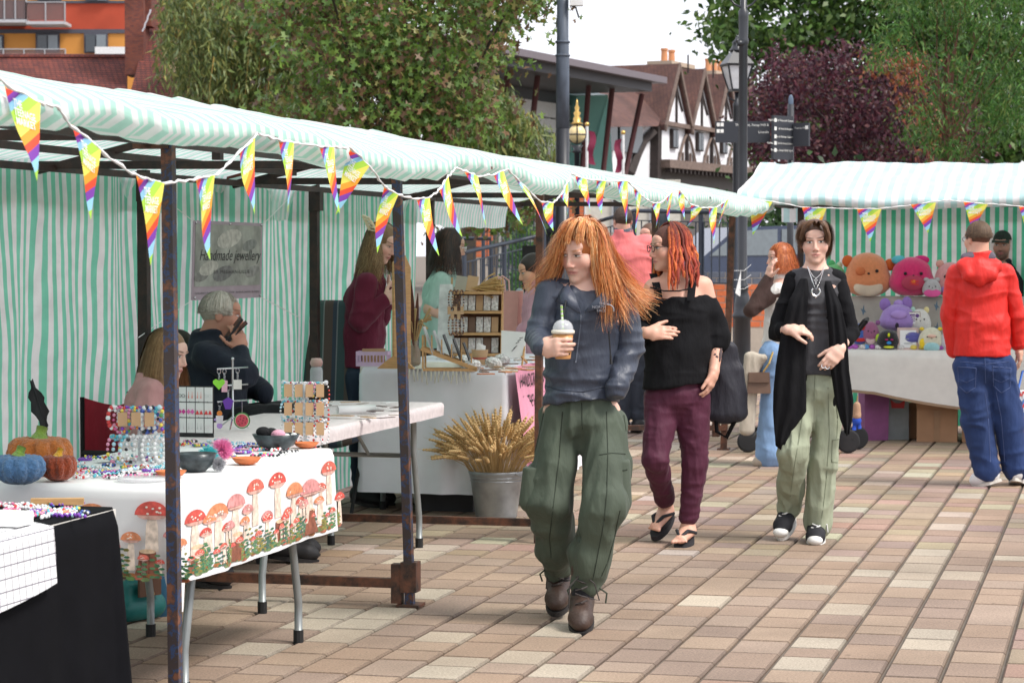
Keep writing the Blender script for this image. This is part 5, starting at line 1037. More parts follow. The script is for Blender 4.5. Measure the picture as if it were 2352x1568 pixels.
G=[([(1335,516,-.04),(1300,500,-.07),(1275,540,-.06),(1255,585,-.02),(1240,625,.02)],110,.012,.045,.016),([(1345,516,-.0),(1305,496,-.0),(1278,535,.0),(1258,590,.03),(1235,640,.06),(1222,665,.06)],110,.015,.05,.018),([(1335,516,-.02),(1292,512,-.05),(1272,560,-.03),(1268,610,.0),(1250,650,.02)],90,.012,.035,.014),([(1350,516,.05),(1310,505,.07),(1285,560,.08),(1275,620,.08),(1265,660,.06)],80,.02,.04,.014),([(1335,516,-.04),(1368,496,-.06),(1398,535,-.05),(1405,590,-.03),(1415,650,-.05),(1425,700,-.09)],120,.012,.035,.014),([(1345,516,.0),(1385,500,.0),(1412,545,.01),(1425,610,.0),(1448,670,-.02),(1480,715,-.04)],130,.015,.055,.02),([(1350,516,.05),(1395,515,.07),(1420,570,.07),(1440,630,.05),(1462,680,.02),(1495,690,.0)],120,.02,.06,.02),([(1340,516,-.03),(1378,500,-.05),(1402,550,-.06),(1402,615,-.07),(1398,680,-.11),(1392,745,-.15)],120,.012,.04,.012),([(1345,516,-.01),(1388,508,-.03),(1410,565,-.04),(1418,640,-.06),(1430,700,-.10),(1436,740,-.12)],110,.013,.045,.016),([(1348,516,.04),(1372,520,.09),(1385,580,.10),(1400,640,.09),(1420,690,.06)],90,.03,.05,.014),([(1345,516,.06),(1335,520,.11),(1335,590,.12),(1345,650,.11)],80,.05,.06,.012),([(1342,520,.04),(1340,499,-.0),(1330,498,-.05),(1315,512,-.085),(1300,540,-.10)],70,.014,.016,.004),([(1342,520,.04),(1346,497,.0),(1350,498,-.05),(1358,512,-.08),(1372,545,-.075)],70,.014,.016,.004),([(1340,520,.02),(1340,498,-.03),(1338,502,-.08),(1334,522,-.112),(1330,546,-.118)],80,.016,.018,.004),([(1345,520,.04),(1352,494,.02),(1375,500,.01),(1398,530,.0),(1412,580,.0)],70,.02,.02,.006),([(1345,520,.04),(1335,494,.02),(1312,498,.01),(1288,525,.0),(1270,570,.0)],70,.02,.02,.006),([(1338,516,-.05),(1318,500,-.10),(1302,525,-.115),(1292,550,-.11)],60,.012,.012,.004),([(1340,516,-.05),(1335,505,-.11),(1328,528,-.122),(1322,550,-.118)],60,.014,.014,.004),([(1342,516,-.05),(1356,505,-.10),(1358,530,-.105),(1362,555,-.09)],60,.014,.014,.004),([(1336,516,-.05),(1310,500,-.09),(1288,530,-.09),(1280,570,-.075)],50,.010,.012,.006),([(1345,514,-.05),(1366,505,-.085),(1374,540,-.075),(1374,580,-.06),(1378,640,-.06),(1388,700,-.11)],110,.012,.025,.008),([(1345,514,-.05),(1350,503,-.10),(1366,530,-.095),(1370,565,-.075),(1372,600,-.06)],60,.012,.014,.006),([(1340,514,-.05),(1300,503,-.08),(1276,535,-.08),(1272,590,-.05),(1262,640,-.02)],80,.012,.025,.010),]
def squeeze(g_):
 out=[]
 for(u,v,dy)in g_:k=(.74+.26*min(1,max(0,(v-560)/100)))if u<1340 else(.64+.36*min(1,max(0,(v-570)/120))); out.append((1340+(u-1340)*k,v+(4 if v<520 else 0),dy*.9))
 if g_[-1][1]<580:out.append((out[-1][0],out[-1][1]+8,out[-1][2]))
 return out
G=[(squeeze(g_),n,r0*.8,r1*.75,wv)for g_,n,r0,r1,wv in G]
hair_obj(p.o,hair_material('ginger_hair',.36),[cap_hair(p.hc,p.R,p.hs,.006,(.42,.13,.035),fc=(0,-.108,-.055),rad=(.083,.101,.093)),locks(p,G,GING)])
q=MB(); e=p.hc+p.R@np.array((.08,.0,-.04)); q.tube([e+(.0,-.01,-.012)+.010*np.array((math.cos(t),0,math.sin(t)))for t in np.linspace(0,6.28,9)],.0018,5,False); q.build('earring',mat('silver',(.7,.7,.7),.25,metal=1.),p.o)
cb=p.P(1293,824,-.25)+p.base; cup=thing('iced_coffee_cup','clear plastic cup of iced coffee with domed lid and green striped straw','cup',cb)
q=MB(); q.lathe([(.030,0),(.0315,.002),(.041,.098)],n=28); q.build('coffee',mat('iced_coffee',(.60,.30,.115),.25,var=.15,scale=30,spec=.5),cup,smooth=True)
q=MB(); q.lathe([(.0415,.1),(.0465,.102),(.0475,.108),(.0465,.114),(.042,.116)],n=28); q.build('rim',mat('frosted_plastic',(.78,.72,.60),.3),cup,smooth=True)
q=MB(); q.lathe([(.042,.117),(.041,.128),(.035,.142),(.024,.152),(.010,.157)],n=24,caps=False); q.build('dome_lid',mat('clear_lid',(.75,.77,.82),.08,alpha=.45,spec=.7),cup,smooth=True)
q=MB(); q.tube([(.0,0,.10),(-.006,0,.215)],.0048,10); q.build('straw',mat('white_straw',(.8,.8,.76),.5),cup,smooth=True)
q=MB()
for k in range(6):q.tube([(-.0003-k*.001,0,.118+k*.017),(-.0006-k*.001,0,.125+k*.017)],.0051,10)
tag(q.build('straw_stripes',mat('green_straw',(.30,.55,.10),.5),cup),kind='stuff')
q=MB(); cs=[]
for t in np.linspace(0,6.28,18,endpoint=False):a=.55+.40*math.cos(t)*.9; zz_=.052+.021*math.sin(t); r_=.0315+(.041-.0315)*zz_/.098+.0012; cs.append((r_*math.sin(a),-r_*math.cos(a),zz_))
q.poly(cs); lb_=q.build('round_label',mat('magenta_print',(.42,.02,.20),.5),cup)
q=MB(); q.poly([(.0352*math.sin(.62+.26*math.cos(t))+.0014,-.0372*math.cos(.62+.26*math.cos(t))-.001,.052+.0125*math.sin(t))for t in np.linspace(0,6.28,14,endpoint=False)]); q.build('label_centre',M_FRAMEW,lb_)
q=MB(); put_text(q,'CU',.012,(.0135,-.0385,.048),(.84,.54,0),(0,0,1)); q.build('lettering',mat('dark_print',(.05,.02,.03),.6),lb_)
# ---------------------------------------------------------------- young person with short brown hair in a long black cardigan
p=Person('young person with short brown hair, long black cardigan, grey T-shirt and pale green trousers',(1872,1250),12.75); J=p.J
p.set(neck=(1873,618,.02),chest=(1872,690,.02),waist=(1872,790,.02),pelvis=(1876,868,.02),shL=(1824,646,.02),shR=(1922,648,.02),elL=(1785,762,.0),wrL=(1810,757,-.14),elR=(1952,765,.0),wrR=(1930,800,-.13),hipL=(1848,885,.02),hipR=(1904,885,.02),knL=(1822,1040,-.10),knR=(1893,1055,.0),anL=(1810,1160,.16),anR=(1876,1205,.04),toeL=(1794,1218,.02),toeR=(1872,1238,-.14))
p.head(1872,556,-.01,-6,6,-3,.95)
sk2=skin_material('skin_pale',(.74,.47,.37),(.56,.22,.19),(.10,.055,.035),(.09,.13,.13),gaze=.001,lid=.1,blush=.35)
p.body(sk2,[((J['wrL'],(.97,-.2,.0),(.0,.55,-.8),(-.1,-.9,.4)),dict(curl=((22,30,25),(32,35,25),(40,40,30),(48,42,30)),thumb=(.75,.5,.45))),((J['wrR'],(-.62,-.30,-.72),(-.3,.75,-.4),(-.75,.2,.65)),dict(curl=((15,22,18),(22,28,20),(26,30,24),(30,32,26)),thumb=(.75,.5,.4)))],h=.0055,slim=.92)
sdv=J['shR']-J['shL']; TEE=cloth('charcoal_jersey',(.050,.050,.056),.78,bump=.15)
p.wear('t_shirt',TEE,[(J['chest'],J['waist'],.110,.106,.03,sdv,1.28),(J['waist'],J['pelvis']-(0,0,.03),.108,.122,.03,sdv,1.26),(J['shL']+(.025,0,.002),J['shR']-(.025,0,-.002),.063,.063,.05),(J['neck']-(0,0,.075),J['neck']+(0,0,.005),.094,.074,.03)],cuts=[(J['neck']+(0,-.02,.006),(0,-.30,1)),(J['pelvis']+(0,0,.02),(0,0,-1))],subs=p.hollow(e=.014),h=.0065,folds=[(.006,(6,6,16),True,4.),(.005,(16,16,5),True,8.)])
q=MB(); q.lathe([(.062,.0),(.066,.012),(.060,.03),(.056,.036)],n=24,caps=False); o=q.build('undershirt_collar',cloth('blue_grey_rib',(.22,.25,.33),.8),p.o,smooth=True); o.location=Vector(J['neck']-np.array((0,.004,.035))); o.rotation_euler=(.28,0,0)
BLK=cloth('black_jersey',(.007,.007,.0085),.9,bump=.2,var=.2,sheen=0.,spec=.2); ch,wa,pe=J['chest'],J['waist'],J['pelvis']
p.wear('cardigan',BLK,[(J['shL']+(.015,.01,.01),J['shR']+(-.015,.01,.01),.062,.062,.04),(J['neck']-(0,-.03,.03),ch+(0,.03,0),.068,.112,.03,sdv,1.3),(ch+(0,.02,0),pe+(0,.02,-.1),.118,.130,.03,sdv,1.32)],subs=[(J['neck']+(.0,-.05,.10),J['neck']+(0,-.09,-.08),.060,.062),(J['neck']+(0,-.16,-.08),p.P(1880,720,-.16),.085,.085),(p.P(1880,720,-.16),p.P(1886,880,-.16),.085,.092),(p.P(1884,860,-.16),p.P(1890,1000,-.16),.10,.13),(J['neck']+(0,-.02,.05),J['neck']+(0,.0,-.04),.055,.052)],cuts=[(pe-(0,0,.16),(0,0,-1)),(J['neck']+(0,0,.04),(0,-.3,1))],h=.0065,folds=[(.006,(15,15,4),True,4.),(.006,(8,8,18),True,2.)])
for q_,k_ in(('L',.45),('R',.38)):p.wear('sleeve',BLK,[(J['sh'+q_],J['el'+q_],.056,.050,.012),(J['el'+q_],J['el'+q_]*(1-k_)+J['wr'+q_]*k_,.050,.044,.012)],h=.0065,folds=[(.006,(8,8,20),True,2.)])
def panel(pp,name,m,rows,parent=None,th=.006,nsub=4,amp=.01):
 """hanging cloth panel from rows of (u_left,u_right,v,dy)"""
 R=[]; n=13
 for(r0,r1)in zip(rows[:-1],rows[1:]):
  for k in range(nsub):t=k/nsub; R.append([a+(b-a)*t for a,b in zip(r0,r1)])
 R.append(list(rows[-1])); G=[]
 for i,(ul,ur,v,dy)in enumerate(R):
  row=[]
  for j in range(n):t=j/(n-1); q=pp.P(ul+(ur-ul)*t,v+(10*math.sin(t*3.1)if i==len(R)-1 else 0),dy-.02*math.sin(t*math.pi)); q[1]+=amp*math.sin(t*15+i*.18)*min(1,i/6); row.append(q)
  G.append(row)
 q=MB(); q.grid(G); o=q.build(name,m,parent or pp.o,smooth=True); md=o.modifiers.new('thick','SOLIDIFY'); md.thickness=th; return o
panel(p,'front_panel',BLK,[(1838,1858,640,-.05),(1812,1856,690,-.115),(1795,1852,760,-.125),(1782,1850,840,-.13),(1776,1852,900,-.13),(1775,1852,945,-.125),(1778,1822,990,-.12),(1782,1806,1022,-.12)],amp=.008)
panel(p,'front_panel',BLK,[(1892,1908,645,-.05),(1898,1932,700,-.115),(1904,1945,770,-.125),(1908,1950,850,-.125),(1918,1960,920,-.11),(1930,1958,965,-.10),(1940,1952,990,-.10)],amp=.008)
SAGE=cloth('sage_cotton',(.30,.33,.235),.85,var=.15,scale=8,bump=.3)
cL,cR=p.P(1814,1160,.13),p.P(1878,1205,.03)
p.wear('trousers',SAGE,[(pe+(0,0,.04),pe-(0,0,.05),.100,.115,.03,sdv,1.26),(J['hipL']-(0,0,.02),J['knL'],.084,.072,.03),(J['knL'],cL,.072,.068,.03),(J['hipR']-(0,0,.02),J['knR'],.084,.074,.03),(J['knR'],cR,.074,.072,.03)],cuts=[(cL-(0,0,.0),(.12,-.5,-1)),]if False else[(pe+(0,0,.07),(0,0,1))],subs=[(p.P(1860,960,-.12),p.P(1852,1150,-.10),.010,.016)],h=.0075,folds=[(.009,(16,16,2.6),True,4.),(.006,(7,7,13),True,7.),(.003,(26,26,12),True,1.)])
SG_=mat('sage_seam',(.19,.21,.145),.9)
for pxs in([(1850,900),(1840,980),(1826,1060),(1815,1140)],[(1902,890),(1905,1000),(1898,1100),(1888,1190)],[(1872,860),(1870,920)],[(1912,1010),(1930,1008)],[(1912,1010),(1910,1060),(1926,1062)],[(1918,900),(1924,960),(1922,1005)]):p.line('seam',pxs,SG_,.0022)
CANV=mat('black_canvas',(.014,.014,.018),.8,bump=.3); WRUB=mat('white_rubber',(.72,.71,.68),.6)
for an,to in(('anL','toeL'),('anR','toeR')):
 A,T=J[an],J[to]; o=p.shoe(A-(0,0,.015),T,CANV,WRUB,name='canvas_shoe',shaft=.02,w=.042); q=MB(); q.ball(tuple(T+(T-A)/np.linalg.norm(T-A)*.010-(0,0,.002)),(.042,.040,.027),14,8); q.build('toe_cap',WRUB,o,smooth=True)
 q=MB(); top=A+np.array((0,-.05,.02))
 for k in range(5):c=top+(A+(T-A)*.72+(0,-.012,.034)-top)*(k/4); q.tube([c+(-.022,.012,.008*(-1)**k),c+(0,-.006,0),c+(.022,.012,-.008*(-1)**k)],.0042,5)
 q.tube([top,top+(.045,-.02,-.01),top+(.05,-.02,-.05)],.004,5); q.build('laces',WRUB,o)
rs=np.random.RandomState(9); BRN=[(.17,.085,.045),(.13,.062,.035),(.22,.12,.066),(.10,.048,.028),(.26,.15,.085)]
G2=[([(1872,522,-.04),(1850,508,-.06),(1832,520,-.07),(1826,545,-.06),(1832,566,-.05)],110,.010,.014,.004),([(1874,522,-.02),(1850,507,-.02),(1832,515,-.02),(1824,545,-.01),(1832,572,.0)],110,.014,.018,.005),([(1874,522,-.04),(1886,507,-.07),(1902,520,-.085),(1908,545,-.075),(1905,562,-.06)],120,.010,.014,.004),([(1874,522,-.02),(1898,507,-.02),(1914,522,-.02),(1918,550,-.01),(1912,575,.0)],110,.014,.018,.005),([(1874,522,-.05),(1868,507,-.085),(1854,512,-.10),(1840,526,-.09),(1833,548,-.072)],90,.008,.008,.003),([(1876,522,-.05),(1886,508,-.09),(1896,514,-.10),(1906,534,-.088),(1909,554,-.072)],110,.010,.010,.003),([(1874,522,.02),(1872,508,.04),(1872,520,.10),(1874,560,.11),(1876,588,.09)],110,.014,.034,.006),([(1880,522,.04),(1905,515,.05),(1912,555,.06),(1908,580,.05),(1902,594,.04)],90,.02,.016,.005),([(1870,522,.04),(1842,515,.05),(1834,556,.06),(1840,580,.05)],80,.02,.016,.005)]
G2=[([(1872+(u-1872)*.84,v,dy-(.018 if dy<-.06 else 0))for u,v,dy in g_],n,r0,r1,wv)for g_,n,r0,r1,wv in G2]
hair_obj(p.o,hair_material('brown_hair',.4),[cap_hair(p.hc,p.R,p.hs,.006,(.10,.05,.028),fc=(0,-.115,-.030),face=(.062,.076,.122),rad=(.083,.102,.097)),locks(p,G2,BRN,w=.0026)])
SIL=mat('silver',(.7,.7,.7),.25,metal=1.)
for w,zb in((.05,640),(.055,668)):
 q=MB(); q.tube([p.P(1855,612,-.055),p.P(1866,(612+zb)/2+6,-.125),p.P(1874,zb,-.14),p.P(1884,(612+zb)/2+4,-.125),p.P(1893,613,-.055)],.0022,5); c=p.P(1874,zb,-.142)
 if zb>650:q.tube([c+.022*np.array((math.cos(t),0,math.sin(t)-.2))for t in np.linspace(.9,-4.0,10)],.005,6); q.ball(tuple(c+(0,0,-.03)),.008,8,6)
 else:q.box(tuple(c+(0,0,-.012)),(.006,.005,.035)); q.box(tuple(c+(0,0,-.008)),(.02,.005,.006))
 q.build('necklace',SIL,p.o)
q=MB();
for k in(1,2):t,v=p.tips[1][k]; c=t-v*.035; q.tube([c+.0105*np.array((math.cos(a),math.sin(a)*.4-.2,math.sin(a)))for a in np.linspace(0,6.28,10)],.0025,5,False)
q.build('rings',SIL,p.o)
# ---------------------------------------------------------------- woman with red dreadlocks
p=Person('woman with red dreadlocks and glasses in black off-shoulder top, maroon trousers and flip-flops',(1560,1250),12.6); J=p.J
p.set(neck=(1548,640,.03),chest=(1560,705,.03),waist=(1560,810,.03),pelvis=(1556,885,.03),shL=(1500,662,.0),shR=(1616,656,.06),elL=(1462,762,.05),wrL=(1487,764,-.14),elR=(1648,775,.06),wrR=(1640,852,-.04),hipL=(1522,905,.03),hipR=(1588,905,.03),knL=(1506,1055,-.08),knR=(1597,1065,.02),anL=(1530,1160,.22),anR=(1580,1205,.04),toeL=(1506,1208,.10),toeR=(1563,1238,-.12))
p.head(1538,570,.0,-72,5,0,1.0)
sk3=skin_material('skin_rosy',(.68,.38,.28),(.50,.15,.13),(.12,.06,.04),(.05,.05,.05),lid=.1,blush=.5)
p.body(sk3,[((J['wrL'],(.98,-.15,.02),(.1,.9,-.4),(0,.3,1.)),dict(curl=(8,10,8),thumb=(.7,.6,.2))),((J['wrR'],(-.22,-.12,-.97),(-.8,.3,.1),(-.2,-.95,.1)),dict(curl=(18,22,18),thumb=(.85,.4,.3)))],h=.0055,bare_feet=True,torso=(.106,.112),slim=1.06)
sdv=J['shR']-J['shL']; ch,wa,pe=J['chest'],J['waist'],J['pelvis']
p.wear('off_shoulder_top',BLK,[(ch+(0,0,.02),wa,.128,.132,.04,sdv,1.28),(wa,pe-(0,0,.02),.134,.150,.04,sdv,1.25),(J['shR']*.6+J['elR']*.4,J['elR']+(0,0,.0),.062,.064,.03),(J['elR']*.99+J['wrR']*.01,J['elR']*.8+J['wrR']*.2,.062,.050,.02),(J['shL']*.6+J['elL']*.4,J['elL'],.062,.060,.03),(J['elL'],J['elL']*.5+J['wrL']*.5,.058,.046,.02),(J['shR']*.7+J['elR']*.3-(.03,0,0),ch+(.06,0,.0),.06,.08,.04),(J['shL']*.7+J['elL']*.3+(.03,0,0),ch+(-.06,0,.0),.06,.08,.04)],subs=p.hollow((.106,.112))+[(p.P(1538,690,-.2),p.P(1560,690,-.2),.075,.075)],cuts=[(p.P(1560,680,0),(-.10,-.05,1)),(pe+(0,0,.0),(.1,0,-1))],h=.0065,folds=[(.006,(14,14,4),True,4.),(.008,(6,6,14),True,2.)])
for(a,b_,c)in(((1592,625,.07),(1590,655,-.06),(1586,690,-.11)),((1500,628,.06),(1508,655,-.07),(1514,690,-.12))):q=MB(); q.grid([[p.P(k[0]-9,k[1],k[2]),p.P(k[0]+9,k[1],k[2]-.008)]for k in(a,b_,c)]); q.build('strap',BLK,p.o,smooth=True)
q=MB(); q.tube([p.P(1494,660,-.06),p.P(1525,668,-.12),p.P(1560,668,-.12),p.P(1590,662,-.09)],.004,5); q.build('neck_strap',BLK,p.o)
MAR=cloth('maroon_stretch',(.070,.009,.030),.7,bump=.15)
p.wear('leggings',MAR,[(pe+(0,0,.05),pe-(0,0,.04),.112,.125,.03,sdv,1.22),(J['hipL']-(0,0,.02),J['knL'],.100,.066,.03),(J['knL'],J['knL']*.16+J['anL']*.84,.068,.052,.02),(J['hipR']-(0,0,.02),J['knR'],.100,.068,.03),(J['knR'],J['knR']*.12+J['anR']*.88,.068,.050,.02)],cuts=[(pe+(0,0,.08),(0,0,1))],h=.0075,folds=[(.004,(10,10,26),True,4.),(.004,(20,20,8),True,7.)])
FF=mat('flip_flop_foam',(.022,.022,.026),.8)
for q_ in 'LR':
 A,T=J['an'+q_],J['toe'+q_]; fd=T-A; fl2=np.array((fd[0],fd[1],fd[2]*.75)); fl2/=np.linalg.norm(fl2); sv=np.cross(fl2,(0,0,1.)); sv/=np.linalg.norm(sv); up=np.cross(sv,fl2); q=MB(); ring=[]
 for k in range(26):a=2*math.pi*k/26; x=math.cos(a); y=math.sin(a); ring.append(A-fl2*.05+(T-A+fl2*.10)*(.5+.5*x)-up*(.062-.028*(.5+.5*x))+sv*y*(.045+.008*x))
 q.prism(ring,-up*.028); ff=q.build('flip_flop',FF,p.o)
 q=MB(); tp=T-up*.0+fl2*.01
 for sg in(-1,1):q.tube([tp+up*.012,T-fl2*.05+sv*sg*.03+up*.03,A+fl2*.02+sv*sg*.045-up*.035],.009,6)
 q.build('strap',FF,ff,smooth=True)
RED=[(.40,.075,.03),(.52,.12,.035),(.30,.045,.028),(.60,.18,.05),(.22,.05,.035)]; V=[]; Fs=[]; C=[]; n0=0; rs=np.random.RandomState(10)
mb=MB()
for k in range(95):
 phi=math.radians(rs.uniform(66,295)); el0=rs.uniform(35,85); pts=[]
 for j in range(6):el=math.radians(el0+(-8-el0)*j/5); pts.append(p.hc+p.R@(np.array((math.sin(phi)*math.cos(el)*.085,-math.cos(phi)*math.cos(el)*.107,math.sin(el)*.100))*1.04+np.array((0,.012,.03))))
 o_=pts[-1]-p.hc; o_[2]=0; o_/=np.linalg.norm(o_); L_=rs.uniform(.14,.25); q0=pts[-1].copy()
 for j in range(1,7):pts.append(q0+o_*(.030*math.sin(j/6*1.6))+np.array((rs.normal()*.006,rs.normal()*.006,-L_*j/6)))
 c=np.asarray(RED[rs.randint(5)]); mb.cur=tuple(c*rs.uniform(.8,1.2)); r_=rs.uniform(.0055,.0085); mb.tube(pts,[r_*(1+.18*math.sin(j*2.3))for j in range(11)]+[.002],6)
dark=cap_hair(p.hc,p.R,p.hs,.006,(.09,.035,.025),fc=(0,-.112,-.04),rad=(.080,.100,.092))
V0=np.array(mb.v); F0=[f for f in mb.f if len(f)==4]; C0=np.zeros((len(V0),3))
for f,c in zip(mb.f,mb.c):
 for i in f:C0[i]=c
zt=(V0[:,2]-p.hc[2]); C0=C0*(1-np.clip((zt-.02)/.09,0,1)*.6)[:,None]
hair_obj(p.o,mat('dreadlock',rough=.75,var=.35,scale=90,attr='Col',bump=.5,bscale=160,dist=.004),[dark,(V0,np.array(F0),C0)])
def glasses(pp,m,r=.021,name='glasses'):
 q=MB(); f=lambda x,y,z:pp.hc+pp.R@(np.array((x,y,z))*pp.hs)
 for sg in(-1,1):
  q.tube([f(sg*.032+r*math.cos(t),-.108+.004*abs(math.cos(t)),.007+r*.82*math.sin(t))for t in np.linspace(0,6.28,15)],.0022,5,False); q.tube([f(sg*.054,-.104,.012),f(sg*.076,-.05,.012),f(sg*.079,.01,.008)],.0020,5)
 q.tube([f(-.011,-.109,.010),f(0,-.112,.013),f(.011,-.109,.010)],.0022,5); q.build(name,m,pp.o)
glasses(p,mat('black_frames',(.012,.012,.014),.3))
q=MB()
for(t,dz_)in((.16,.0),(.30,.0),(.36,.01)):c=J['elR']+(J['wrR']-J['elR'])*(t+.22); q.ball(tuple(c+(-.006+dz_,-.034,0)),(.008,.003,.010),8,6)
q.tube([J['elR']+(J['wrR']-J['elR'])*t+(.022,-.027,0)for t in(.3,.5,.7)],[.006,.010,.004],6); tag(q.build('tattoo',mat('tattoo_ink',(.10,.07,.07),.6),p.o),kind='stuff')
dread_person=p
c=p.P(1668,860,.12)+p.base; bag=thing('shoulder_bag','black slouchy shoulder bag hanging behind the woman with dreadlocks','bag',(c[0],c[1],c[2]-.2))
bp_=Person.__new__(Person); bp_.o=bag; bp_.base=np.array((c[0],c[1],c[2]-.2));
o=Person.wear(bp_,'bag_body',cloth('black_nylon',(.022,.022,.032),.6),[((-.02,0,.0),(-.01,.0,.34),.05,.035,.03,(1,0,0),2.0),((.02,0,.0),(.02,0,.22),.05,.04,.03,(1,0,0),1.9)],h=.008,folds=[(.008,(9,9,5),True,3.)])
q=MB(); q.tube([(-.03,-.04,.30),(-.055,-.06,.42),(-.07,-.03,.56),(-.075,.03,.60)],.012,6); q.build('strap',BLK,bag,smooth=True); q=MB(); q.tube([(-.06,-.02,.02),(-.05,-.02,-.10),(.0,-.03,-.13),(.045,-.02,-.04)],.012,6); q.build('hanging_strap',BLK,bag,smooth=True)
# ---------------------------------------------------------------- the other people
def cut_person(label,base,Y0,joints,head,skin,**k):
 p=Person(label,base,Y0); p.set(**joints); p.head(*head); sh_='toeL' not in joints; f_=p.R@np.array((0,-1.,0)); f_[2]=0; f_/=np.linalg.norm(f_)
 if sh_:
  for q in 'LR':
   if 'an'+q in p.J:p.J['an'+q][2]=.095; p.J['toe'+q]=p.J['an'+q]+f_*.15-np.array((0,0,.055))
 p.body(skin,**k)
 if sh_:
  for q in 'LR':
   if 'an'+q in p.J:p.shoe(p.J['an'+q]-np.array((0,0,.01)),p.J['toe'+q],mat('dark_shoe',(.02,.02,.022),.6),mat('dark_rubber',(.022,.02,.02),.7),shaft=.01)
 return p
def trousers(p,m,w=(.105,.12),th=(.095,.075),sh=(.075,.06),low=.9,name='trousers',folds=((.006,(12,12,4),True,4.),(.005,(8,8,16),True,2.))):
 J=p.J; sdv=J['shR']-J['shL']; L_=[(J['pelvis']+(0,0,.05),J['pelvis']-(0,0,.04),w[0],w[1],.03,sdv,1.22)]
 for q in 'LR':L_+=[(J['hip'+q],J['kn'+q],th[0],th[1],.03),(J['kn'+q],J['kn'+q]*(1-low)+J['an'+q]*low,sh[0],sh[1],.02)]
 return p.wear(name,m,L_,cuts=[(J['pelvis']+(0,0,.09),(0,0,1))],h=.010,folds=list(folds))
def top(p,m,r=(.118,.118,.13),ks=1.3,arm=(.058,.052,.042),hem=.0,neckr=.072,h=.009,fore=(1,1),name='top',folds=((.007,(8,8,14),True,3.),(.005,(14,14,5),True,7.)),nz=.03,extra=(),armx=(1,1)):
 J=p.J; sdv=J['shR']-J['shL']; w=J.get('waist',(J['chest']+J['pelvis'])/2)
 L_=[(J['chest'],w,r[0],r[1],.03,sdv,ks),(w,J['pelvis']-(0,0,.04),r[1],r[2],.03,sdv,ks),(J['shL']*.85+J['shR']*.15,J['shR']*.85+J['shL']*.15,.060,.060,.05),(J['neck']-(0,0,.07),J['neck']+(0,0,.01),neckr+.02,neckr,.03)]+list(extra)
 for i,q in enumerate('LR'):
  if 'el'+q in J:
   e_=J['el'+q]*armx[i]+J['sh'+q]*(1-armx[i]); S_=[(J['sh'+q],e_,arm[0],arm[1],.012)]
   if fore[i]>0 and 'wr'+q in J:S_.append((J['el'+q],J['el'+q]*(1-fore[i])+J['wr'+q]*fore[i],arm[1],arm[2],.012))
   L_.append((J['sh'+q],J['sh'+q]*.8+J['el'+q]*.2,arm[0],arm[0]*.9,.03)); p.wear('sleeve',m,S_,h=h,folds=list(folds))
 return p.wear(name,m,L_,cuts=[(J['neck']+(0,0,nz),(0,0,1)),(J['pelvis']+(0,0,hem),(0,0,-1))],h=h,folds=list(folds))
rs=np.random.RandomState(31)
p=cut_person('man in bright red hooded jacket and blue jeans seen from behind',(2262,1120),15.8,dict(neck=(2248,588,-.02),chest=(2252,660,-.0),waist=(2254,745,0),pelvis=(2258,822,0),shL=(2198,628,.0),shR=(2308,628,0),elL=(2180,722,.02),wrL=(2192,805,.06),elR=(2334,722,.02),wrR=(2340,800,.06),hipL=(2230,840,0),hipR=(2292,840,0),knL=(2243,965,.0),knR=(2316,962,0),anL=(2268,1082,.0),anR=(2334,1078,.03),toeL=(2238,1104,.02),toeR=(2338,1100,.22)),(2246,549,0,203,4,0,.97),skin_material('skin_tan',(.62,.35,.25),stubble=None),h=.008,male=True,hands=[((at(2340,800,15.86)-np.array((at(2262,1120,15.8)[0],at(2262,1120,15.8)[1],0)),(.1,-.1,-1),(-.9,.2,0),(0,1,0)),dict(curl=(20,25,20)))])
RJ=cloth('red_shell_fabric',(.62,.018,.012),.55,bump=.15,sheen=0.); J=p.J
top(p,RJ,(.135,.135,.145),1.32,(.066,.060,.048),.015,.085,h=.0075,fore=(1,.9),name='jacket',folds=((.007,(6,6,15),True,3.),(.005,(13,13,5),True,7.)))
hood=p.wear('hood',RJ,[(p.P(2212,612,-.11),p.P(2284,612,-.11),.05,.05,.04),(p.P(2225,632,-.15),p.P(2275,632,-.15),.045,.045,.04),(p.P(2250,610,-.12),p.P(2250,648,-.16),.05,.03,.04),(p.P(2215,600,-.02),p.P(2222,606,-.1),.03,.035,.03),(p.P(2282,600,-.02),p.P(2276,606,-.1),.03,.035,.03)],h=.008,folds=[(.007,(9,9,18),True,3.)])
p.wear('hood_lining',cloth('grey_lining',(.10,.085,.11),.8),[(p.P(2220,592,-.06),p.P(2276,592,-.06),.036,.036,.03),(p.P(2222,590,.05),p.P(2276,590,.05),.03,.03,.03)],h=.008,folds=[(.006,(20,20,10),True,3.)])
DENIM=cloth('blue_denim',(.016,.038,.125),.85,var=.28,scale=5,bump=.3)
trousers(p,DENIM,(.125,.14),(.115,.098),(.095,.088),.96,'jeans',((.008,(9,9,14),True,3.),(.006,(14,14,4),True,6.)))
STI=mat('jeans_stitch',(.07,.10,.22),.8)
for u0 in(2222,2302):p.line('pocket_stitching',[(u0-22,842),(u0+20,845),(u0+18,890),(u0-2,902),(u0-20,886),(u0-22,842)],STI,.0025,n=5); p.line('pocket_stitching',[(u0-20,870),(u0-2,878),(u0+18,868)],STI,.002,n=5)
for pxs in([(2262,815),(2264,880)],[(2205,830),(2262,836),(2318,830)],[(2262,900),(2270,960),(2275,1060)],[(2288,900),(2300,960),(2308,1060)]):p.line('seam',pxs,STI,.0022)
WSH=mat('white_leather',(.70,.70,.70),.5)
for q_ in 'LR':p.shoe(J['an'+q_]-(0,0,.01),J['toe'+q_],WSH,mat('cream_sole',(.55,.52,.47),.7),name='trainer',shaft=.01,w=.045)
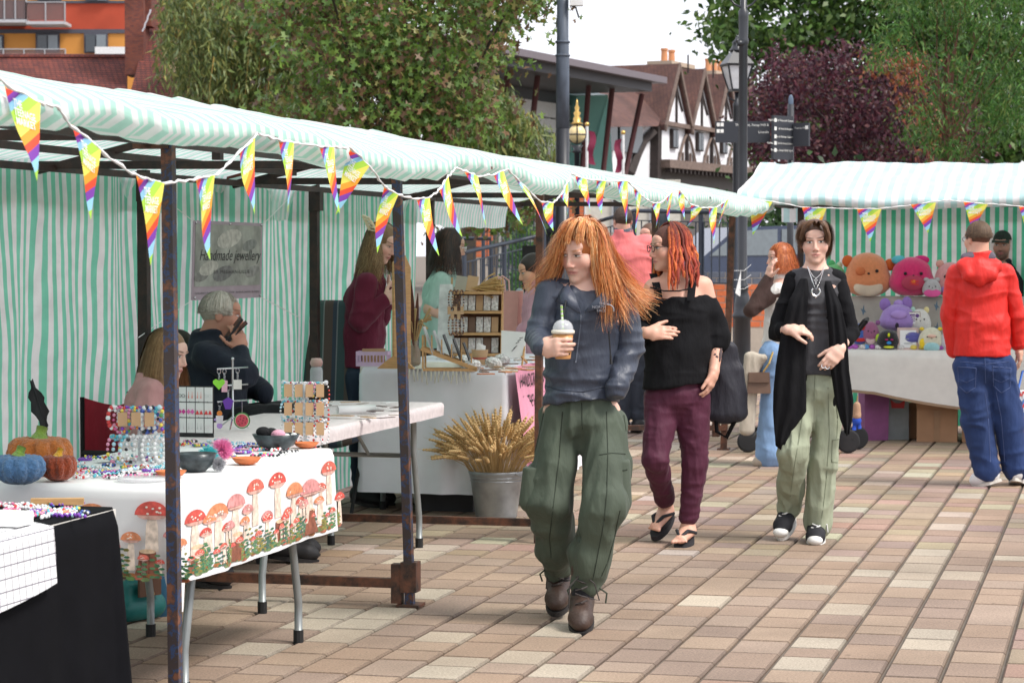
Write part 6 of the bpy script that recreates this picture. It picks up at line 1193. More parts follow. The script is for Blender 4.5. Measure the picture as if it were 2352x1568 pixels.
hair_obj(p.o,hair_material('dark_blond_hair',.6),[cap_hair(p.hc,p.R,p.hs,.006,(.10,.06,.035),fc=(0,-.115,-.06),rad=(.077,.096,.088),low=-.06),strands(p.hc,p.R,p.hs,700,.012,[(.16,.095,.05),(.10,.06,.035)],rs,60,w=.002,lenvar=.4,top=.99)]); glasses(p,mat('steel_frames',(.2,.2,.2),.3,metal=.8))
b0=at(1765,1072,17.4); b0[2]=0
p=cut_person('woman with ginger hair in white knitted vest and flared pale jeans, in profile',(1765,1072),17.4,dict(neck=(1796,640,0),chest=(1794,690,0),waist=(1790,750,0),pelvis=(1786,800,0),shL=(1786,668,-.13),shR=(1798,664,.13),elL=(1725,712,-.15),wrL=(1765,640,-.12),hipL=(1776,815,-.08),hipR=(1790,815,.08),knL=(1772,925,-.08),knR=(1795,930,.08),anL=(1770,1045,-.08),anR=(1800,1040,.1),toeL=(1738,1062,-.1),toeR=(1775,1058,.1)),(1793,594,0,-80,4,0,.93),skin_material('skin_warm',(.70,.42,.33),blush=.5),h=.008,hands=[((at(1765,640,17.28)-b0,(.12,-.1,1),(.9,.3,0),(0,-1,0)),dict(curl=(15,25,20)))])
J=p.J; WV=cloth('white_knit',(.70,.68,.65),.9,bump=.5,bscale=60); top(p,WV,(.112,.108,.118),1.25,(.06,.06,.05),.02,.068,fore=(0,0),name='knitted_vest',armx=(.12,.12)); p.wear('sleeve',cloth('brown_jersey',(.050,.026,.022),.85),[(J['shL'],J['elL'],.056,.05,.02),(J['elL'],J['wrL'],.05,.04,.02)],h=.009,folds=[(.005,(10,10,18),True,3.)])
LJ=cloth('pale_denim',(.20,.32,.52),.85,var=.2,scale=5,bump=.3)
trousers(p,LJ,(.105,.118),(.10,.08),(.078,.115),.98,'flared_jeans')
for q_ in 'LR':p.shoe(J['an'+q_]-(0,0,.015),J['toe'+q_],mat('beige_suede',(.42,.35,.28),.8),mat('cream_sole',(.55,.52,.47),.7),name='trainer',shaft=.01)
GB=[(.52,.14,.04),(.42,.10,.03),(.62,.20,.06)]; hair_obj(p.o,hair_material('ginger_bob'),[cap_hair(p.hc,p.R,p.hs,.007,(.34,.08,.03)),strands(p.hc,p.R,p.hs,700,.13,GB,rs,58,w=.003,bangs=60)])
c=p.P(1742,840,-.15)+p.base; hb=thing('handbag','beige and brown handbag with gold chain carried by the ginger woman','bag',(c[0],c[1],c[2]-.2)); bp_=Person.__new__(Person); bp_.o=hb
q=MB(); q.box((.0,0,.08),(.17,.09,.15),taper=.88); q.build('bag_body',mat('brown_leather_bag',(.14,.085,.06),.5),hb); q=MB(); q.box((.0,-.05,.12),(.15,.012,.07)); q.build('flap',mat('brown_leather_bag',(.14,.085,.06),.5),hb)
Person.wear(bp_,'jacket_over_bag',cloth('beige_cotton',(.45,.40,.33),.9),[((-.05,.0,.27),(-.075,.02,-.26),.03,.036,.03,(1,.4,0),1.7),((.03,.0,.26),(-.04,.03,.16),.035,.03,.03,(1,.4,0),1.7)],h=.009,folds=[(.010,(14,14,4),True,2.)])
q=MB(); q.tube([(.03,-.05,.16),(.07,-.06,.22),(.10,-.03,.30)],.006,5); q.build('chain',M_GOLD,hb)
b0=at(840,900,14.6); b0[2]=0
p=cut_person('seller with long fair hair and cream claw clip in maroon fleece',(840,900),14.6,dict(neck=(850,625,0),chest=(838,690,0),waist=(835,770,0),pelvis=(836,850,0),shL=(842,652,-.16),shR=(856,645,.14),elL=(826,738,-.20),wrL=(884,690,-.18),elR=(870,735,.1),wrR=(898,672,-.02),hipL=(828,870,-.08),hipR=(846,870,.08),knL=(832,1020,-.08),knR=(850,1020,.08),anL=(832,1160,-.08),anR=(850,1160,.08)),(876,556,.0,62,26,0,.98),skin_material('skin_seller',(.72,.45,.36),lid=.55,blush=.5),h=.007,hands=[((at(884,690,14.42)-b0,(.8,-.2,.5),(.2,.9,0),(-.4,0,.9)),dict(curl=(30,40,30))),((at(898,672,14.58)-b0,(.6,-.2,.7),(.2,-.9,0),(-.6,0,.7)),dict(curl=(30,40,30)))])
MF=cloth('maroon_fleece',(.115,.010,.030),.95,sheen=.05); top(p,MF,(.125,.125,.135),1.28,(.066,.06,.045),.02,.082,h=.008,name='fleece'); trousers(p,cloth('dark_navy_denim',(.018,.03,.055),.9))
FAIR=[(.36,.22,.10),(.28,.165,.075),(.45,.30,.15),(.20,.12,.06)]; hair_obj(p.o,hair_material('fair_hair'),[cap_hair(p.hc,p.R,p.hs,.006,(.24,.14,.07)),strands(p.hc,p.R,p.hs,1000,.27,FAIR,rs,62,w=.003,wave=.022,out=.3)])
q=MB(); cc=p.P(842,512,-.03)
for k in range(5):q.tube([cc+(-.02+.012*k,-.03,.045-k*.022),cc+(.015+.012*k,-.055,.03-k*.02),cc+(.03+.012*k,-.03,.01-k*.022)],.007,6)
q.tube([cc+(-.02,-.03,.045),cc+(.02,-.03,-.045)],.010,6); q.tube([cc+(.03,-.03,.01),cc+(.075,-.03,-.075)],.008,6); q.build('claw_clip',mat('cream_plastic',(.72,.62,.42),.35),p.o)
q=MB(); q.tube([p.J['wrL']+.036*np.array((.1*math.cos(t),math.cos(t),math.sin(t)))for t in np.linspace(0,6.28,14)],.006,6,False); q.build('bracelet',mat('dark_beads',(.12,.08,.06),.4),p.o)
p=cut_person('seated grey haired man in navy jumper holding a phone to his ear',(500,1080),12.0,dict(neck=(482,772,.0),chest=(492,842,0),waist=(492,900,0),pelvis=(496,965,0),shL=(478,815,-.17),shR=(500,808,.18),elL=(556,858,-.24),wrL=(552,806,-.16),elR=(560,880,.22),wrR=(610,905,.1),hipL=(510,985,-.1),hipR=(515,985,.1),knL=(650,955,-.12),knR=(655,950,.12),anL=(650,1120,-.12),anR=(655,1115,.12)),(508,726,.0,96,6,4,1.02),skin_material('skin_ruddy',(.50,.24,.17),stubble=(.10,.08,.07),blush=.5),h=.007,male=True,hands=[((at(552,806,11.84)-np.array((at(500,1080,12.)[0],12.,0)),(-.12,-.05,1),(-.5,.85,0),(-.8,-.5,.2)),dict(curl=((20,35,25),(30,40,30),(35,40,30),(40,40,30))))])
J=p.J; NJ=cloth('dark_navy_knit',(.010,.014,.026),.9,bump=.3); top(p,NJ,(.15,.155,.16),1.3,(.076,.072,.05),.0,.088,h=.009,fore=(.85,1),name='jumper',folds=((.010,(6,6,11),True,3.),(.006,(12,12,5),True,7.))); trousers(p,cloth('black_trousers',(.010,.011,.013),.9),(.12,.13),(.10,.08),(.08,.07))
GREY=[(.52,.46,.40),(.40,.34,.28),(.66,.60,.54)]; hair_obj(p.o,hair_material('grey_hair',.6),[cap_hair(p.hc,p.R,p.hs,.006,(.40,.34,.28),fc=(0,-.122,-.055),rad=(.077,.095,.087),low=-.045),strands(p.hc,p.R,p.hs,900,.012,GREY,rs,50,w=.002,lenvar=.4,top=.985,bangs=120,bang_el=45)])
c=p.P(534,758,-.15)+p.base; ph=thing('mobile_phone','black phone in an open wallet case held by the seated man','phone',c); q=MB(); q.box((0,0,0),(.012,.075,.15)); o=q.build('phone_body',mat('phone_black',(.012,.013,.016),.3),ph); o.rotation_euler=(.2,.62,.35); q=MB(); q.box((.02,0,.0),(.006,.08,.155)); o=q.build('case_flap',mat('phone_black',(.012,.013,.016),.3),ph); o.rotation_euler=(.2,.78,.35)
p=cut_person('girl with long light brown hair in dusty pink hoodie sitting on red chair',(345,1100),11.1,dict(neck=(352,868,.0),chest=(345,935,0),waist=(340,980,0),pelvis=(335,1040,0),shL=(345,905,-.13),shR=(358,898,.12),elL=(335,985,-.2),wrL=(400,1000,-.2),elR=(400,980,.15),wrR=(430,1000,.05),hipL=(345,1060,-.08),hipR=(350,1060,.08),knL=(450,1050,-.1),knR=(455,1045,.1),anL=(450,1230,-.1),anR=(455,1225,.1)),(384,812,0,72,14,0,.94),skin_material('skin_girl',(.74,.48,.39),blush=.5),h=.008)
PH=cloth('dusty_pink_fleece',(.52,.27,.265),.9,bump=.4); top(p,PH,(.115,.115,.125),1.25,(.066,.06,.045),.0,.085,name='hoodie'); trousers(p,cloth('grey_leggings',(.06,.06,.065),.9),(.10,.11),(.08,.065),(.06,.05)); LB=[(.30,.165,.075),(.24,.13,.06),(.38,.22,.11)]
hair_obj(p.o,hair_material('light_brown_hair',.38),[cap_hair(p.hc,p.R,p.hs,.006,(.26,.14,.065)),strands(p.hc,p.R,p.hs,1000,.33,LB,rs,66,w=.003,wave=.006,out=.1)])
p=cut_person('woman with long dark hair and glasses in mint green top behind the display',(1010,900),16.2,dict(neck=(1022,618,0),chest=(1012,670,0),waist=(1008,740,0),pelvis=(1006,800,0),shL=(1014,646,-.13),shR=(1028,640,.12),elL=(985,710,-.16),wrL=(1040,740,-.1),elR=(1060,705,.12),wrR=(1080,730,.0),hipL=(998,815,-.05),hipR=(1014,815,.05),knL=(998,940,-.05),knR=(1014,940,.05),anL=(998,1060,-.05),anR=(1014,1060,.05)),(1034,566,0,100,14,0,.97),skin_material('skin_olive',(.62,.38,.28)),h=.009)
top(p,cloth('mint_cotton',(.36,.52,.45),.9),(.118,.118,.13),1.25,(.058,.056,.05),.0,.07,fore=(0,0),armx=(.7,.7)); trousers(p,cloth('black_trousers',(.010,.011,.013),.9)); DK=[(.025,.014,.012),(.04,.02,.016),(.08,.035,.02)]
hair_obj(p.o,hair_material('dark_hair',.4),[cap_hair(p.hc,p.R,p.hs,.007,(.022,.013,.011)),strands(p.hc,p.R,p.hs,900,.22,DK,rs,60,w=.0035,wave=.008)]); glasses(p,mat('clear_frames',(.6,.6,.6),.2))
p=cut_person('man in coral pink polo shirt seen from behind',(1445,900),20.5,dict(neck=(1432,536,0),chest=(1446,590,0),waist=(1450,660,0),pelvis=(1450,730,0),shL=(1408,562,.0),shR=(1484,560,0),elL=(1398,630,0),wrL=(1410,690,.1),elR=(1496,632,0),wrR=(1480,690,.12),hipL=(1432,745,0),hipR=(1466,745,0),knL=(1432,855,0),knR=(1466,855,0),anL=(1432,965,0),anR=(1466,965,0)),(1430,508,0,190,4,0,1.0),skin_material('skin_pinkish',(.64,.36,.28)),h=.009,male=True)
top(p,cloth('coral_pique',(.70,.17,.17),.85),(.155,.15,.15),1.3,(.08,.08,.05),.0,.08,fore=(0,0),armx=(.78,.78),name='polo_shirt'); trousers(p,cloth('dark_shorts',(.03,.035,.05),.9)); q=MB(); q.lathe([(.078,-.02),(.085,.0),(.072,.03)],n=20,caps=False); o=q.build('collar',cloth('grey_collar',(.10,.11,.14),.8),p.o,smooth=True); o.location=Vector(p.J['neck']+(0,0,.015))
hair_obj(p.o,hair_material('short_brown_hair',.6),[cap_hair(p.hc,p.R,p.hs,.007,(.07,.042,.03),fc=(0,-.115,-.06),rad=(.077,.096,.088),low=-.05),strands(p.hc,p.R,p.hs,300,.01,[(.08,.05,.035)],rs,60,w=.002,top=.985)])
p=cut_person('man in pale blue shirt with his hand raised to his mouth',(1500,900),22.5,dict(neck=(1494,568,0),chest=(1500,620,0),waist=(1500,690,0),pelvis=(1500,750,0),shL=(1472,590,0),shR=(1528,590,0),elL=(1468,640,-.1),wrL=(1478,575,-.2),elR=(1540,650,0),wrR=(1535,710,0),hipL=(1486,765,0),hipR=(1514,765,0),knL=(1486,860,0),knR=(1514,860,0),anL=(1486,950,0),anR=(1514,950,0)),(1491,542,0,-40,5,0,1.0),skin_material('skin_ruddy2',(.60,.32,.24)),h=.010,male=True,hands=[((at(1478,575,22.3)-np.array((at(1500,900,22.5)[0],22.5,0)),(.3,0,1),(.7,.6,0),(0,-1,0)),dict(curl=(30,35,25)))])
top(p,cloth('pale_blue_shirt',(.42,.48,.62),.8),arm=(.06,.055,.045)); trousers(p,cloth('dark_shorts',(.03,.035,.05),.9)); hair_obj(p.o,hair_material('short_brown_hair',.6),[cap_hair(p.hc,p.R,p.hs,.008,(.10,.05,.03),fc=(0,-.118,-.055),rad=(.078,.096,.089),low=-.04)])
p=cut_person('bearded stallholder in dark green cap and black top behind the plush toys',(2312,1000),20.6,dict(neck=(2312,600,0),chest=(2316,650,0),waist=(2316,730,0),pelvis=(2316,790,0),shL=(2280,622,0),shR=(2360,620,0),elL=(2270,690,-.05),wrL=(2290,740,-.12),elR=(2375,690,0),wrR=(2365,740,-.1),hipL=(2300,810,0),hipR=(2335,810,0),knL=(2300,910,0),knR=(2335,910,0),anL=(2300,1000,0),anR=(2335,1000,0)),(2303,563,-.02,-25,5,0,1.0),skin_material('skin_beard',(.50,.28,.21),stubble=(.05,.03,.025)),h=.009,male=True)
top(p,cloth('black_sweat',(.012,.012,.014),.9),(.13,.13,.14)); trousers(p,cloth('black_trousers',(.010,.011,.013),.9)); CAPM=cloth('bottle_green_twill',(.020,.035,.024),.85)
F=Field(p.hc-.2,p.hc+.22,.007); F.ell(p.hc+p.R@np.array((0,.012,.040)),(.085,.104,.092),.01,p.R); F.cut(p.hc+p.R@np.array((0,0,.045)),p.R@np.array((0,-.05,-1))); V,Fa=F.mesh(); cp_=mesh_np('cap',V,Fa,CAPM,p.o)
q=MB(); q.poly([p.hc+p.R@np.array((x,-.085-.075*math.sqrt(max(0,1-(x/.075)**2)),.046-.02*(abs(x)/.075)**2))for x in np.linspace(-.075,.075,9)]+[p.hc+p.R@np.array((x,-.07,.05))for x in(.075,0,-.075)]); o=q.build('peak',CAPM,cp_); o.modifiers.new('t','SOLIDIFY').thickness=.006
q=MB(); put_text(q,'VANS',.03,p.hc+p.R@np.array((-.035,-.106,.075)),p.R@np.array((1,0,0)),p.R@np.array((0,.2,1)),cw=.001); q.build('cap_lettering',mat('dark_thread',(.012,.014,.012),.6),cp_)
p=cut_person('person with dark tied hair partly hidden beside the ginger haired woman',(1232,950),16.0,dict(neck=(1236,655,0),chest=(1240,700,0),waist=(1240,760,0),pelvis=(1240,820,0),shL=(1236,680,-.12),shR=(1244,676,.12),elL=(1228,735,-.15),wrL=(1200,760,-.1),hipL=(1232,830,-.05),hipR=(1248,830,.05),knL=(1232,940,0),knR=(1248,940,0),anL=(1232,1040,0),anR=(1248,1040,0)),(1224,622,0,-75,18,0,.95),skin_material('skin_amber',(.66,.36,.24)),h=.009)
top(p,cloth('pink_print',(.55,.30,.36),.9)); trousers(p,cloth('black_trousers',(.010,.011,.013),.9)); hair_obj(p.o,hair_material('dark_hair',.4),[cap_hair(p.hc,p.R,p.hs,.007,(.03,.018,.014),extra=[((0,.11,.02),(.03,.04,.03))])])
p=cut_person('person in dark blue top climbing the stairs in the background',(1266,620),42.,dict(neck=(1262,445,0),chest=(1264,468,0),waist=(1264,495,0),pelvis=(1266,525,0),shL=(1248,455,0),shR=(1280,455,0),elL=(1244,485,0),wrL=(1246,515,-.1),elR=(1284,485,0),wrR=(1282,515,-.1),hipL=(1260,532,0),hipR=(1272,532,0),knL=(1260,585,0),knR=(1272,585,0),anL=(1260,640,0),anR=(1272,640,0)),(1263,428,0,150,0,0,1.),skin_material('skin_far',(.6,.36,.27)),h=.012,male=True)
top(p,cloth('navy_cotton',(.02,.028,.06),.9)); trousers(p,cloth('black_trousers',(.010,.011,.013),.9)); hair_obj(p.o,hair_material('dark_hair',.4),[cap_hair(p.hc,p.R,p.hs,.01,(.03,.018,.014))])
# ================================================================ tables and goods on the left stall
M_LEG=mat('grey_powder_steel',(.26,.28,.28),.4,metal=.4); M_TOP=mat('table_plastic',(.66,.64,.60),.5); M_BLACK=mat('matt_black',(.012,.012,.013),.7); M_WOOD=mat('pale_plywood',(.52,.30,.13),.6,var=.2,scale=18,stretch=(1,1,6)); M_KRAFT=mat('kraft_card',(.50,.32,.18),.8,var=.1); M_WHITEC=mat('white_card',(.78,.78,.77),.7,var=.03); M_ACR=mat('clear_acrylic',(.80,.82,.86),.1,alpha=.55,spec=.7)
class Tbl:
 def __init__(s,label,s0,s1,d0,d1,z,legs=True,drop_leg=.0):
  s.s0,s.s1,s.d0,s.d1,s.z=s0,s1,d0,d1,z; s.o=thing('folding_table',label,'table',SF(s0,d0),RZ); s.L,s.W=s1-s0,d1-d0
  q=MB(); q.box((s.L/2,s.W/2,z-.02),(s.L,s.W,.04)); q.build('table_top',M_TOP,s.o)
  for x,sg in((.22,1),(s.L-.22,-1)):
   for y in(.07,s.W-.07):q=MB(); q.tube([(x+sg*.10,y,z-.04),(x+sg*.10,y,z-.22),(x+sg*.07,y,z-.34),(x-sg*.0,y,.16),(x-sg*.0,y,.02)],.0165,8); lg=q.build('leg',M_LEG,s.o,smooth=True); q=MB(); q.lathe([(.020,0),(.020,.05)],(x,y,0),10); q.build('foot_cap',M_BLACK,lg)
   q=MB(); q.tube([(x+sg*.10,.07,z-.25),(x+sg*.10,s.W-.07,z-.25)],.012,8); q.build('cross_bar',M_LEG,s.o,smooth=True); q=MB(); q.tube([(x+sg*.10,s.W/2,z-.25),(x+sg*.42,s.W/2,z-.05)],.010,6); q.build('brace',M_LEG,s.o)
 def cloth(s,name,label,m,drop,amp=.02,seed=0.,freq=7.,off=.006,cat='tablecloth',nk=10,flare=.05):
  """one continuous sheet: flat top plus a skirt falling all round; drop(side, t) gives its length"""
  o=thing(name,label,cat,SF(s.s0,s.d0,s.z),RZ); L_,W,r=s.L+2*off,s.W+2*off,.03; per=[]
  def arc(cx,cy,a0):return[(cx+r*math.cos(a0+t),cy+r*math.sin(a0+t),math.cos(a0+t),math.sin(a0+t))for t in np.linspace(0,math.pi/2,6)]
  def seg(x0,y0,x1,y1,n,nx,ny):return[(x0+(x1-x0)*k/n,y0+(y1-y0)*k/n,nx,ny)for k in range(1,n)]
  n1,n2=int(L_/.03),int(W/.03)
  per+=[p+('f',)for p in seg(r,0,L_-r,0,n1,0,-1)]+[p+('c',)for p in arc(L_-r,r,-math.pi/2)]+[p+('r',)for p in seg(L_,r,L_,W-r,n2,1,0)]+[p+('c',)for p in arc(L_-r,W-r,0)]
  per+=[p+('b',)for p in seg(L_-r,W,r,W,n1,0,1)]+[p+('c',)for p in arc(r,W-r,math.pi/2)]+[p+('l',)for p in seg(0,W-r,0,r,n2,-1,0)]+[p+('n',)for p in arc(r,r,math.pi)]
  N=len(per); V=[(L_/2-off,W/2-off,.006)]; F=[]; s.skirt=lambda x,dz:None
  for k in range(nk+1):
   t=k/nk
   for i,(x,y,nx,ny,sd__)in enumerate(per):
    dl=drop(sd__,x/L_ if sd__ in 'fb' else y/W); q=np.array((x*freq+3*(sd__=='r')+seed,y*freq+seed,.5)); rp_=amp*t*(float(vn(q))+.6*float(vn(q*2.3)))+flare*t*(dl if sd__ in 'cn' else .35*dl)*.5
    e=0 if k else-.012; zz_=.004-dl*t if k else .006; V.append((x-off+nx*(rp_+e+.004),y-off+ny*(rp_+e+.004),zz_))
  for i in range(N):
   F.append((0,1+(i+1)%N,1+i,1+i)[:3])
  F3=[(0,1+i,1+(i+1)%N)for i in range(N)]; F4=[(1+k*N+i,1+(k+1)*N+i,1+(k+1)*N+(i+1)%N,1+k*N+(i+1)%N)for k in range(nk)for i in range(N)]
  me=bpy.data.meshes.new(name); me.from_pydata(V,[],F3+F4); me.materials.append(m); me.polygons.foreach_set('use_smooth',[len(p_.vertices)==4 for p_ in me.polygons]); me.update(); link(bpy.data.objects.new('cloth',me),o)
  s.front=lambda x,dz,dl=None:np.array((x,-off-.004-.5*.35*flare*dz-(amp*(dz/.33)*(float(vn(np.array(((x+off)*freq+seed,seed,.5))))+.6*float(vn(np.array(((x+off)*freq+seed,seed,.5))*2.3)))),.004-dz)); s.clo=o; return o
def psd(u,v,z):return sd(atz(u,v,z))
def on(u,v,z):p=atz(u,v,z); return p
# --- mushroom table
a,b_=psd(385,1120,.74),psd(785,1033,.74); d_=(a[1]+b_[1])/2; T2=Tbl('folding table with grey bent legs under the mushroom print cloth',a[0],b_[0],d_,d_+.76,.74)
MUSHC=mat('white_polyester',(.80,.79,.79),.6,var=.03)
T2.cloth('tablecloth','white tablecloth printed with red toadstools and tree stumps',MUSHC,lambda sd__,t:.42 if sd__=='n' else(.30 if sd__=='l' else .325),.022,2.,4.,nk=12)
pr_=MB()
def fpt(x,z):return T2.front(x,z)+np.array((0,-.0028,0))
def npt(y,z):return np.array((-.012-.10*.5*.35*z-.012,y,.004-z))
def blob(f,c,rx,rz,color,n=12,a0=0.,a1=2*math.pi,e=0.):
 rx=rx*SX(f); pr_.cur=color; pts=[f(c[0]+rx*math.cos(t),c[1]-rz*math.sin(t))+np.array((0,-e,0))*(f is fpt)+np.array((-e,0,0))*(f is npt)for t in np.linspace(a0,a1,n,endpoint=(a1-a0)<6)]; pr_.poly(pts)
SX=lambda f:1.9 if f is fpt else 1.15
def mush(f,x,zt,h,r,kind=0,sg=1):
 """cap top at zt below the table edge, height h down to zt+h"""
 cc_=[(.60,.09,.07),(.68,.25,.12),(.62,.26,.25),(.62,.14,.10)][kind]
 pr_.cur=(.72,.58,.48); zb=zt+h; w=r*.30*SX(f); pr_.poly([f(x-w*.7,zt+r*.9),f(x+w*.7,zt+r*.9),f(x+w*1.15,(zt+zb)/2),f(x+w*1.3,zb),f(x-w*1.3,zb),f(x-w*1.15,(zt+zb)/2)])
 blob(f,(x,zt+r*.92),r*.86,r*.26,(.62,.36,.30),12,e=.001); blob(f,(x,zt+r*.9),r,r*.88,cc_,12,0,math.pi,e=.0015)
 for k in range(7):aa=RN.uniform(.3,2.85); rr=RN.uniform(.25,.85); blob(f,(x+SX(f)*r*rr*math.cos(aa)*.9,zt+r*.9-r*.88*rr*math.sin(aa)*.9),r*.085,r*.07,(.80,.70,.60),6,e=.0025)
def stump(f,x,z0,z1,w):
 w=w*SX(f)**.8; pr_.cur=(.24,.085,.05); pr_.poly([f(x-w*.75,z0),f(x+w*.75,z0),f(x+w*.85,(z0+z1)/2),f(x+w*1.3,z1),f(x-w*1.3,z1),f(x-w*.85,(z0+z1)/2)]); blob(f,(x,z0),w*.75/SX(f),.008,(.66,.46,.30),10,e=.001)
 for k in range(4):xx=x+RN.uniform(-.7,.7)*w; pr_.cur=(.14,.05,.035); pr_.poly([f(xx,z0+.01),f(xx+.003,z0+.01),f(xx*1.0+.004,z1),f(xx,z1)])
def sprig(f,x,z0,h,c):
 for k in range(6):zz_=z0-h*k/6; sgn=-1 if k%2 else 1; blob(f,(x+sgn*.009+RN.uniform(-.003,.003),zz_),.010,.0045,c,6,e=.0005)
Ln=T2.L
for f,n,wd in((fpt,int(Ln/.20),Ln),(npt,4,T2.W)):
 for k in range(n):
  x=(k+.5)*wd/n+RN.uniform(-.02,.02); g_=1.05 if f is npt else 1.; big=RN.uniform(.046,.060)*g_; mush(f,x,RN.uniform(.03,.10),.17,big,k%4); mush(f,x-.060*g_*SX(f),.165+RN.uniform(-.03,.03),.11,.027*g_,RN.randrange(4)); mush(f,x+.062*g_*SX(f),.150+RN.uniform(-.05,.03),.13,.031*g_,RN.randrange(4)); mush(f,x+.03,.225,.07,.019,3); mush(f,x-.03,.24,.05,.015,0)
  if k%2==0:stump(f,x+.015,.215,.305,.036)
  for j in range(9):sprig(f,x+RN.uniform(-.13,.13),.30,RN.uniform(.04,.11),RN.choice([(.05,.16,.08),(.10,.22,.10),(.07,.13,.10),(.25,.22,.06)]))
  for j in range(12):blob(f,(x+RN.uniform(-.14,.14),.302+RN.uniform(-.012,.008)),.016,.008,RN.choice([(.10,.20,.06),(.30,.12,.04),(.16,.22,.09),(.40,.12,.08)]),6,e=.0003)
pm=pr_.build('toadstool_print',mat('fabric_print',rough=.7,var=.38,scale=45,attr='Col'),T2.clo); tag(pm,kind='stuff'); pm.location=(0,0,0)
# --- near black table with checked cloth
c0=psd(266,1168,.74); T1=Tbl('folding table under the black cloth at the bottom left',c0[0]-1.85,c0[0],c0[1],c0[1]+.70,.74)
T1.cloth('tablecloth','plain black tablecloth reaching the ground at bottom left',mat('black_polyester',(.004,.004,.0055),.85,var=.2,spec=.1),lambda sd__,t:.70,.035,5.,3.5,nk=12,flare=.10)
q=MB(); x1=sd(on(108,1195,.745))[0]-T1.s0-.13
G=[]
for i in range(16):
 row=[]
 for j in range(18):
  x=x1-1.2+1.2*i/15; t=j/17; y=.30-.30*min(1,t/.5)if t<.5 else-.02-.03*(t-.5); zz_=.010 if t<.5 else .010-(t-.5)/.5*(.22-.05*(i/15)**3); row.append((x+(.0 if i<15 else-.03*max(0,t-.7)),y-.016*(t>=.5),zz_))
 G.append(row)
q.grid(G); ck=thing('checked_cloth','white cloth with thin grey grid check over the black table edge','cloth',SF(T1.s0,T1.d0,.745),RZ); o=q.build('cloth',MUSHC,ck,smooth=True)
m_=bpy.data.materials.new('grid_check'); N,L,P=nodes(m_); P.inputs['Roughness'].default_value=.8; tc=N.new('ShaderNodeTexCoord'); bt=N.new('ShaderNodeTexBrick'); bt.offset=0; bt.inputs['Color1'].default_value=bt.inputs['Color2'].default_value=(.78,.78,.79,1); bt.inputs['Mortar'].default_value=(.20,.19,.22,1); bt.inputs['Scale'].default_value=1; bt.inputs['Brick Width'].default_value=.04; bt.inputs['Row Height'].default_value=.032; bt.inputs['Mortar Size'].default_value=.0019
sp=N.new('ShaderNodeSeparateXYZ'); L.new(tc.outputs['Object'],sp.inputs[0]); ad=N.new('ShaderNodeMath'); ad.operation='SUBTRACT'; L.new(sp.outputs[1],ad.inputs[0]); L.new(sp.outputs[2],ad.inputs[1]); cb=N.new('ShaderNodeCombineXYZ'); L.new(sp.outputs[0],cb.inputs[0]); L.new(ad.outputs[0],cb.inputs[1]); L.new(cb.outputs[0],bt.inputs['Vector']); L.new(bt.outputs['Color'],P.inputs['Base Color']); o.data.materials[0]=m_
# --- jewellery table behind
a,b_=psd(692,1006,.735),psd(993,926,.735); d3=(a[1]+b_[1])/2; T3=Tbl('white folding table with loose jewellery and bent grey legs',a[0]-.35,b_[0],d3,d3+.62,.735)
T3.cloth('tablecloth','pale pink floral cloth on the white jewellery table',mat('pale_floral_cloth',(.74,.66,.66),.75,var=.12,scale=40),lambda sd__,t:.065,.006,9.,5.,nk=4)
q=MB(); put_text(q,'LINCOLN  D.I.G',.035,(.008-.02,.46,-.052),(0,-1,0),(0,0,1)); o=q.build('lettering',M_BLACK,T3.o); o.location=(0,0,T3.z)
# --- white draped table with display
near=on(985,838,.87); s4=3.55
T4=Tbl('tall table under a white stretch cloth in the middle stall',s4,s4+2.2,.48,1.36,.86)
T4.cloth('tablecloth','smooth white tablecloth with soft vertical folds behind the wheat bucket',mat('white_stretch_cloth',(.80,.80,.86),.7,var=.03),lambda sd__,t:.74,.045,3.3,5.,nk=14,flare=.02)
pb_=thing('fabric_banner','pink fabric banner with black lettering hanging on the white table','banner',SF(s4+.02,.44,.86),RZ); q=MB(); q.grid([[(x,-.015-.006*math.sin(x*14)-.01*k,.012-.60*k/8)for k in range(9)]for x in np.linspace(-.02,.68,12)]); o=q.build('fabric',mat('pink_felt',(.72,.30,.42),.8),pb_,smooth=True)
mb=MB()
for i,t in enumerate(('HANDCRAFTED','IN THE HEART','OF THE','LINCOLNSHIRE','WOLDS')):put_text(mb,t,.095,(.33,-.036-.007*i,-.115-.125*i),(.88,0,0),(0,-.02,1.15),align='CENTER',cw=.001)
mb.build('lettering',M_BLACK,pb_)
# --- goods helpers
GRP_B='beaded bracelets'
BEADC=[(.62,.04,.04),(.75,.75,.76),(.02,.02,.025),(.20,.05,.42),(.70,.28,.42),(.10,.45,.55),(.75,.60,.08),(.08,.30,.10),(.72,.26,.05),(.05,.10,.40),(.45,.70,.80),(.66,.10,.28)]
M_BEAD=mat('glass_bead',rough=.2,var=.1,attr='Col',spec=.6)
_bm={}
def bead_mesh(key,pts,r,pal,rs_):
 if key not in _bm:
  q=MB()
  for p_ in pts:q.cur=pal[rs_.randrange(len(pal))]; q.ball(tuple(p_),r*rs_.uniform(.85,1.15),6,4)
  o=q.build('beaded_bracelet',M_BEAD,None,smooth=True); _bm[key]=o.data; return o
 return link(bpy.data.objects.new('beaded_bracelet',_bm[key]))
PALS=[[BEADC[i]for i in k]for k in((0,1),(3,3,10),(2,9,1),(1,1,10),(4,11,1),(5,10,1),(0,6,8,7,9,3),(1,2),(6,4,5),(8,0,1),(1,),(11,2,1))]
ORD='first second third fourth fifth sixth seventh eighth ninth tenth eleventh twelfth thirteenth fourteenth fifteenth sixteenth seventeenth eighteenth nineteenth twentieth'.split(); ORD+=['twenty-'+k for k in ORD[:9]]+['thirtieth']+['thirty-'+k for k in ORD[:9]]
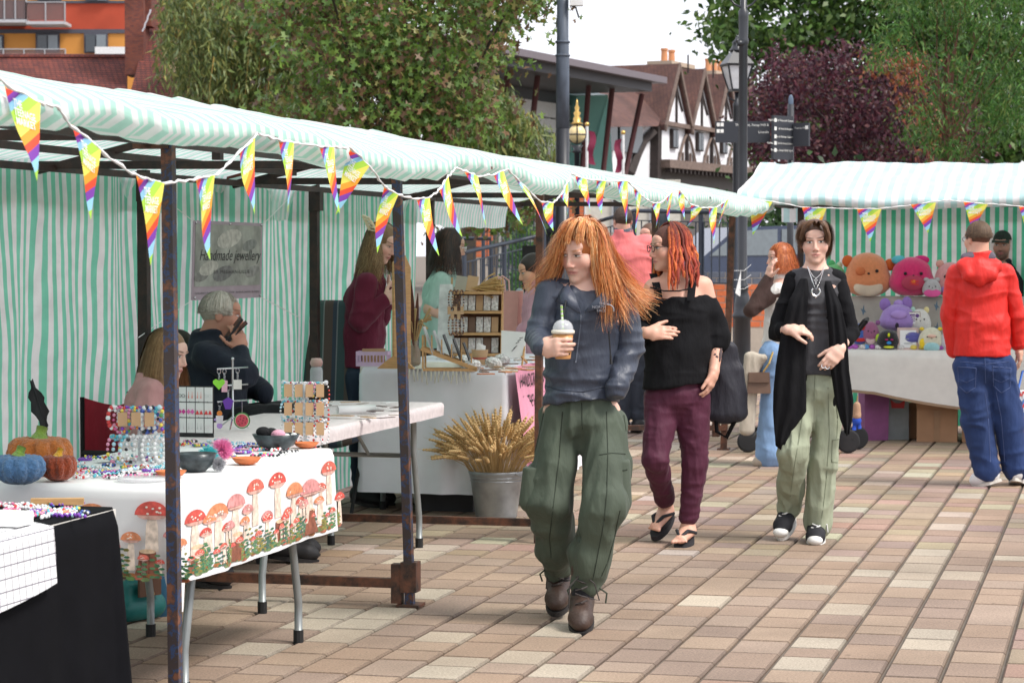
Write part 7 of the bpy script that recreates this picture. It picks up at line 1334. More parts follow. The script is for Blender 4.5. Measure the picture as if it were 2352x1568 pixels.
PNAME=['red and white','purple','navy and white','white and pale blue','pink','turquoise','rainbow','black and white','pastel','orange and red','plain white','magenta and black']
def hang_bracelet(loc_,k,rx=.022,rz=.05,r=.006,rot_=0.,label='',n=20):
 o=bead_mesh(('h',k,rx,rz,r),[(rx*math.cos(t),0,-rz+rz*math.sin(t))for t in np.linspace(0,6.283,n,endpoint=False)],r,PALS[k],random.Random(k)); o.location=Vector(loc_); o.rotation_euler=(0,0,rot_); tag(o,label,'bracelet',GRP_B); return o
def flat_bracelet(loc_,k,rot_,label,kind=0):
 pts=[(.030*math.cos(t),.022*math.sin(t),.005)for t in np.linspace(0,6.283,18,endpoint=False)]if kind==0 else[(x,.006*math.sin(x*90),.005+.004*(i%2))for i,x in enumerate(np.linspace(-.06,.06,18))]
 o=bead_mesh(('f',k,kind),pts,.0055,PALS[k],random.Random(k+50)); o.location=Vector(loc_); o.rotation_euler=(0,0,rot_); tag(o,label,'bracelet',GRP_B); return o
def knit_mat(name,c1,c2):
 m=mat(name,c1,.95,var=.3,scale=60,bump=1.,bscale=140,dist=.01,sheen=.3); return m
def pumpkin(u,v,r,hgt,c,stem,label,ribs=10,zt=.748):
 p_=on(u,v,zt); o=thing('crochet_pumpkin',label,'pumpkin',p_,.3,'crochet pumpkins'); n,m=60,16; V=[]; F=[]
 for i in range(m+1):
  a=-math.pi/2+math.pi*i/m
  for j in range(n):
   t=2*math.pi*j/n; rr=r*math.cos(a)**.8 if math.cos(a)>1e-6 else .0; rib=1-.07*abs(math.sin(t*ribs/2))**.5*0-.17*(abs(math.cos(t*ribs/2))**5); kn=.0030*math.sin(i*5+j*3.1)+.002*math.sin(j*6.3); zz_=hgt/2+hgt/2*math.sin(a)-.18*hgt*max(0,math.sin(a))**6; V.append(((rr*rib+kn)*math.cos(t),(rr*rib+kn)*math.sin(t),zz_+kn))
 I=np.arange((m+1)*n).reshape(m+1,n); F=np.stack([I[:-1],np.roll(I,-1,1)[:-1],np.roll(I,-1,1)[1:],I[1:]],-1).reshape(-1,4); mesh_np('body',np.array(V),F,c,o)
 q=MB(); q.tube([(0,0,hgt*.84),(.004,0,hgt*.98),(.010,.004,hgt*1.12)],[r*.30,r*.17,r*.18],10); q.build('stem',stem,o,smooth=True); return o
M_STEM=knit_mat('green_yarn',(.22,.36,.05),0)
pumpkin(92,1090,.115,.15,knit_mat('orange_yarn',(.50,.15,.025),0),M_STEM,'large orange crochet pumpkin with green stem at the back')
pumpkin(134,1104,.062,.098,knit_mat('rust_yarn',(.33,.055,.015),0),knit_mat('mustard_yarn',(.65,.35,.02),0),'small rust red crochet pumpkin with mustard stem')
pumpkin(44,1112,.088,.112,knit_mat('blue_yarn',(.10,.22,.42),0),M_STEM,'sky blue crochet pumpkin with green stem')
def tstand(u,v,label,w,hgt,bars,seed):
 p_=on(u,v,.748); o=thing('bracelet_stand',label,'display stand',p_,RZ-math.pi/2+.15); q=MB(); q.lathe([(.05,0),(.05,.006),(.009,.010),(.009,hgt)],n=14); q.build('upright',M_ACR,o,smooth=True)
 for z_ in bars:q=MB(); q.tube([(-w,0,z_),(w,0,z_)],.007,8); q.ball((-w,0,z_+.004),.010,8,6); q.ball((w,0,z_+.004),.010,8,6); q.build('arm',M_ACR,o,smooth=True)
 return o,p_
o,p_=tstand(322,1068,'clear acrylic bracelet stand beside the crochet pumpkins',.105,.215,(.205,.10),1); rr=random.Random(2); e=np.array((math.cos(RZ-math.pi/2+.15),math.sin(RZ-math.pi/2+.15),0))
for zb in(.205,.10):
 for k in range(9):kk=rr.randrange(12); lab_=PNAME[kk]+' beaded bracelet, '+ORD[k]+' from left on the '+('upper' if zb>.15 else 'lower')+' arm by the pumpkins'; hang_bracelet(p_+e*(-.098+.0245*k)+np.array((0,-.004-.004*rr.random(),zb+.008)),kk,rr.uniform(.018,.026),rr.uniform(.036,.055),rr.uniform(.0055,.0095),.2+rr.uniform(-.5,.5),lab_,16)
for k in range(3):q=MB(); q.box((0,0,-.03),(.034,.002,.05),taper=1); c=thing('product_card','kraft card tag, '+ORD[k]+' from left on the bracelet stand near the pumpkins','card',p_+e*(-.06+.05*k)+np.array((0,-.03,.20)),.1,'kraft tags by the pumpkins'); q.build('card',M_KRAFT,c)
o,p_=tstand(700,1018,'clear acrylic bracelet stand with kraft cards at the far end of the toadstool cloth',.088,.25,(.245,.17,.09),1)
for zb in(.245,.17,.09):
 for k in range(7):
  kk=rr.randrange(12); lab_=PNAME[kk]+' bracelet, '+ORD[k]+' from left on the '+{.245:'top',.17:'middle',.09:'lowest'}[zb]+' arm behind the orange dish'; hang_bracelet(p_+e*(-.08+.027*k)+np.array((0,-.005,zb+.004)),kk,rr.uniform(.016,.022),rr.uniform(.04,.06),rr.uniform(.004,.006),.2+rr.uniform(-.4,.4),lab_,18)
 for k in range(4):q=MB(); q.box((0,0,-.028),(.032,.002,.052)); c=thing('product_card','kraft tag, '+ORD[k]+' from left on the '+{.245:'top',.17:'middle',.09:'lowest'}[zb]+' arm behind the orange dish','card',p_+e*(-.066+.044*k)+np.array((0,-.026,zb)),.1,'kraft tags by the orange dish'); q.build('card',M_KRAFT,c)
p_=on(448,1000,.748); er=thing('earring_rack','black wire rack of white earring cards beside the first post','display stand',p_,RZ-math.pi/2);
q=MB(); q.box((0,.012,.10),(.16,.006,.22)); q.build('back_board',mat('dark_wire',(.02,.02,.022),.5),er)
for sx in(-.05,.05):q=MB(); q.tube([(sx,0,0),(sx,.02,.0),(sx,.012,.12)],.003,5); q.build('foot',M_BLACK,er)
cards=[('hoop',(.1,.1,.1)),('drop',(.7,.2,.15)),('drop',(.75,.3,.25)),('hoop',(.7,.7,.7)),('sq',(.6,.05,.3)),('sq',(.75,.15,.45)),('tri',(.7,.06,.06)),('tri',(.7,.06,.06)),('drop',(.7,.7,.7)),('drop',(.6,.6,.6)),('drop',(.5,.5,.5)),('hoop',(.75,.7,.7))]
for r_ in range(3):
 for c_ in range(4):
  q=MB(); x,z_=-.06+.04*c_,.175-.066*r_; q.box((x,.004,z_),(.036,.0025,.062)); cd=q.build('card',M_WHITEC,er); kind,colr=cards[r_*4+c_]; mm=mat('earring_%s_%d'%(kind,r_*4+c_),colr,.35)
  for sx in(-.008,.008):
   q=MB()
   if kind=='hoop':q.tube([(x+sx+.007*math.cos(t),-.001,z_-.006+.007*math.sin(t))for t in np.linspace(0,6.28,9)],.001,4,False)
   elif kind=='tri':q.prism([(x+sx*1.1-.008,.0,z_-.018),(x+sx*1.1+.008,.0,z_-.018),(x+sx*1.1,.0,z_)],(0,-.003,0))
   elif kind=='sq':q.prism([(x+sx*1.1,.0,z_-.018),(x+sx*1.1+.009,.0,z_-.008),(x+sx*1.1,.0,z_+.004),(x+sx*1.1-.009,.0,z_-.008)],(0,-.003,0))
   else:q.tube([(x+sx,-.001,z_+.012),(x+sx,-.001,z_-.002),(x+sx,-.002,z_-.016)],[.0006,.001,.003],5)
   q.build('earring',mm,cd)
  q=MB(); q.tube([(x,.004,z_+.033),(x,-.008,z_+.033),(x,-.010,z_+.038)],.0012,4); q.build('hook',M_BLACK,er)
p_=on(535,985,.748); kt=thing('keyring_tree','chrome T-bar stand on a tripod hung with colourful keyrings','display stand',p_,.05); M_CHR=mat('chrome',(.6,.6,.62),.18,metal=1.)
q=MB(); q.tube([(0,0,.05),(0,0,.305)],.0045,8); q.ball((0,0,.31),.007,8,6); q.build('upright',M_CHR,kt,smooth=True)
for z_ in(.265,.19,.12):q=MB(); q.tube([(-.068,0,z_),(.068,0,z_+.008)],.0035,8); q.build('bar',M_CHR,kt,smooth=True)
for a in(.5,2.6,4.6):q=MB(); q.tube([(0,0,.055),(.075*math.cos(a),.075*math.sin(a),.003)],.0035,6); q.build('foot',M_CHR,kt)
def keyring(x,z_,shape,label,drop=.07):
 o=thing('keyring',label,'keyring',p_+np.array((x,-.004,z_)),0,'keyrings on the chrome stand'); q=MB(); q.tube([(.008*math.cos(t),0,-.008+.011*math.sin(t))for t in np.linspace(0,6.28,10)],.0012,5,False); q.build('ring',M_CHR,o)
 q=MB()
 for k in range(4):q.tube([(.003*math.cos(t),.003*math.sin(t)*(k%2),-.018-k*.008+.005*math.sin(t))for t in np.linspace(0,6.28,7)],.001,4,False)
 tag(q.build('chain',M_CHR,o),kind='stuff'); z0=-.048-(drop-.07)
 for nm,c_,pts in shape:q=MB(); q.prism([(a,0,z0+b)for a,b in pts],(0,-.005,0)); o2=q.build(nm,mat('charm_'+nm+str(round(c_[0]*100))+str(round(c_[1]*100)),c_,.5),o); o2.location.y=-.001*RN.random()
circ=lambda cx,cz,r,n=18:[(cx+r*math.cos(t),cz+r*math.sin(t))for t in np.linspace(0,6.283,n,endpoint=False)]
keyring(-.06,.262,[('heart',(.30,.75,.06),[(0,-.04),(.026,-.012),(.026,.0),(.014,.008),(0,.0),(-.014,.008),(-.026,.0),(-.026,-.012)])],'lime green heart keyring on the top bar of the chrome stand')
keyring(-.036,.262,[('charm',(.80,.45,.55),[(-.012,-.05),(.012,-.05),(.014,.0),(-.012,.004)])],'pink bead charm keyring on the top bar of the chrome stand')
keyring(.022,.266,[('square',(.78,.74,.70),[(-.018,-.042),(.018,-.042),(.018,.0),(-.018,0)])],'white square bead keyring on the top bar of the chrome stand')
keyring(-.02,.188,[('grapes',(.16,.05,.40),[(-.012,-.052),(.012,-.052),(.024,-.014),(.0,.002),(-.024,-.014)])],'purple grape shaped keyring on the middle bar of the chrome stand')
keyring(-.058,.118,[('body',(.75,.70,.75),[(-.014,-.045),(.014,-.045),(.016,-.01),(-.016,-.01)]),('head',(.78,.25,.05),circ(0,.0,.012,10)),('wings',(.45,.30,.65),[(-.03,-.028),(-.016,-.02),(-.016,-.034)]),('tail',(.50,.30,.70),circ(0,-.055,.013,10))],'orange and lilac angel keyring on the lowest bar of the chrome stand')
p2=on(556,1012,.80); wm=thing('watermelon_keyring','round watermelon slice keyring hanging from the chrome stand','keyring',p_+np.array((.042,-.012,.122))); q=MB(); q.tube([(0,0,0),(0,0,-.05)],.0012,4); q.build('loop',M_CHR,wm)
for r_,c_,y_ in((.036,(.06,.22,.05),0),(.031,(.62,.72,.48),-.003),(.028,(.66,.08,.12),-.005)):q=MB(); q.prism([(a,y_,b-.083)for a,b in circ(0,0,r_,24)],(0,-.004,0)); q.build('disc',mat('melon%d'%int(r_*1000),c_,.5),wm)
for k in range(9):a=k*2.4; rr_=.007*math.sqrt(k+.4); q=MB(); q.ball((rr_*math.cos(a)*1.1,-.010,-.083+rr_*math.sin(a)*1.1),(.002,.0012,.0034),6,4); q.build('seed',M_BLACK,wm)
def bowl(u,v,r,hgt,m,label,name='bowl',cat='bowl'):
 p_=on(u,v,.748); o=thing(name,label,cat,p_,RN.random()); q=MB(); q.lathe([(r*.45,0),(r*.75,hgt*.3),(r,hgt),(r*.96,hgt),(r*.7,hgt*.36),(r*.35,hgt*.12),(.001,hgt*.1)],n=28,caps=False); q.build('bowl_shell',m,o,smooth=True); return o,p_
M_RES=mat('marbled_resin',(.035,.045,.05),.3,var=.9,scale=25,bump=.4,bscale=18); M_ORD=mat('orange_dish',(.58,.17,.06),.6,var=.12,scale=40,stretch=(1,1,8))
o,p_=bowl(634,1032,.095,.062,M_RES,'dark marbled resin bowl heaped with black and pink accessories')
for k,(c_,r_)in enumerate((((.01,.01,.012),.03),((.01,.01,.012),.028),((.72,.35,.46),.03),((.75,.75,.75),.015),((.75,.75,.75),.013))):q=MB(); q.ball((-.05+.03*k,.01*math.sin(k*2),.062+.008*math.cos(k)),(r_,r_*.8,r_*.7),12,8); a_=q.build('scrunchie',mat('acc%d'%k,c_,.85,bump=.8,bscale=50),None,smooth=True); a_.location=Vector(p_); tag(a_,['black spotted scrunchie at the left in the dark bowl','black scrunchie beside the spotted one in the dark bowl','pink fabric bow in the dark bowl','white bead cluster in the dark bowl','smallest white bead cluster in the dark bowl'][k],'scrunchie')
bowl(448,1082,.078,.065,M_RES,'dark marbled resin bowl tipped beside the first post')
bowl(703,1028,.052,.022,M_ORD,'round orange dish behind the dark bowl','dish','dish'); bowl(566,1066,.055,.026,M_ORD,'round orange dish in front of the pompoms','dish','dish'); bowl(392,1096,.055,.024,M_ORD,'round orange dish cut off by the blue post','dish','dish')
def pompom(u,v,r,c_,label):
 p_=on(u,v,.748)+np.array((0,0,r)); n=1400; rs_=np.random.RandomState(int(u)); d=rs_.normal(size=(n,3)); d/=np.linalg.norm(d,axis=1)[:,None]; e1=np.cross(d,rs_.normal(size=(n,3))); e1/=np.linalg.norm(e1,axis=1)[:,None]; L_=r*rs_.uniform(.85,1.12,(n,1))
 V=np.stack([d*r*.35-e1*.0022,d*r*.35+e1*.0022,d*L_+rs_.normal(size=(n,3))*.003],1).reshape(-1,3); F=np.arange(3*n).reshape(-1,3); o=mesh_np('pompom',V,F,mat('fluff_'+str(int(u)),c_,.9,var=.2,transl=.2),None,False); o.location=Vector(p_); tag(o,label,'pompom')
pompom(478,1072,.040,(.08,.52,.55),'fluffy turquoise pompom next to the dark bowl'); pompom(510,1060,.045,(.78,.25,.48),'fluffy pink pompom behind the turquoise one'); pompom(502,1082,.026,(.45,.45,.48),'grey and white fluffy pompom under the pink one')
rr=random.Random(17); zones=[(rr.uniform(170,400),rr.uniform(1046,1098))for _ in range(46)]+[(rr.uniform(420,660),rr.uniform(1012,1052))for _ in range(30)]
zc_={}
for k,(u,v)in enumerate(sorted(zones)):kk=rr.randrange(12); zn_='in front of the pumpkins' if u<410 else 'near the pompoms'; zc_[kk,zn_]=i_=zc_.get((kk,zn_),-1)+1; flat_bracelet(on(u,v,.749),kk,rr.uniform(0,3.1),'%s bracelet lying %s, %s such from left'%(PNAME[kk],zn_,ORD[i_]),rr.randrange(2))
for k,(u,v)in enumerate(sorted((rr.uniform(150,400),rr.uniform(1050,1096))if k<10 else(rr.uniform(430,640),rr.uniform(1015,1045))for k in range(16))):
 q=MB(); q.box((0,0,.003),(.05,.075,.002)); o=q.build('product_card',rr.choice([M_KRAFT,M_KRAFT,M_WHITEC,mat('pink_card',(.75,.35,.48),.7)]),None); o.location=Vector(on(u,v,.7485+.0003*k)); o.rotation_euler=(.04,0,rr.uniform(0,3)); tag(o,'small product card lying flat among the bracelets, %s from left'%ORD[k],'card','loose product cards')
q=MB(); q.lathe([(.001,.004),(.085,.004),(.088,.012),(.086,.013)],n=32); o=q.build('plastic_lid',mat('clear_plastic_lid',(.78,.79,.82),.1,alpha=.45,spec=.8),None,smooth=True); o.location=Vector(on(326,1104,.748)); tag(o,'clear round plastic lid at the front edge of the table','tray')  # a loose clear plastic lid lying on the table
p_=on(100,1060,.74); fe=thing('black_feather','tall black feather standing behind the crochet pumpkins','feather',p_+np.array((-.02,.25,0))); q=MB(); c=[(0,0,.0),(-.02,0,.10),(-.045,0,.20),(-.075,0,.29)]; q.tube(c,.004,5); q.build('quill',M_BLACK,fe)
for sg in(-1,1):
 q=MB(); pts=[(-.01,.0,.07)]+[(-.02-.055*t+sg*(.030*math.sin(math.pi*min(1,t*1.05))+.006*math.sin(t*21)),.01*sg,.10+.20*t)for t in np.linspace(0,1,12)]+[(-.075,0,.29),(-.045,0,.20)]; q.poly(pts); q.build('vane',M_BLACK,fe)
p_=on(727,905,.74); wb=thing('water_bottle','clear water bottle with pale pink lid and strap','bottle',p_); q=MB(); q.lathe([(.034,0),(.036,.01),(.036,.13),(.030,.15),(.024,.155)],n=20); q.build('body',mat('clear_bottle',(.62,.64,.68),.1,alpha=.6,spec=.7),wb,smooth=True); q=MB(); q.lathe([(.030,.155),(.031,.19),(.027,.2),(.001,.2)],n=20); q.build('lid',mat('pink_lid',(.62,.42,.38),.5),wb,smooth=True); q=MB(); q.tube([(.031*math.cos(t),-.005,.175+.022*math.sin(t))for t in np.linspace(0,6.28,16)],.006,6,False); q.build('strap',mat('pink_strap',(.72,.45,.45),.6),wb,smooth=True)
for k,u in enumerate(sorted(rr.uniform(600,930)for _ in range(26))):v=rr.uniform(922,962); q=MB(); q.box((0,0,.004),(rr.uniform(.02,.05),rr.uniform(.07,.12),.003)); o=q.build('jewellery_card',rr.choice([M_WHITEC,mat('grey_beige_card',(.42,.36,.32),.8),mat('dark_card',(.12,.08,.07),.8),M_KRAFT]),None); o.location=Vector(on(u,v,.744+.0005*k)); o.rotation_euler=(0,0,rr.uniform(0,3.1)); tag(o,'flat jewellery card on the pale pink cloth, %s from left'%ORD[k],'card','cards on the pink cloth')
q=MB(); q.tube([(-.10,0,.022),(.10,0,.022)],.02,12); o=q.build('paper_roll',M_WHITEC,None,smooth=True); o.location=Vector(on(818,950,.744)); o.rotation_euler=(0,0,.5); tag(o,'roll of white paper on the pale pink cloth','paper roll')
q=MB(); q.box((0,0,.012),(.16,.03,.02)); o=q.build('wooden_stick',M_WOOD,None); o.location=Vector(on(132,1160,.75)); o.rotation_euler=(0,0,.1); tag(o,'flat wooden stick on the near black table','stick')
q=MB(); q.box((0,0,.02),(.10,.12,.036)); o=q.build('white_box',M_WHITEC,None); o.location=Vector(on(14,1206,.757)); o.rotation_euler=(0,0,RZ); tag(o,'small white box at the left frame edge','box')
zc_={}
for u in sorted(rr.uniform(0,190)for k in range(26)):kk=rr.randrange(12); zc_[kk]=i_=zc_.get(kk,-1)+1; flat_bracelet(on(u,rr.uniform(1158,1190),.749),kk,rr.uniform(0,3),'%s bracelet on the near black table, %s such from left'%(PNAME[kk],ORD[i_]),rr.randrange(2))
# --- wheat in a zinc bucket
bk=on(1140,1192,0.); wbk=thing('zinc_bucket','galvanised zinc bucket standing in front of the white table','bucket',bk,.4); M_ZINC=mat('galvanised_zinc',(.34,.36,.38),.42,metal=.6,var=.3,scale=9)
q=MB(); q.lathe([(.11,.0),(.115,.012),(.118,.02),(.150,.245),(.153,.25),(.156,.262),(.162,.275),(.157,.282),(.150,.278),(.14,.22),(.001,.2)],n=36); q.build('pail',M_ZINC,wbk,smooth=True)
for z_ in(.245,.225):q=MB(); r_=.118+(.150-.118)*(z_-.02)/.225+.001; q.tube([(r_*math.cos(t),r_*math.sin(t),z_)for t in np.linspace(0,6.283,37)],.003,5,False); q.build('bead_ring',M_ZINC,wbk,smooth=True)
q=MB(); q.tube([(.155,-.02,.262),(.150,-.07,.255),(.10,-.14,.25),(.05,-.165,.272)],.005,6); q.build('handle',M_ZINC,wbk,smooth=True)
wh=thing('wheat_bunch','large bunch of dried golden wheat ears in the bucket','dried plant',bk+np.array((0,0,.2)),0); V=[]; Fc=[]; Cc=[]; rw=np.random.RandomState(3); q=MB()
for k in range(340):
 a=rw.uniform(0,6.283); sp_=rw.uniform(0,1)**.6; rt=.12*sp_; ln=rw.uniform(.26,.40)*(1-.12*sp_); b0=np.array((rt*math.cos(a)*.8,rt*math.sin(a)*.8,0)); d=np.array((math.cos(a)*sp_*.75,math.sin(a)*sp_*.75,1.)); d/=np.linalg.norm(d); p1=b0+d*ln*.55; d2=d+np.array((math.cos(a),math.sin(a),0))*.45*sp_*rw.uniform(.3,1.6)+np.array((0,0,-.45*sp_*rw.rand())); d2/=np.linalg.norm(d2); p2=p1+d2*ln*.35; d3=d2+np.array((math.cos(a)*.3*sp_,math.sin(a)*.3*sp_,-.5*sp_*rw.rand())); d3/=np.linalg.norm(d3); p3=p2+d3*.105
 cc_=np.array((.66,.45,.21))*rw.uniform(.75,1.15); q.cur=tuple(cc_*.8); q.tube([b0,p1,p2],.0016,3,False); q.cur=tuple(cc_); pts=[p2+(p3-p2)*t for t in np.linspace(0,1,13)]; q.tube(pts,[.003,.010,.006,.0115,.0065,.0115,.0065,.011,.006,.010,.005,.008,.001],6)
 sdv_=np.cross(d3,(0,0,1.));
 for j in range(3):st_=p2+(p3-p2)*(.3+.25*j); q.tube([st_,st_+d3*.045+sdv_*rw.uniform(-.02,.02)+rw.normal(size=3)*.006],[.0012,.0004],3,False)
tag(q.build('ears',mat('wheat_straw',rough=.75,var=.15,scale=60,attr='Col',transl=.1),wh),kind='stuff')
# ================================================================ display on the white table, poster, chairs and bags
def T4p(u,v,dz=0.):return on(u,v,.872)+np.array((0,0,dz))
def lp(par,name,m,build,smooth=False):q=MB(); build(q); return q.build(name,m,par,smooth)
c=T4p(858,840); cr=thing('folding_crate','lilac pink plastic folding crate on the white table','crate',c,-.12); M_LIL=mat('lilac_plastic',(.62,.46,.66),.45)
w,d_,h_=.18,.12,.085
for(cx,cy,sx,sy)in((0,-d_/2,w,.006),(0,d_/2,w,.006),(-w/2,0,.006,d_),(w/2,0,.006,d_)):
 for z_,hh in((.012,.024),(.074,.022)):lp(cr,'side_band',M_LIL,lambda q:q.box((cx,cy,z_),(sx,sy,hh)))
 n=9 if sx>sy else 6
 for k in range(n+1):t=(k/n-.5)*.97; lp(cr,'slat',M_LIL,lambda q:q.box((cx+(t*w if sx>sy else 0),cy+(0 if sx>sy else t*d_),.0435),(.006 if sx>sy else .0055,.0055 if sx>sy else .006,.039)))
lp(cr,'base',M_LIL,lambda q:q.box((0,0,.003),(w,d_,.005)))
for k in range(3):o=lp(None,'kraft_envelope',M_KRAFT,lambda q:q.box((0,0,.05),(.05,.004,.10))); o.location=Vector(c+np.array((-.04+.04*k,.0+.015*k,.0))); o.rotation_euler=(.1,0,.2*k); tag(o,'kraft envelope standing in the lilac crate, %s from left'%ORD[k],'envelope','envelopes in the crate')
c=T4p(908,846); wbd=thing('display_board','tall narrow plywood display board seen edge on beside the seller','display board',c,-.25)
lp(wbd,'board',M_WOOD,lambda q:q.prism([(-.012,-.02,.02),(.05,.10,.02),(.05,.10,.57),(.03,.06,.64),(-.012,-.02,.60)],(.014,-.006,0))); lp(wbd,'foot',M_WOOD,lambda q:q.prism([(-.10,-.03,0),(.12,-.03,0),(.07,-.03,.05),(.0,-.03,.075),(-.05,-.03,.04)],(0,.02,0)))
for k in range(14):o=lp(wbd,'pendant',mat('amber_bead',(.28,.10,.04),.3),lambda q:q.ball((.03,-.03+.01*(k%3),.10+.03*k),.008,6,4),True)
c=T4p(952,838); vs_=thing('feather_vase','glass bottle holding long brown pheasant feathers and dried grass','vase',c); lp(vs_,'vase',mat('smoked_glass',(.30,.22,.15),.1,alpha=.7),lambda q:q.lathe([(.035,0),(.038,.02),(.036,.08),(.018,.12),(.02,.14)],n=16),True)
M_FEA=mat('pheasant_brown',(.10,.035,.022),.7,var=.4,scale=60); ends=[(-.09,.60),(-.05,.57),(-.02,.50),(.02,.42),(-.06,.45)]
for k,(x,z_)in enumerate(ends):
 lp(vs_,'feather',M_FEA,lambda q:q.grid([[np.array((x*t-sg*(.012*math.sin(math.pi*t)+.002),.01*k-.02,.10+(z_-.10)*t))for sg in(-1,0,1)]for t in np.linspace(0,1,9)]))
for k in range(16):a=k*.4; lp(vs_,'dried_stem',mat('dried_grass',(.42,.28,.13),.8),lambda q:q.tube([(0,0,.1),(.05*math.cos(a),.03*math.sin(a),.25),(.10*math.cos(a),.05*math.sin(a),.27+.06*math.sin(k*1.7))],[.003,.004,.009],5))
c=T4p(1030,852); rk=thing('card_rack','sloping wooden rack holding small black and silver cards','display rack',c,-.08)
for y in(-.02,.10):lp(rk,'side_rail',M_WOOD,lambda q:q.bar((-.15,y,.125),(.16,y,.012),.012,.022)); lp(rk,'foot_rail',M_WOOD,lambda q:q.bar((-.14,y,.008),(.16,y,.008),.012,.014)); lp(rk,'upright',M_WOOD,lambda q:q.bar((-.14,y,.015),(-.14,y,.20),.010))
for k in range(5):x=-.12+.055*k; lp(rk,'divider',M_WOOD,lambda q:q.bar((x+.03,-.02,.10-.02*k),(x+.03,-.02,.20-.025*k),.007)); o=lp(None,'jewellery_card',mat('black_card',(.03,.03,.033),.5)if k>1 else mat('silver_card',(.45,.46,.46),.4),lambda q:q.box((0,0,0),(.006,.10,.16))); o.location=Vector(c+np.array((x+.01,.03,.17-.022*k))); o.rotation_euler=(0,-.35,-.08); tag(o,'stiff card slotted in the sloping wooden rack, %s from left'%ORD[k],'card','cards in the sloping rack')
c=T4p(1092,822); sh=thing('display_shelf','tiered plywood display shelf full of packaged jewellery','display shelf',c,-.10); wS=.30
lp(sh,'back_board',mat('brown_board',(.20,.10,.055),.8),lambda q:q.box((0,.12,.22),(wS,.01,.44)))
for z_ in(.02,.15,.285,.405):lp(sh,'shelf',M_WOOD,lambda q:q.box((0,.05,z_),(wS+.02,.13,.016)))
for x in(-wS/2-.006,wS/2+.006):lp(sh,'side_panel',M_WOOD,lambda q:q.prism([(x,-.01,0),(x,.12,0),(x,.12,.50),(x,.10,.50)],(.008 if x>0 else-.008,0,0)))
M_CELL=mat('cellophane',(.72,.70,.68),.12,var=.5,scale=60,bump=1.,bscale=70,spec=.8,dist=.02)
for r_,z_ in enumerate((.03,.16,.295)):
 for k in range(6):
  o=lp(None,'jewellery_packet',[M_CELL,M_KRAFT,M_CELL,M_CELL,mat('dark_packet',(.16,.09,.06),.4),M_CELL][(k+r_*2)%6],lambda q:q.box((0,0,.048),(.042,.006,.095))); o.location=Vector(c+np.array((-.12+.048*k,.03-.012*k*0,z_))); o.rotation_euler=(-.22,0,-.10); tag(o,'packet of jewellery, %s from left on the %s tier of the display shelf'%(ORD[k],('lowest','middle','upper')[r_]),'packet','packets on the %s tier'%('lowest','middle','upper')[r_])
for k in range(2):o=lp(None,'greeting_card',M_KRAFT if k else mat('grey_card',(.36,.33,.27),.8),lambda q:q.box((0,0,.05),(.07,.005,.10))); o.location=Vector(c+np.array((-.10+.07*k,.05,.414))); o.rotation_euler=(-.3,.15,-.1); tag(o,['grey card with pressed flowers','brown card with line drawing'][k]+' leaning on top of the display shelf','card')
q=MB()
for k in range(60):a=RN.gauss(0,.25); q.cur=(.52,.34,.14); x0=RN.gauss(.0,.015); q.tube([(x0,0,.02),(x0+.09*math.cos(a),RN.gauss(0,.01),.03+.09*math.sin(a)),(x0+.15*math.cos(a),RN.gauss(0,.01),.03+.12*math.sin(a))],[.002,.003,.006],4)
o=q.build('wheat_sprig',MATS['wheat_straw'],None); o.location=Vector(c+np.array((0,.04,.415))); tag(o,'small sheaf of wheat lying on top of the display shelf','dried plant')
c2=T4p(1028,824); nk=thing('necklace_board','white board hung with brown wooden bead necklaces','display board',c2,-.1); lp(nk,'board',mat('white_wash_wood',(.62,.64,.62),.8,var=.25,scale=20),lambda q:q.prism([(-.07,0,0),(.03,0,0),(.02,.09,.46),(-.06,.09,.46)],(0,.012,0)))
for k in range(4):
 for j in range(2):
  o=lp(None,'bead_necklace',M_BEAD,lambda q:None); bpy.data.objects.remove(o); q=MB(); rr2=random.Random(k*2+j)
  for i in range(20):t=i/20*6.283; q.cur=rr2.choice([(.10,.035,.02),(.22,.09,.04),(.05,.02,.015),(.40,.24,.12)]); q.ball((.014*math.cos(t),0,-.055+.058*math.sin(t)),.006,6,4)
  o=q.build('bead_necklace',M_BEAD,None,smooth=True); o.location=Vector(c2+np.array((.02+.022*k,.0+.035*(1-j),.42-.16*j))); tag(o,'brown wooden bead necklace, %s from left in the %s row of the white board'%(ORD[k],('upper','lower')[j]),'necklace','wooden necklaces %s row'%('upper','lower')[j])
for k in range(5):o=lp(None,'kraft_tag',M_KRAFT,lambda q:q.box((0,0,0),(.02,.002,.05))); o.location=Vector(c2+np.array((.01+.02*k,-.01,.30-.03*(k%2)))); tag(o,'kraft tag among the wooden necklaces, %s from left'%ORD[k],'tag','tags on the necklaces')
c=T4p(1148,812); pg=thing('paper_bag','salmon pink paper bag standing behind the display shelf','bag',c+np.array((0,.5,0)),-.3); lp(pg,'bag',mat('salmon_paper',(.66,.33,.29),.7,var=.08),lambda q:q.prism([(-.12,-.06,0),(.13,-.06,0),(.145,-.05,.40),(-.135,-.05,.40)],(0,.11,0)))
for y in(-.05,.05):lp(pg,'handle',mat('pink_rope',(.7,.42,.38),.8),lambda q:q.tube([(-.05,y,.39),(-.045,y,.47),(0,y,.50),(.045,y,.47),(.05,y,.39)],.006,6),True)
c=T4p(1178,838); fr=thing('print_frame','white card print with ink leaves on a small wooden easel','picture',c,-.25); lp(fr,'print',M_WHITEC,lambda q:q.prism([(-.07,0,.05),(.07,.02,.04),(.06,.06,.19),(-.08,.04,.20)],(0,.006,0)))
for k in range(6):lp(fr,'ink_leaf',mat('ink',(.06,.05,.05),.7),lambda q:q.tube([(-.01+.008*k,.012+.012*(k%3),.08+.015*k),(.01+.008*k,.014+.012*(k%3),.10+.012*k)],.002,4))
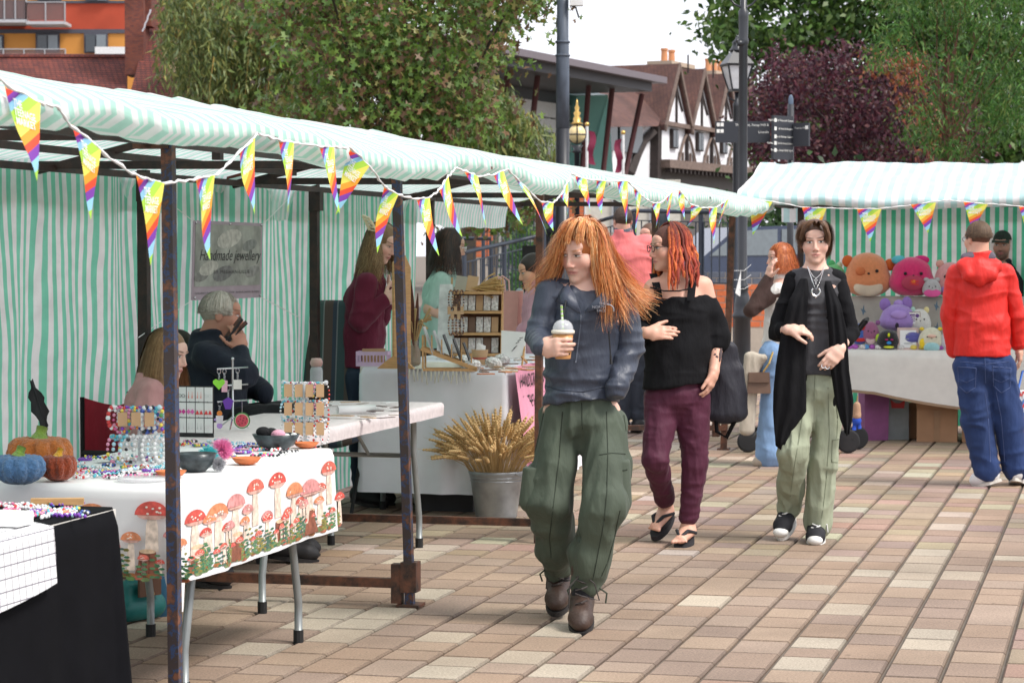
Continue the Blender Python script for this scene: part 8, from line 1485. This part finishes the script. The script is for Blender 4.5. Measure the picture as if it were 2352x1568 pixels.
for x in(-.06,.06):lp(fr,'easel_leg',M_WOOD,lambda q:q.tube([(x,-.02,0),(x,.05,.12)],.006,6)); lp(fr,'easel_bar',M_WOOD,lambda q:q.bar((x,-.03,.05),(x,.10,.01),.01))
c=T4p(1102,838); kp=thing('kraft_pot','brown kraft paper pot holding white tissue','pot',c); lp(kp,'pot',M_KRAFT,lambda q:q.lathe([(.035,0),(.05,.09),(.047,.09),(.03,.05),(.001,.05)],n=18),True); lp(kp,'band',mat('red_band',(.45,.08,.07),.7),lambda q:q.lathe([(.0425,.035),(.0445,.045)],n=18,caps=False)); lp(kp,'tissue',M_WHITEC,lambda q:q.prism([(-.03,0,.07),(.03,.01,.07),(.035,.02,.11),(-.01,0,.13)],(0,.01,0)))
for k in range(4):o=lp(None,'plastic_bag',M_CELL,lambda q:q.ball((0,0,.03),(.06,.05,.035),9,6)); o.location=Vector(T4p((1065,1130,1150,1085)[k],(840,845,838,852)[k])); o.rotation_euler=(.3,.2,k); tag(o,['crumpled clear bag beside the card rack','crumpled clear bag right of the kraft pot','crumpled clear bag by the leaf print','crumpled clear bag in front of the kraft pot'][k],'bag','clear bags on the white table')
for k,u in enumerate(sorted(RN.uniform(1080,1235)for _ in range(34))):v=RN.uniform(826,862); o=lp(None,'jewellery_packet',RN.choice([M_KRAFT,mat('dark_packet',(.16,.09,.06),.4),mat('rust_packet',(.42,.16,.07),.6),M_CELL]),lambda q:q.box((0,0,.004),(.04,.09,.006))); o.location=Vector(T4p(u,v,.0004*k)); o.rotation_euler=(0,0,RN.uniform(0,3)); tag(o,'small flat packet at the front of the white table, %s from left'%ORD[k],'packet','flat packets on the white table')
c=T4p(1194,800)+np.array((0,.35,0)); an=thing('crochet_animal','grey crochet toy animal with yellow body on the stall','toy',c,-.4); Person.wear(type('X',(),{'o':an})(),'head',mat('grey_yarn',(.30,.36,.38),.95,bump=.8,bscale=80),[((0,0,.30),(.03,-.03,.25),.065,.05),((0,0,.36),(0,0,.38),.03,.03)],h=.01); Person.wear(type('X',(),{'o':an})(),'body',mat('yellow_yarn',(.52,.45,.16),.95,bump=.8,bscale=80),[((0,0,.06),(0,0,.17),.06,.05)],h=.01); lp(an,'eye',M_BLACK,lambda q:q.ball((.01,-.075,.29),.012,8,6),True)
c=at(1220,583,17.5); sg_=thing('black_board','blank black board on a stand behind the display','board',(c[0],c[1],0)); lp(sg_,'board',M_BLACK,lambda q:q.box((0,0,1.40),(.13,.02,.36))); lp(sg_,'stand',M_BLACK,lambda q:q.bar((0,.02,0),(0,.02,1.3),.03))
c=SF(s4,.48,.872); fg=thing('fringed_runner','cream runner with knotted fringe over the near edge of the white table','runner',c,RZ); lp(fg,'runner',mat('cream_cotton',(.66,.63,.55),.9),lambda q:q.grid([[(-.03+.25*i/5,y,.010 if i else-.02)for i in range(6)]for y in np.linspace(.20,.62,8)]))
for k in range(17):y=.20+.42*k/16; lp(fg,'tassel',mat('cream_cotton',(.66,.63,.55),.9),lambda q:q.tube([(-.038,y,-.01),(-.045,y+RN.uniform(-.004,.004),-.05),(-.046,y+RN.uniform(-.01,.01),-.085-.03*RN.random())],[.004,.006,.003],5))
# --- poster on the back sheet
cs=[atd(u,v,DB-.09)for u,v in((440,690),(600,683),(607,512),(444,506))]; base=cs[0].copy(); po=thing('poster','grey and mauve poster advertising handmade jewellery tied to the back sheet','poster',base); A=cs[0]-base; X_=cs[1]-cs[0]; Y_=cs[3]-cs[0]; nrm=np.cross(X_,Y_); nrm/=np.linalg.norm(nrm); nrm=nrm if nrm[1]<0 else-nrm
P2=lambda x,y,e=0.:X_*x+Y_*y+nrm*e
lp(po,'sheet',mat('mauve_vinyl',(.36,.29,.34),.5),lambda q:q.prism([P2(0,0),P2(1,0),P2(1,1),P2(0,1)],-nrm*.003)); lp(po,'photo_panel',mat('grey_photo_print',(.30,.31,.28),.5,var=.45,scale=9),lambda q:q.prism([P2(.03,.17,.001),P2(.97,.17,.001),P2(.97,.96,.001),P2(.03,.96,.001)],nrm*.001))
for(x,y,r_,c_)in((.5,.78,.16,(.46,.45,.41)),(.22,.40,.12,(.42,.41,.37)),(.42,.33,.13,(.16,.16,.16)),(.8,.7,.10,(.20,.21,.20)),(.12,.3,.09,(.18,.18,.17)),(.85,.35,.1,(.24,.24,.23))):lp(po,'photo_shape',mat('photo_%d'%int(c_[0]*100),c_,.5,var=.4,scale=30),lambda q:q.poly([P2(x+r_*math.cos(t)*1.1,y+r_*.8*math.sin(t+.4),.0028+.0002*x)for t in np.linspace(0,6.28,14,endpoint=False)]))
mb=MB(); ux=X_/np.linalg.norm(X_)*np.linalg.norm(X_); put_text(mb,'Handmade jewellery',.115,P2(.08,.50,.004),X_*.92,Y_*1.75,shear=.35); put_text(mb,'BY MEGHAN-LILLIE',.058,P2(.28,.33,.004),X_*.95,Y_*1.1,spacing=1.15); put_text(mb,'Handcrafted in the heart of the Lincolnshire Wolds    handmade_jewellery_by_meghan',.03,P2(.03,.075,.004),X_*.88,Y_*1.3); mb.build('lettering',mat('poster_ink',(.02,.02,.022),.5),po)
for(x,y)in((.03,.03),(.97,.03),(.03,.97),(.97,.97),(.5,.97),(.5,.03)):lp(po,'eyelet',M_CHR,lambda q:q.ball(P2(x,y,.004),.007,8,5),True)
for a_,b_ in(((440,690),(318,775)),((600,683),(690,730)),((444,508),(395,470)),((607,512),(680,440))):lp(po,'cord',M_STRING,lambda q:q.tube([atd(*a_,DB-.1)-base,atd(*b_,DB-.08)-base],.0022,4))
# --- chairs
def chair_frame(par,m,pts,r=.011):return lp(par,'frame_tube',m,lambda q:q.tube(pts,r,8),True)
c=SF(.1,1.12); c=np.array((at(262,1000,11.3)[0],11.35,0)); rc=thing('camping_chair','red canvas folding camping chair the girl sits on','chair',c,-.3); M_RCV=cloth('crimson_canvas',(.26,.010,.025),.8)
for y in(-.24,.24):chair_frame(rc,M_BLACK,[(-.05,y,0),(-.05,y,.86)]); chair_frame(rc,M_BLACK,[(-.05,y,.12),(.48,y,.42)]); chair_frame(rc,M_BLACK,[(.48,y,0),(.48,y,.60)]); chair_frame(rc,M_BLACK,[(-.05,y,.60),(.50,y,.60)],.016)
lp(rc,'backrest',M_RCV,lambda q:q.grid([[(-.05+.07*math.sin(math.pi*j/8),-.24+.06*j,.44+.42*i/6-.05*math.sin(math.pi*j/8)*(i/6))for j in range(9)]for i in range(7)]),True); lp(rc,'seat',M_RCV,lambda q:q.grid([[(-.04+.52*i/6,-.23+.0575*j,.45-.05*math.sin(math.pi*j/8))for j in range(9)]for i in range(7)]),True)
c=np.array((at(748,900,14.4)[0],14.4,0)); sc=thing('reclining_chair','blue and brown striped padded garden chair beside the seller','chair',c,-.15); m_=bpy.data.materials.new('striped_pad'); N,L,P=nodes(m_); P.inputs['Roughness'].default_value=.8; tc=N.new('ShaderNodeTexCoord'); sp=N.new('ShaderNodeSeparateXYZ'); L.new(tc.outputs['Object'],sp.inputs[0]); r_=N.new('ShaderNodeValToRGB'); r_.color_ramp.interpolation='CONSTANT'; e_=r_.color_ramp.elements
mu=N.new('ShaderNodeMath'); mu.operation='MULTIPLY_ADD'; L.new(sp.outputs[0],mu.inputs[0]); mu.inputs[1].default_value=4.2; mu.inputs[2].default_value=.5; fr_=N.new('ShaderNodeMath'); fr_.operation='FRACT'; L.new(mu.outputs[0],fr_.inputs[0]); L.new(fr_.outputs[0],r_.inputs[0]); stripes=[(0,(.035,.050,.075)),(.2,(.05,.09,.085)),(.3,(.20,.22,.22)),(.33,(.085,.06,.05)),(.55,(.035,.05,.075)),(.65,(.18,.20,.21)),(.68,(.04,.075,.08)),(.88,(.09,.07,.06))]
e_[0].position=0; e_[0].color=(*stripes[0][1],1); e_[1].position=.2; e_[1].color=(*stripes[1][1],1)
for p__,c__ in stripes[2:]:x_=e_.new(p__); x_.color=(*c__,1)
L.new(r_.outputs[0],P.inputs['Base Color'])
Person.wear(type('X',(),{'o':sc})(),'back_cushion',m_,[((-.07,.10,.50),(-.07,.20,1.20),.045,.04,.03,(1,0,0),3.2),((.07,.10,.50),(.07,.20,1.20),.045,.04,.03,(1,0,0),3.2)],h=.012); Person.wear(type('X',(),{'o':sc})(),'seat_cushion',m_,[((-.08,.08,.44),(-.08,-.40,.44),.05,.05,.03,(1,0,0),3.6),((.08,.08,.44),(.08,-.40,.44),.05,.05,.03,(1,0,0),3.6)],h=.012)
for x in(-.24,.24):chair_frame(sc,M_BLACK,[(x,-.40,0),(x,.1,.60),(x,.22,1.15)]); chair_frame(sc,M_BLACK,[(x,.30,0),(x,-.40,.62)]); lp(sc,'armrest',M_BLACK,lambda q:q.bar((x,-.42,.64),(x,.12,.64),.05,.03))
c=np.array((at(420,900,12.15)[0],12.25,0)); gc=thing('camping_chair','dark olive padded chair behind the seated man','chair',c,-.5); M_OLC=cloth('dark_olive_canvas',(.030,.030,.022),.85); Person.wear(type('X',(),{'o':gc})(),'backrest',M_OLC,[((-.14,.10,.50),(-.14,.12,1.08),.06,.055,.03,(1,0,0),1.6),((.12,.10,.50),(.12,.12,1.06),.06,.055,.03,(1,0,0),1.8)],h=.012)
lp(gc,'seat',M_OLC,lambda q:q.box((.0,-.18,.43),(.56,.52,.05)))
for x in(-.28,.28):chair_frame(gc,M_BLACK,[(x,-.40,0),(x,.12,.80)]); chair_frame(gc,M_BLACK,[(x,.2,0),(x,-.40,.60)])
c=np.array((at(520,900,12.0)[0],12.0,0)); st_=thing('stool','low dark stool under the seated man','stool',c); lp(st_,'seat',M_BLACK,lambda q:q.box((0,0,.40),(.42,.42,.05)))
for x in(-.18,.18):
 for y in(-.18,.18):lp(st_,'leg',M_BLACK,lambda q:q.bar((x,y,0),(x,y,.38),.03))
 # --- bags and tubs under the tables
c=on(318,1425,0.); tbg=thing('handbag','teal leather handbag with brown straps under the toadstool table','bag',c,.9); M_TEAL=mat('teal_leather',(.008,.13,.125),.45,var=.15); M_BRL=mat('brown_trim',(.10,.045,.025),.5)
Person.wear(type('X',(),{'o':tbg})(),'bag_body',M_TEAL,[((-.075,0,.06),(.075,0,.06),.06,.06,.03),((-.06,0,.14),(.06,0,.14),.04,.04,.03)],cuts=[((0,0,.005),(0,0,-1))],h=.01); lp(tbg,'flap',M_BRL,lambda q:q.box((0,-.068,.15),(.12,.012,.08))); lp(tbg,'clasp',M_GOLD,lambda q:q.ball((0,-.078,.12),.014,8,6),True); lp(tbg,'handle',M_TEAL,lambda q:q.tube([(-.07,0,.20),(-.06,0,.28),(0,0,.31),(.06,0,.28),(.07,0,.20)],.012,8),True)
c=on(362,1412,0.); tub=thing('tub','blue plastic tub beside the teal handbag','tub',c); lp(tub,'tub_shell',mat('blue_plastic',(.05,.18,.32),.5),lambda q:q.lathe([(.06,0),(.075,.18),(.078,.19),(.07,.185),(.055,.02),(.001,.02)],n=24),True)
for(s_,d__,lab,colr)in((1.6,1.38,'black storage box under the white jewellery table',(.015,.015,.016)),(4.0,.9,'dark grey storage box under the white draped table',(.05,.05,.055))):
 c=SF(s_,d__); bx_=thing('storage_box',lab,'box',c,RZ); lp(bx_,'tub_body',mat('box_%d'%int(s_),colr,.6),lambda q:q.box((0,0,.12),(.5,.34,.24),taper=1.06)); lp(bx_,'lid',mat('boxlid_%d'%int(s_),tuple(k*1.6 for k in colr),.6),lambda q:q.box((0,0,.255),(.56,.40,.03)))
 # ================================================================ plush toy stall on the right
def R3(u,v,y):return rsp(*rsd(u,v,y))
TY=1.02; tzr=.74
tb_=thing('folding_table','long table of the plush toy stall under a cream cloth','table',rsp(.62,TY),-SA); lp(tb_,'table_top',M_TOP,lambda q:q.box((1.6,.36,tzr-.02),(3.3,.72,.04)))
for x in(.15,1.6,3.0):
 for y in(.06,.66):lp(tb_,'leg',M_BLACK,lambda q:q.bar((x,y,0),(x+.04,y,tzr-.04),.03))
clr=thing('tablecloth','cream tablecloth with brown hem sloping across the plush toy table','tablecloth',rsp(.62,TY,tzr),-SA); CREAM=mat('cream_linen',(.74,.71,.66),.85,var=.06)
xs=np.linspace(.08,3.2,60); f_lo=lambda x:.30+.16*min(1,max(0,(x-.45)/.95))+.05*math.sin(x*2)
lp(clr,'cloth',CREAM,lambda q:q.grid([[(x,.72-.74*k/3,.006)for k in range(4)]+[(x,-.03-.02*k/6+.018*(k/6)*math.sin(x*9+math.sin(x*4)),.0-f_lo(x)*k/6)for k in range(1,7)]for x in xs]),True)
lp(clr,'hem',mat('brown_hem',(.33,.22,.14),.85),lambda q:q.grid([[(x,-.053+.018*math.sin(x*9+math.sin(x*4)),-f_lo(x)+.012),(x,-.054+.018*math.sin(x*9+math.sin(x*4)),-f_lo(x)-.01)]for x in xs]),True)
shf=thing('display_shelf','raised shelf under grey cloth printed with blue feathers','shelf',rsp(.7,TY+.45,tzr),-SA); zs=R3(2000,682,TY+.52)[2]-tzr
lp(shf,'shelf_board',M_TOP,lambda q:q.box((1.4,.22,zs-.012),(2.9,.34,.024))); lp(shf,'support',M_TOP,lambda q:q.box((1.4,.30,(zs-.024)/2),(2.8,.10,zs-.026)))
lp(shf,'cloth',mat('grey_linen',(.40,.37,.325),.9,var=.1),lambda q:q.grid([[(x,.40,zs+.004),(x,.03,zs+.004)]+[(x,.02+.02*math.sin(x*11)*k/5-.01*k,zs-zs*.98*k/5)for k in range(1,6)]for x in np.linspace(-.1,2.9,60)]),True)
for k in range(22):x,z_=.0+(k%11)*.26+RN.uniform(-.05,.05),zs*(.75 if k<11 else .35)+RN.uniform(-.05,.05); lp(shf,'feather_print',mat('blue_feather_ink',(.10,.16,.22),.8),lambda q:q.poly([(x+a,-.05-.0*z_,z_+b)for a,b in((0,-.05),(.014,-.02),(.03,-.025),(.012,.0),(.008,.045),(-.004,.0),(-.02,.01),(-.006,-.02))]))
def plush(label,u,v,w,h,y,c,ears=(),belly=None,eyes=True,extra=(),z0=None,dep=.75,cat='plush toy',name='plush_toy',face=.58,er=.014):
 """u,v: pixel of its bottom centre, w,h in pixels"""
 b=R3(u,v,y); sc=b[1]/FPX; W,H=w*sc,h*sc; o=thing(name,label,cat,b,-SA*.3,'plush toys'); X=type('X',(),{'o':o})(); mm=mat('fur_'+'_'.join(str(int(k*100))for k in c),c,.95,var=.1,scale=50,bump=.6,bscale=180,sheen=.5)
 r1,r2=W*.5,W*.40; D=dep
 F=Field((-W*.7,-W*.6,-.02),(W*.7,W*.6,H*1.15),max(.006,W/40)); F.ell((0,0,H*.34),(W*.5,W*.5*D,H*.36),.03); F.ell((0,0,H*.60),(W*.42,W*.42*D,H*.40),.04); F.cut((0,0,.004),(0,0,-1)); V,Fa=F.mesh(); mesh_np('body',V,Fa,mm,o)
 yf=lambda x,z:-W*.5*D*math.sqrt(max(.05,1-(x/(W*.46))**2-((z-H*.45)/(H*.56))**2))
 if belly:q=MB(); n=20; q.ball((0,yf(0,H*.2)+W*.04,H*.20),(W*.30,W*.07,H*.20),18,10); q.build('belly_patch',mat('fur_belly'+str(int(belly[0]*100)),belly,.95,bump=.5,bscale=180),o,smooth=True)
 if eyes:
  for sx in(-1,1):lp(o,'eye',M_BLACK,lambda q:q.ball((sx*W*.17,yf(W*.17,H*face)-.002,H*face),er,10,8),True)
  lp(o,'muzzle',M_BLACK,lambda q:q.ball((0,yf(0,H*face*.92)-.003,H*face*.90),(er*.8,er*.6,er*.6),8,6),True)
 for(ex,ez,rx,rz_,ec)in ears:lp(o,'ear',mat('fur_ear'+'_'.join(str(int(k*100))for k in ec),ec,.95,bump=.5,bscale=150),lambda q:q.ball((ex*W,0,ez*H),(rx*W,W*.10,rz_*H),12,8),True)
 for(nm,ex,ez,rx,rz_,ec)in extra:lp(o,nm,mat('fx'+'_'.join(str(int(k*100))for k in ec),ec,.8),lambda q:q.ball((ex*W,yf(ex*W,ez*H)-.003,ez*H),(rx*W,W*.05,rz_*H),14,8),True)
 return o
Y2=TY+.55
plush('big orange puppy plush toy with cream belly on the top shelf',1992,680,112,100,Y2,(.72,.26,.11),[(-.40,.80,.12,.14,(.62,.13,.03)),(.46,.72,.12,.14,(.62,.13,.03))],(.66,.55,.42),extra=[('eye_patch',-.17,.58,.10,.10,(.60,.17,.06))])
pk_=plush('hot pink plush toy with a round sweet-logo badge on the top shelf',2094,680,106,90,Y2,(.68,.025,.15),[(-.28,.92,.16,.12,(.12,.50,.60)),(.20,.92,.18,.12,(.68,.03,.2))],None,extra=[('badge',0,.34,.26,.20,(.45,.05,.10)),('badge_centre',.0,.36,.17,.13,(.72,.10,.03)),('badge_flower',.0,.37,.12,.08,(.85,.60,.05))])
q=MB(); put_text(q,'Chupa',.028,(0,-.215,.118),(1,0,0),(0,0,1),align='CENTER',cw=.001); put_text(q,'Chups',.028,(0,-.215,.094),(1,0,0),(0,0,1),align='CENTER',cw=.001); q.build('badge_lettering',mat('red_ink',(.6,.02,.02),.5),pk_)
plush('small grey plush toy sitting in a pink cup',2140,682,42,42,Y2-.12,(.45,.44,.45),[(-.3,.95,.15,.12,(.45,.44,.45)),(.3,.95,.15,.12,(.45,.44,.45))],None,True,[('cup',0,.22,.48,.22,(.70,.10,.32))],er=.006)
plush('pale pink and lilac plush toy partly behind the red jacket',2182,680,78,78,Y2,(.68,.32,.32),[(-.3,.95,.12,.12,(.68,.35,.3)),(.3,.95,.12,.12,(.3,.28,.6))],(.36,.22,.52))
plush('green plush toy peeping behind the black cardigan',1916,672,58,66,Y2,(.16,.55,.20),[(-.1,1.0,.14,.14,(.10,.45,.16)),(.2,.95,.12,.12,(.6,.7,.5))],None)
plush('purple plush cat with big ears in the middle of the table',2062,760,86,62,Y2-.30,(.34,.22,.55),[(-.34,.98,.15,.24,(.28,.17,.48)),(.24,1.02,.14,.26,(.28,.17,.48)),(0.02,1.0,.14,.16,(.40,.27,.62))],None,True,[('muzzle_puff',0,.62,.22,.16,(.40,.27,.62)),('chest_mark',-.05,.22,.05,.12,(.03,.02,.04))],er=.012)
plush('black plush toy with neon face beside the picture frame',2040,803,54,46,Y2-.46,(.012,.012,.014),[(-.42,.55,.12,.25,(.35,.5,.05))],None,False,[('mark',.0,.75,.05,.10,(.75,.8,.02)),('mark',-.1,.52,.07,.03,(.6,.02,.2)),('mark',.12,.52,.07,.03,(.6,.02,.2)),('mark',0,.36,.10,.08,(.03,.25,.6)),('mark',0,.15,.22,.06,(.7,.75,.05))])
plush('white and yellow cow plush toy at the front of the table',2138,803,58,52,Y2-.46,(.66,.63,.48),[(-.36,.92,.10,.08,(.75,.55,.05)),(.36,.92,.10,.08,(.75,.55,.05))],None,True,[('patch',-.32,.30,.16,.22,(.80,.58,.03)),('snout',0,.62,.18,.08,(.75,.5,.4))],er=.006)
plush('white plush toy with pastel ears behind the sign',2112,765,52,56,Y2-.28,(.68,.66,.62),[(-.3,.95,.12,.14,(.45,.65,.55)),(.3,.95,.12,.14,(.7,.6,.3))],None,er=.007)
plush('dark blue and pink plush toy beside the white one',2096,790,46,30,Y2-.42,(.10,.10,.36),[(-.45,.6,.12,.2,(.6,.3,.4))],None,False)
plush('pale aqua plush toy at the right front of the table',2140,806,34,20,Y2-.52,(.32,.58,.60),(),None,False); plush('white and lilac plush toy next to the red jacket',2182,803,42,48,Y2-.46,(.66,.62,.68),[(-.2,.95,.14,.12,(.4,.35,.6))],None,er=.006)
plush('red and blue plush toy at the left of the table',1974,792,34,50,Y2-.42,(.05,.12,.42),(),None,False,[('band',0,.8,.4,.14,(.5,.03,.03)),('band',0,.25,.4,.10,(.5,.03,.03))]); plush('small pink and plum plush toy in a bag',2000,790,40,52,Y2-.42,(.30,.10,.20),[(-.4,.95,.14,.12,(.25,.1,.25)),(.4,.95,.14,.12,(.25,.1,.25))],(.62,.45,.45),er=.006)
for k,u in enumerate(sorted(RN.uniform(1945,2200)for _ in range(18))):b=R3(u,806,TY+.1); o=lp(None,'wrapped_trinket',RN.choice([M_CELL,mat('tr_y',(.7,.55,.1),.5),mat('tr_p',(.4,.1,.45),.5),mat('tr_b',(.1,.3,.6),.5),M_CELL]),lambda q:q.ball((0,0,.02),(.03,.025,.02),8,5),True); p_=rsp(*rsd(u,806,TY+.06+.01*(k%5))); o.location=Vector((p_[0],p_[1],tzr+.008)); tag(o,'small wrapped trinket along the plush table front edge, %s from left'%ORD[k],'trinket','trinkets on the plush table')
b=R3(2086,804,TY+.06); pf=thing('picture_frame','pale pink wooden frame with white price notice on the plush table','picture frame',b,-.1)
lp(pf,'frame',mat('pink_wood',(.58,.42,.38),.6),lambda q:q.prism([(-.085,0,0),(.085,0,0),(.085,.05,.18),(-.085,.05,.18)],(0,.015,0))); lp(pf,'paper',M_WHITEC,lambda q:q.prism([(-.065,.0025,.02),(.065,.0025,.02),(.065,.042,.16),(-.065,.042,.16)],(0,-.003,0)))
mb=MB()
for r_ in range(3):mb.box((0,-.001+.0105*r_-.003,.055+.035*r_),(.07-.015*r_,.002,.006))
tag(mb.build('faint_print',mat('faint_ink',(.30,.33,.36),.6),pf),kind='stuff')
b=R3(2096,748,TY+.20); sg2=thing('price_sign','white notice card with purple print propped above the picture frame','sign',b,-.1); lp(sg2,'backing',mat('brown_edge',(.25,.14,.09),.7),lambda q:q.box((0,.004,.06),(.125,.006,.105))); lp(sg2,'card',M_WHITEC,lambda q:q.box((0,0,.06),(.115,.004,.095)))
for r_ in range(4):lp(sg2,'print_line',mat('purple_ink',(.12,.05,.22),.6),lambda q:q.box((-.015+.005*r_,-.003,.088-.016*r_),(.07-.01*r_,.002,.006 if r_ else .012)))
lp(sg2,'print_flower',mat('purple_ink',(.12,.05,.22),.6),lambda q:q.ball((.038,-.003,.082),(.016,.002,.016),8,6))
# --- under the table
def carton(u,v,w,h,y,label,rz=-.2):
 b=R3(u,v,y); b[2]=0; o=thing('cardboard_box',label,'box',b,rz,'cardboard boxes'); sc=b[1]/FPX; W,H=w*sc,h*sc; mm=mat('corrugated_card',(.36,.20,.11),.85,var=.12,scale=6); lp(o,'carton',mm,lambda q:q.box((0,.15,H*.4),(W,.30,H*.8))); lp(o,'tape',mat('parcel_tape',(.30,.17,.09),.4),lambda q:q.box((0,-.002,H*.4),(.05,.004,H*.78)))
 lp(o,'flap',mm,lambda q:q.prism([(-W*.5,0,H*.8),(W*.5,0,H*.8),(W*.52,-.05,H*1.0),(-W*.52,-.05,H*1.0)],(0,.004,.002)))
carton(2152,998,92,92,TY+.15,'open cardboard box under the plush toy table'); carton(2240,998,60,66,TY+.2,'smaller cardboard box behind the red jacket man'); carton(2085,995,50,84,TY+.45,'shadowed cardboard box at the back under the plush table')
b=R3(2014,1000,TY+.2); b[2]=0; gb2=thing('gift_bag','purple pink gift bag standing under the plush toy table','bag',b,.2); lp(gb2,'bag',mat('magenta_foil',(.24,.07,.19),.6,var=.3,scale=5),lambda q:q.box((0,.08,.20),(.20,.15,.40),taper=1.05))
b=R3(2062,990,TY+.3); b[2]=0; gb3=thing('gift_bag','grey gift bag printed with a red fox under the table','bag',b,-.1); lp(gb3,'bag',mat('grey_print_bag',(.22,.24,.24),.6,var=.25,scale=6),lambda q:q.box((0,.08,.19),(.18,.14,.38))); lp(gb3,'fox_print',mat('fox_red',(.42,.03,.03),.6),lambda q:q.prism([(-.05,.008,.26),(.05,.008,.26),(.06,.008,.33),(.02,.008,.30),(-.02,.008,.30),(-.06,.008,.33)],(0,-.004,0)))
# --- pushchair mostly hidden behind the person in the cardigan
b=at(1850,1000,18.6); b[2]=0; pc=thing('pushchair','dark pushchair with grey wheels behind the person in black cardigan','pushchair',b,-.1); M_TYRE=mat('pram_tyre',(.02,.02,.022),.8)
def wheel(x,y,r):
 q=MB(); q.lathe([(r*.8,-.018),(r*.97,-.016),(r,0),(r*.97,.016),(r*.8,.018)],n=24); w=q.build('wheel',M_TYRE,pc,smooth=True); w.location=(x,y,r); w.rotation_euler=(math.pi/2,0,.15); q=MB(); q.lathe([(r*.8,-.010),(r*.2,-.016),(r*.2,.016),(r*.8,.010)],n=20); q.build('hub',mat('grey_hub',(.22,.22,.23),.5),w)
wheel(-.44,-.16,.085); wheel(-.38,.2,.085); wheel(.32,-.16,.092); wheel(.40,.2,.092)
for y in(-.16,.2):lp(pc,'frame_tube',M_BLACK,lambda q:q.tube([(-.44,y,.09),(-.1,y,.40),(.25,y,.75),(.45,y,1.0)],.014,8),True); lp(pc,'frame_tube',M_BLACK,lambda q:q.tube([(.36,y,.10),(.15,y,.45),(-.1,y,.55)],.014,8),True)
lp(pc,'push_bar',M_BLACK,lambda q:q.tube([(.45,-.16,1.0),(.47,.02,1.02),(.45,.2,1.0)],.016,8),True); Person.wear(type('X',(),{'o':pc})(),'seat',cloth('black_pram_fabric',(.02,.02,.024),.8),[((-.2,.02,.45),(.08,.02,.42),.12,.12,.03,(0,1,0),1.3),((.08,.02,.45),(.22,.02,.80),.10,.09,.03,(0,1,0),1.5)],h=.015)
c_=at(1968,960,18.3); tm=thing('plush_keyring','small brown and blue plush monkey hanging from the pushchair','plush toy',c_); Person.wear(type('X',(),{'o':tm})(),'body',mat('tan_plush',(.42,.26,.17),.95,bump=.5),[((0,0,.02),(0,0,.06),.034,.03),((0,0,.10),(0,0,.10),.026,.026)],h=.006); lp(tm,'trousers',mat('blue_felt',(.02,.07,.42),.9),lambda q:(q.ball((0,0,-.02),(.036,.03,.04),10,8),q.tube([(-.015,0,-.03),(-.02,0,-.09)],.016,8),q.tube([(.015,0,-.03),(.02,0,-.08)],.016,8)),True); lp(tm,'chain',M_GOLD,lambda q:q.tube([(0,0,.12),(.005,0,.17)],.004,5))
# --- patterned shopping bag at the right edge
c_=at(2352,1000,15.9); sb=thing('shopping_bag','red white and blue geometric shopping bag at the right edge','bag',(c_[0],c_[1],c_[2]+.01),.1); zt_=(1005-905)*15.9/FPX
cols3=[(.70,.70,.72),(.08,.20,.50),(.62,.06,.05)];
for i in range(6):
 for j in range(9):
  for t in range(2):
   x0,z0=-.10+.034*i,.0+zt_*j/9; w_,h_=.034,zt_/9; pts=[(x0,-.06,z0),(x0+w_,-.06,z0),(x0+w_/2,-.06,z0+h_)]if t==0 else[(x0,-.06,z0),(x0+w_/2,-.06,z0+h_),(x0,-.06,z0+h_)]; lp(sb,'print_triangle',mat('geo%d'%((i+j*2+t*2)%3),cols3[(i+j*2+t*2)%3],.6),lambda q:q.prism(pts,(0,-.002,0)))
lp(sb,'bag',M_WHITEC,lambda q:q.box((0,.0,zt_/2),(.21,.115,zt_))); lp(sb,'handle',mat('blue_handle',(.05,.15,.5),.6),lambda q:q.tube([(-.06,-.05,zt_),(-.03,-.05,zt_+.13),(.03,-.05,zt_+.15),(.06,-.05,zt_)],.008,6),True)
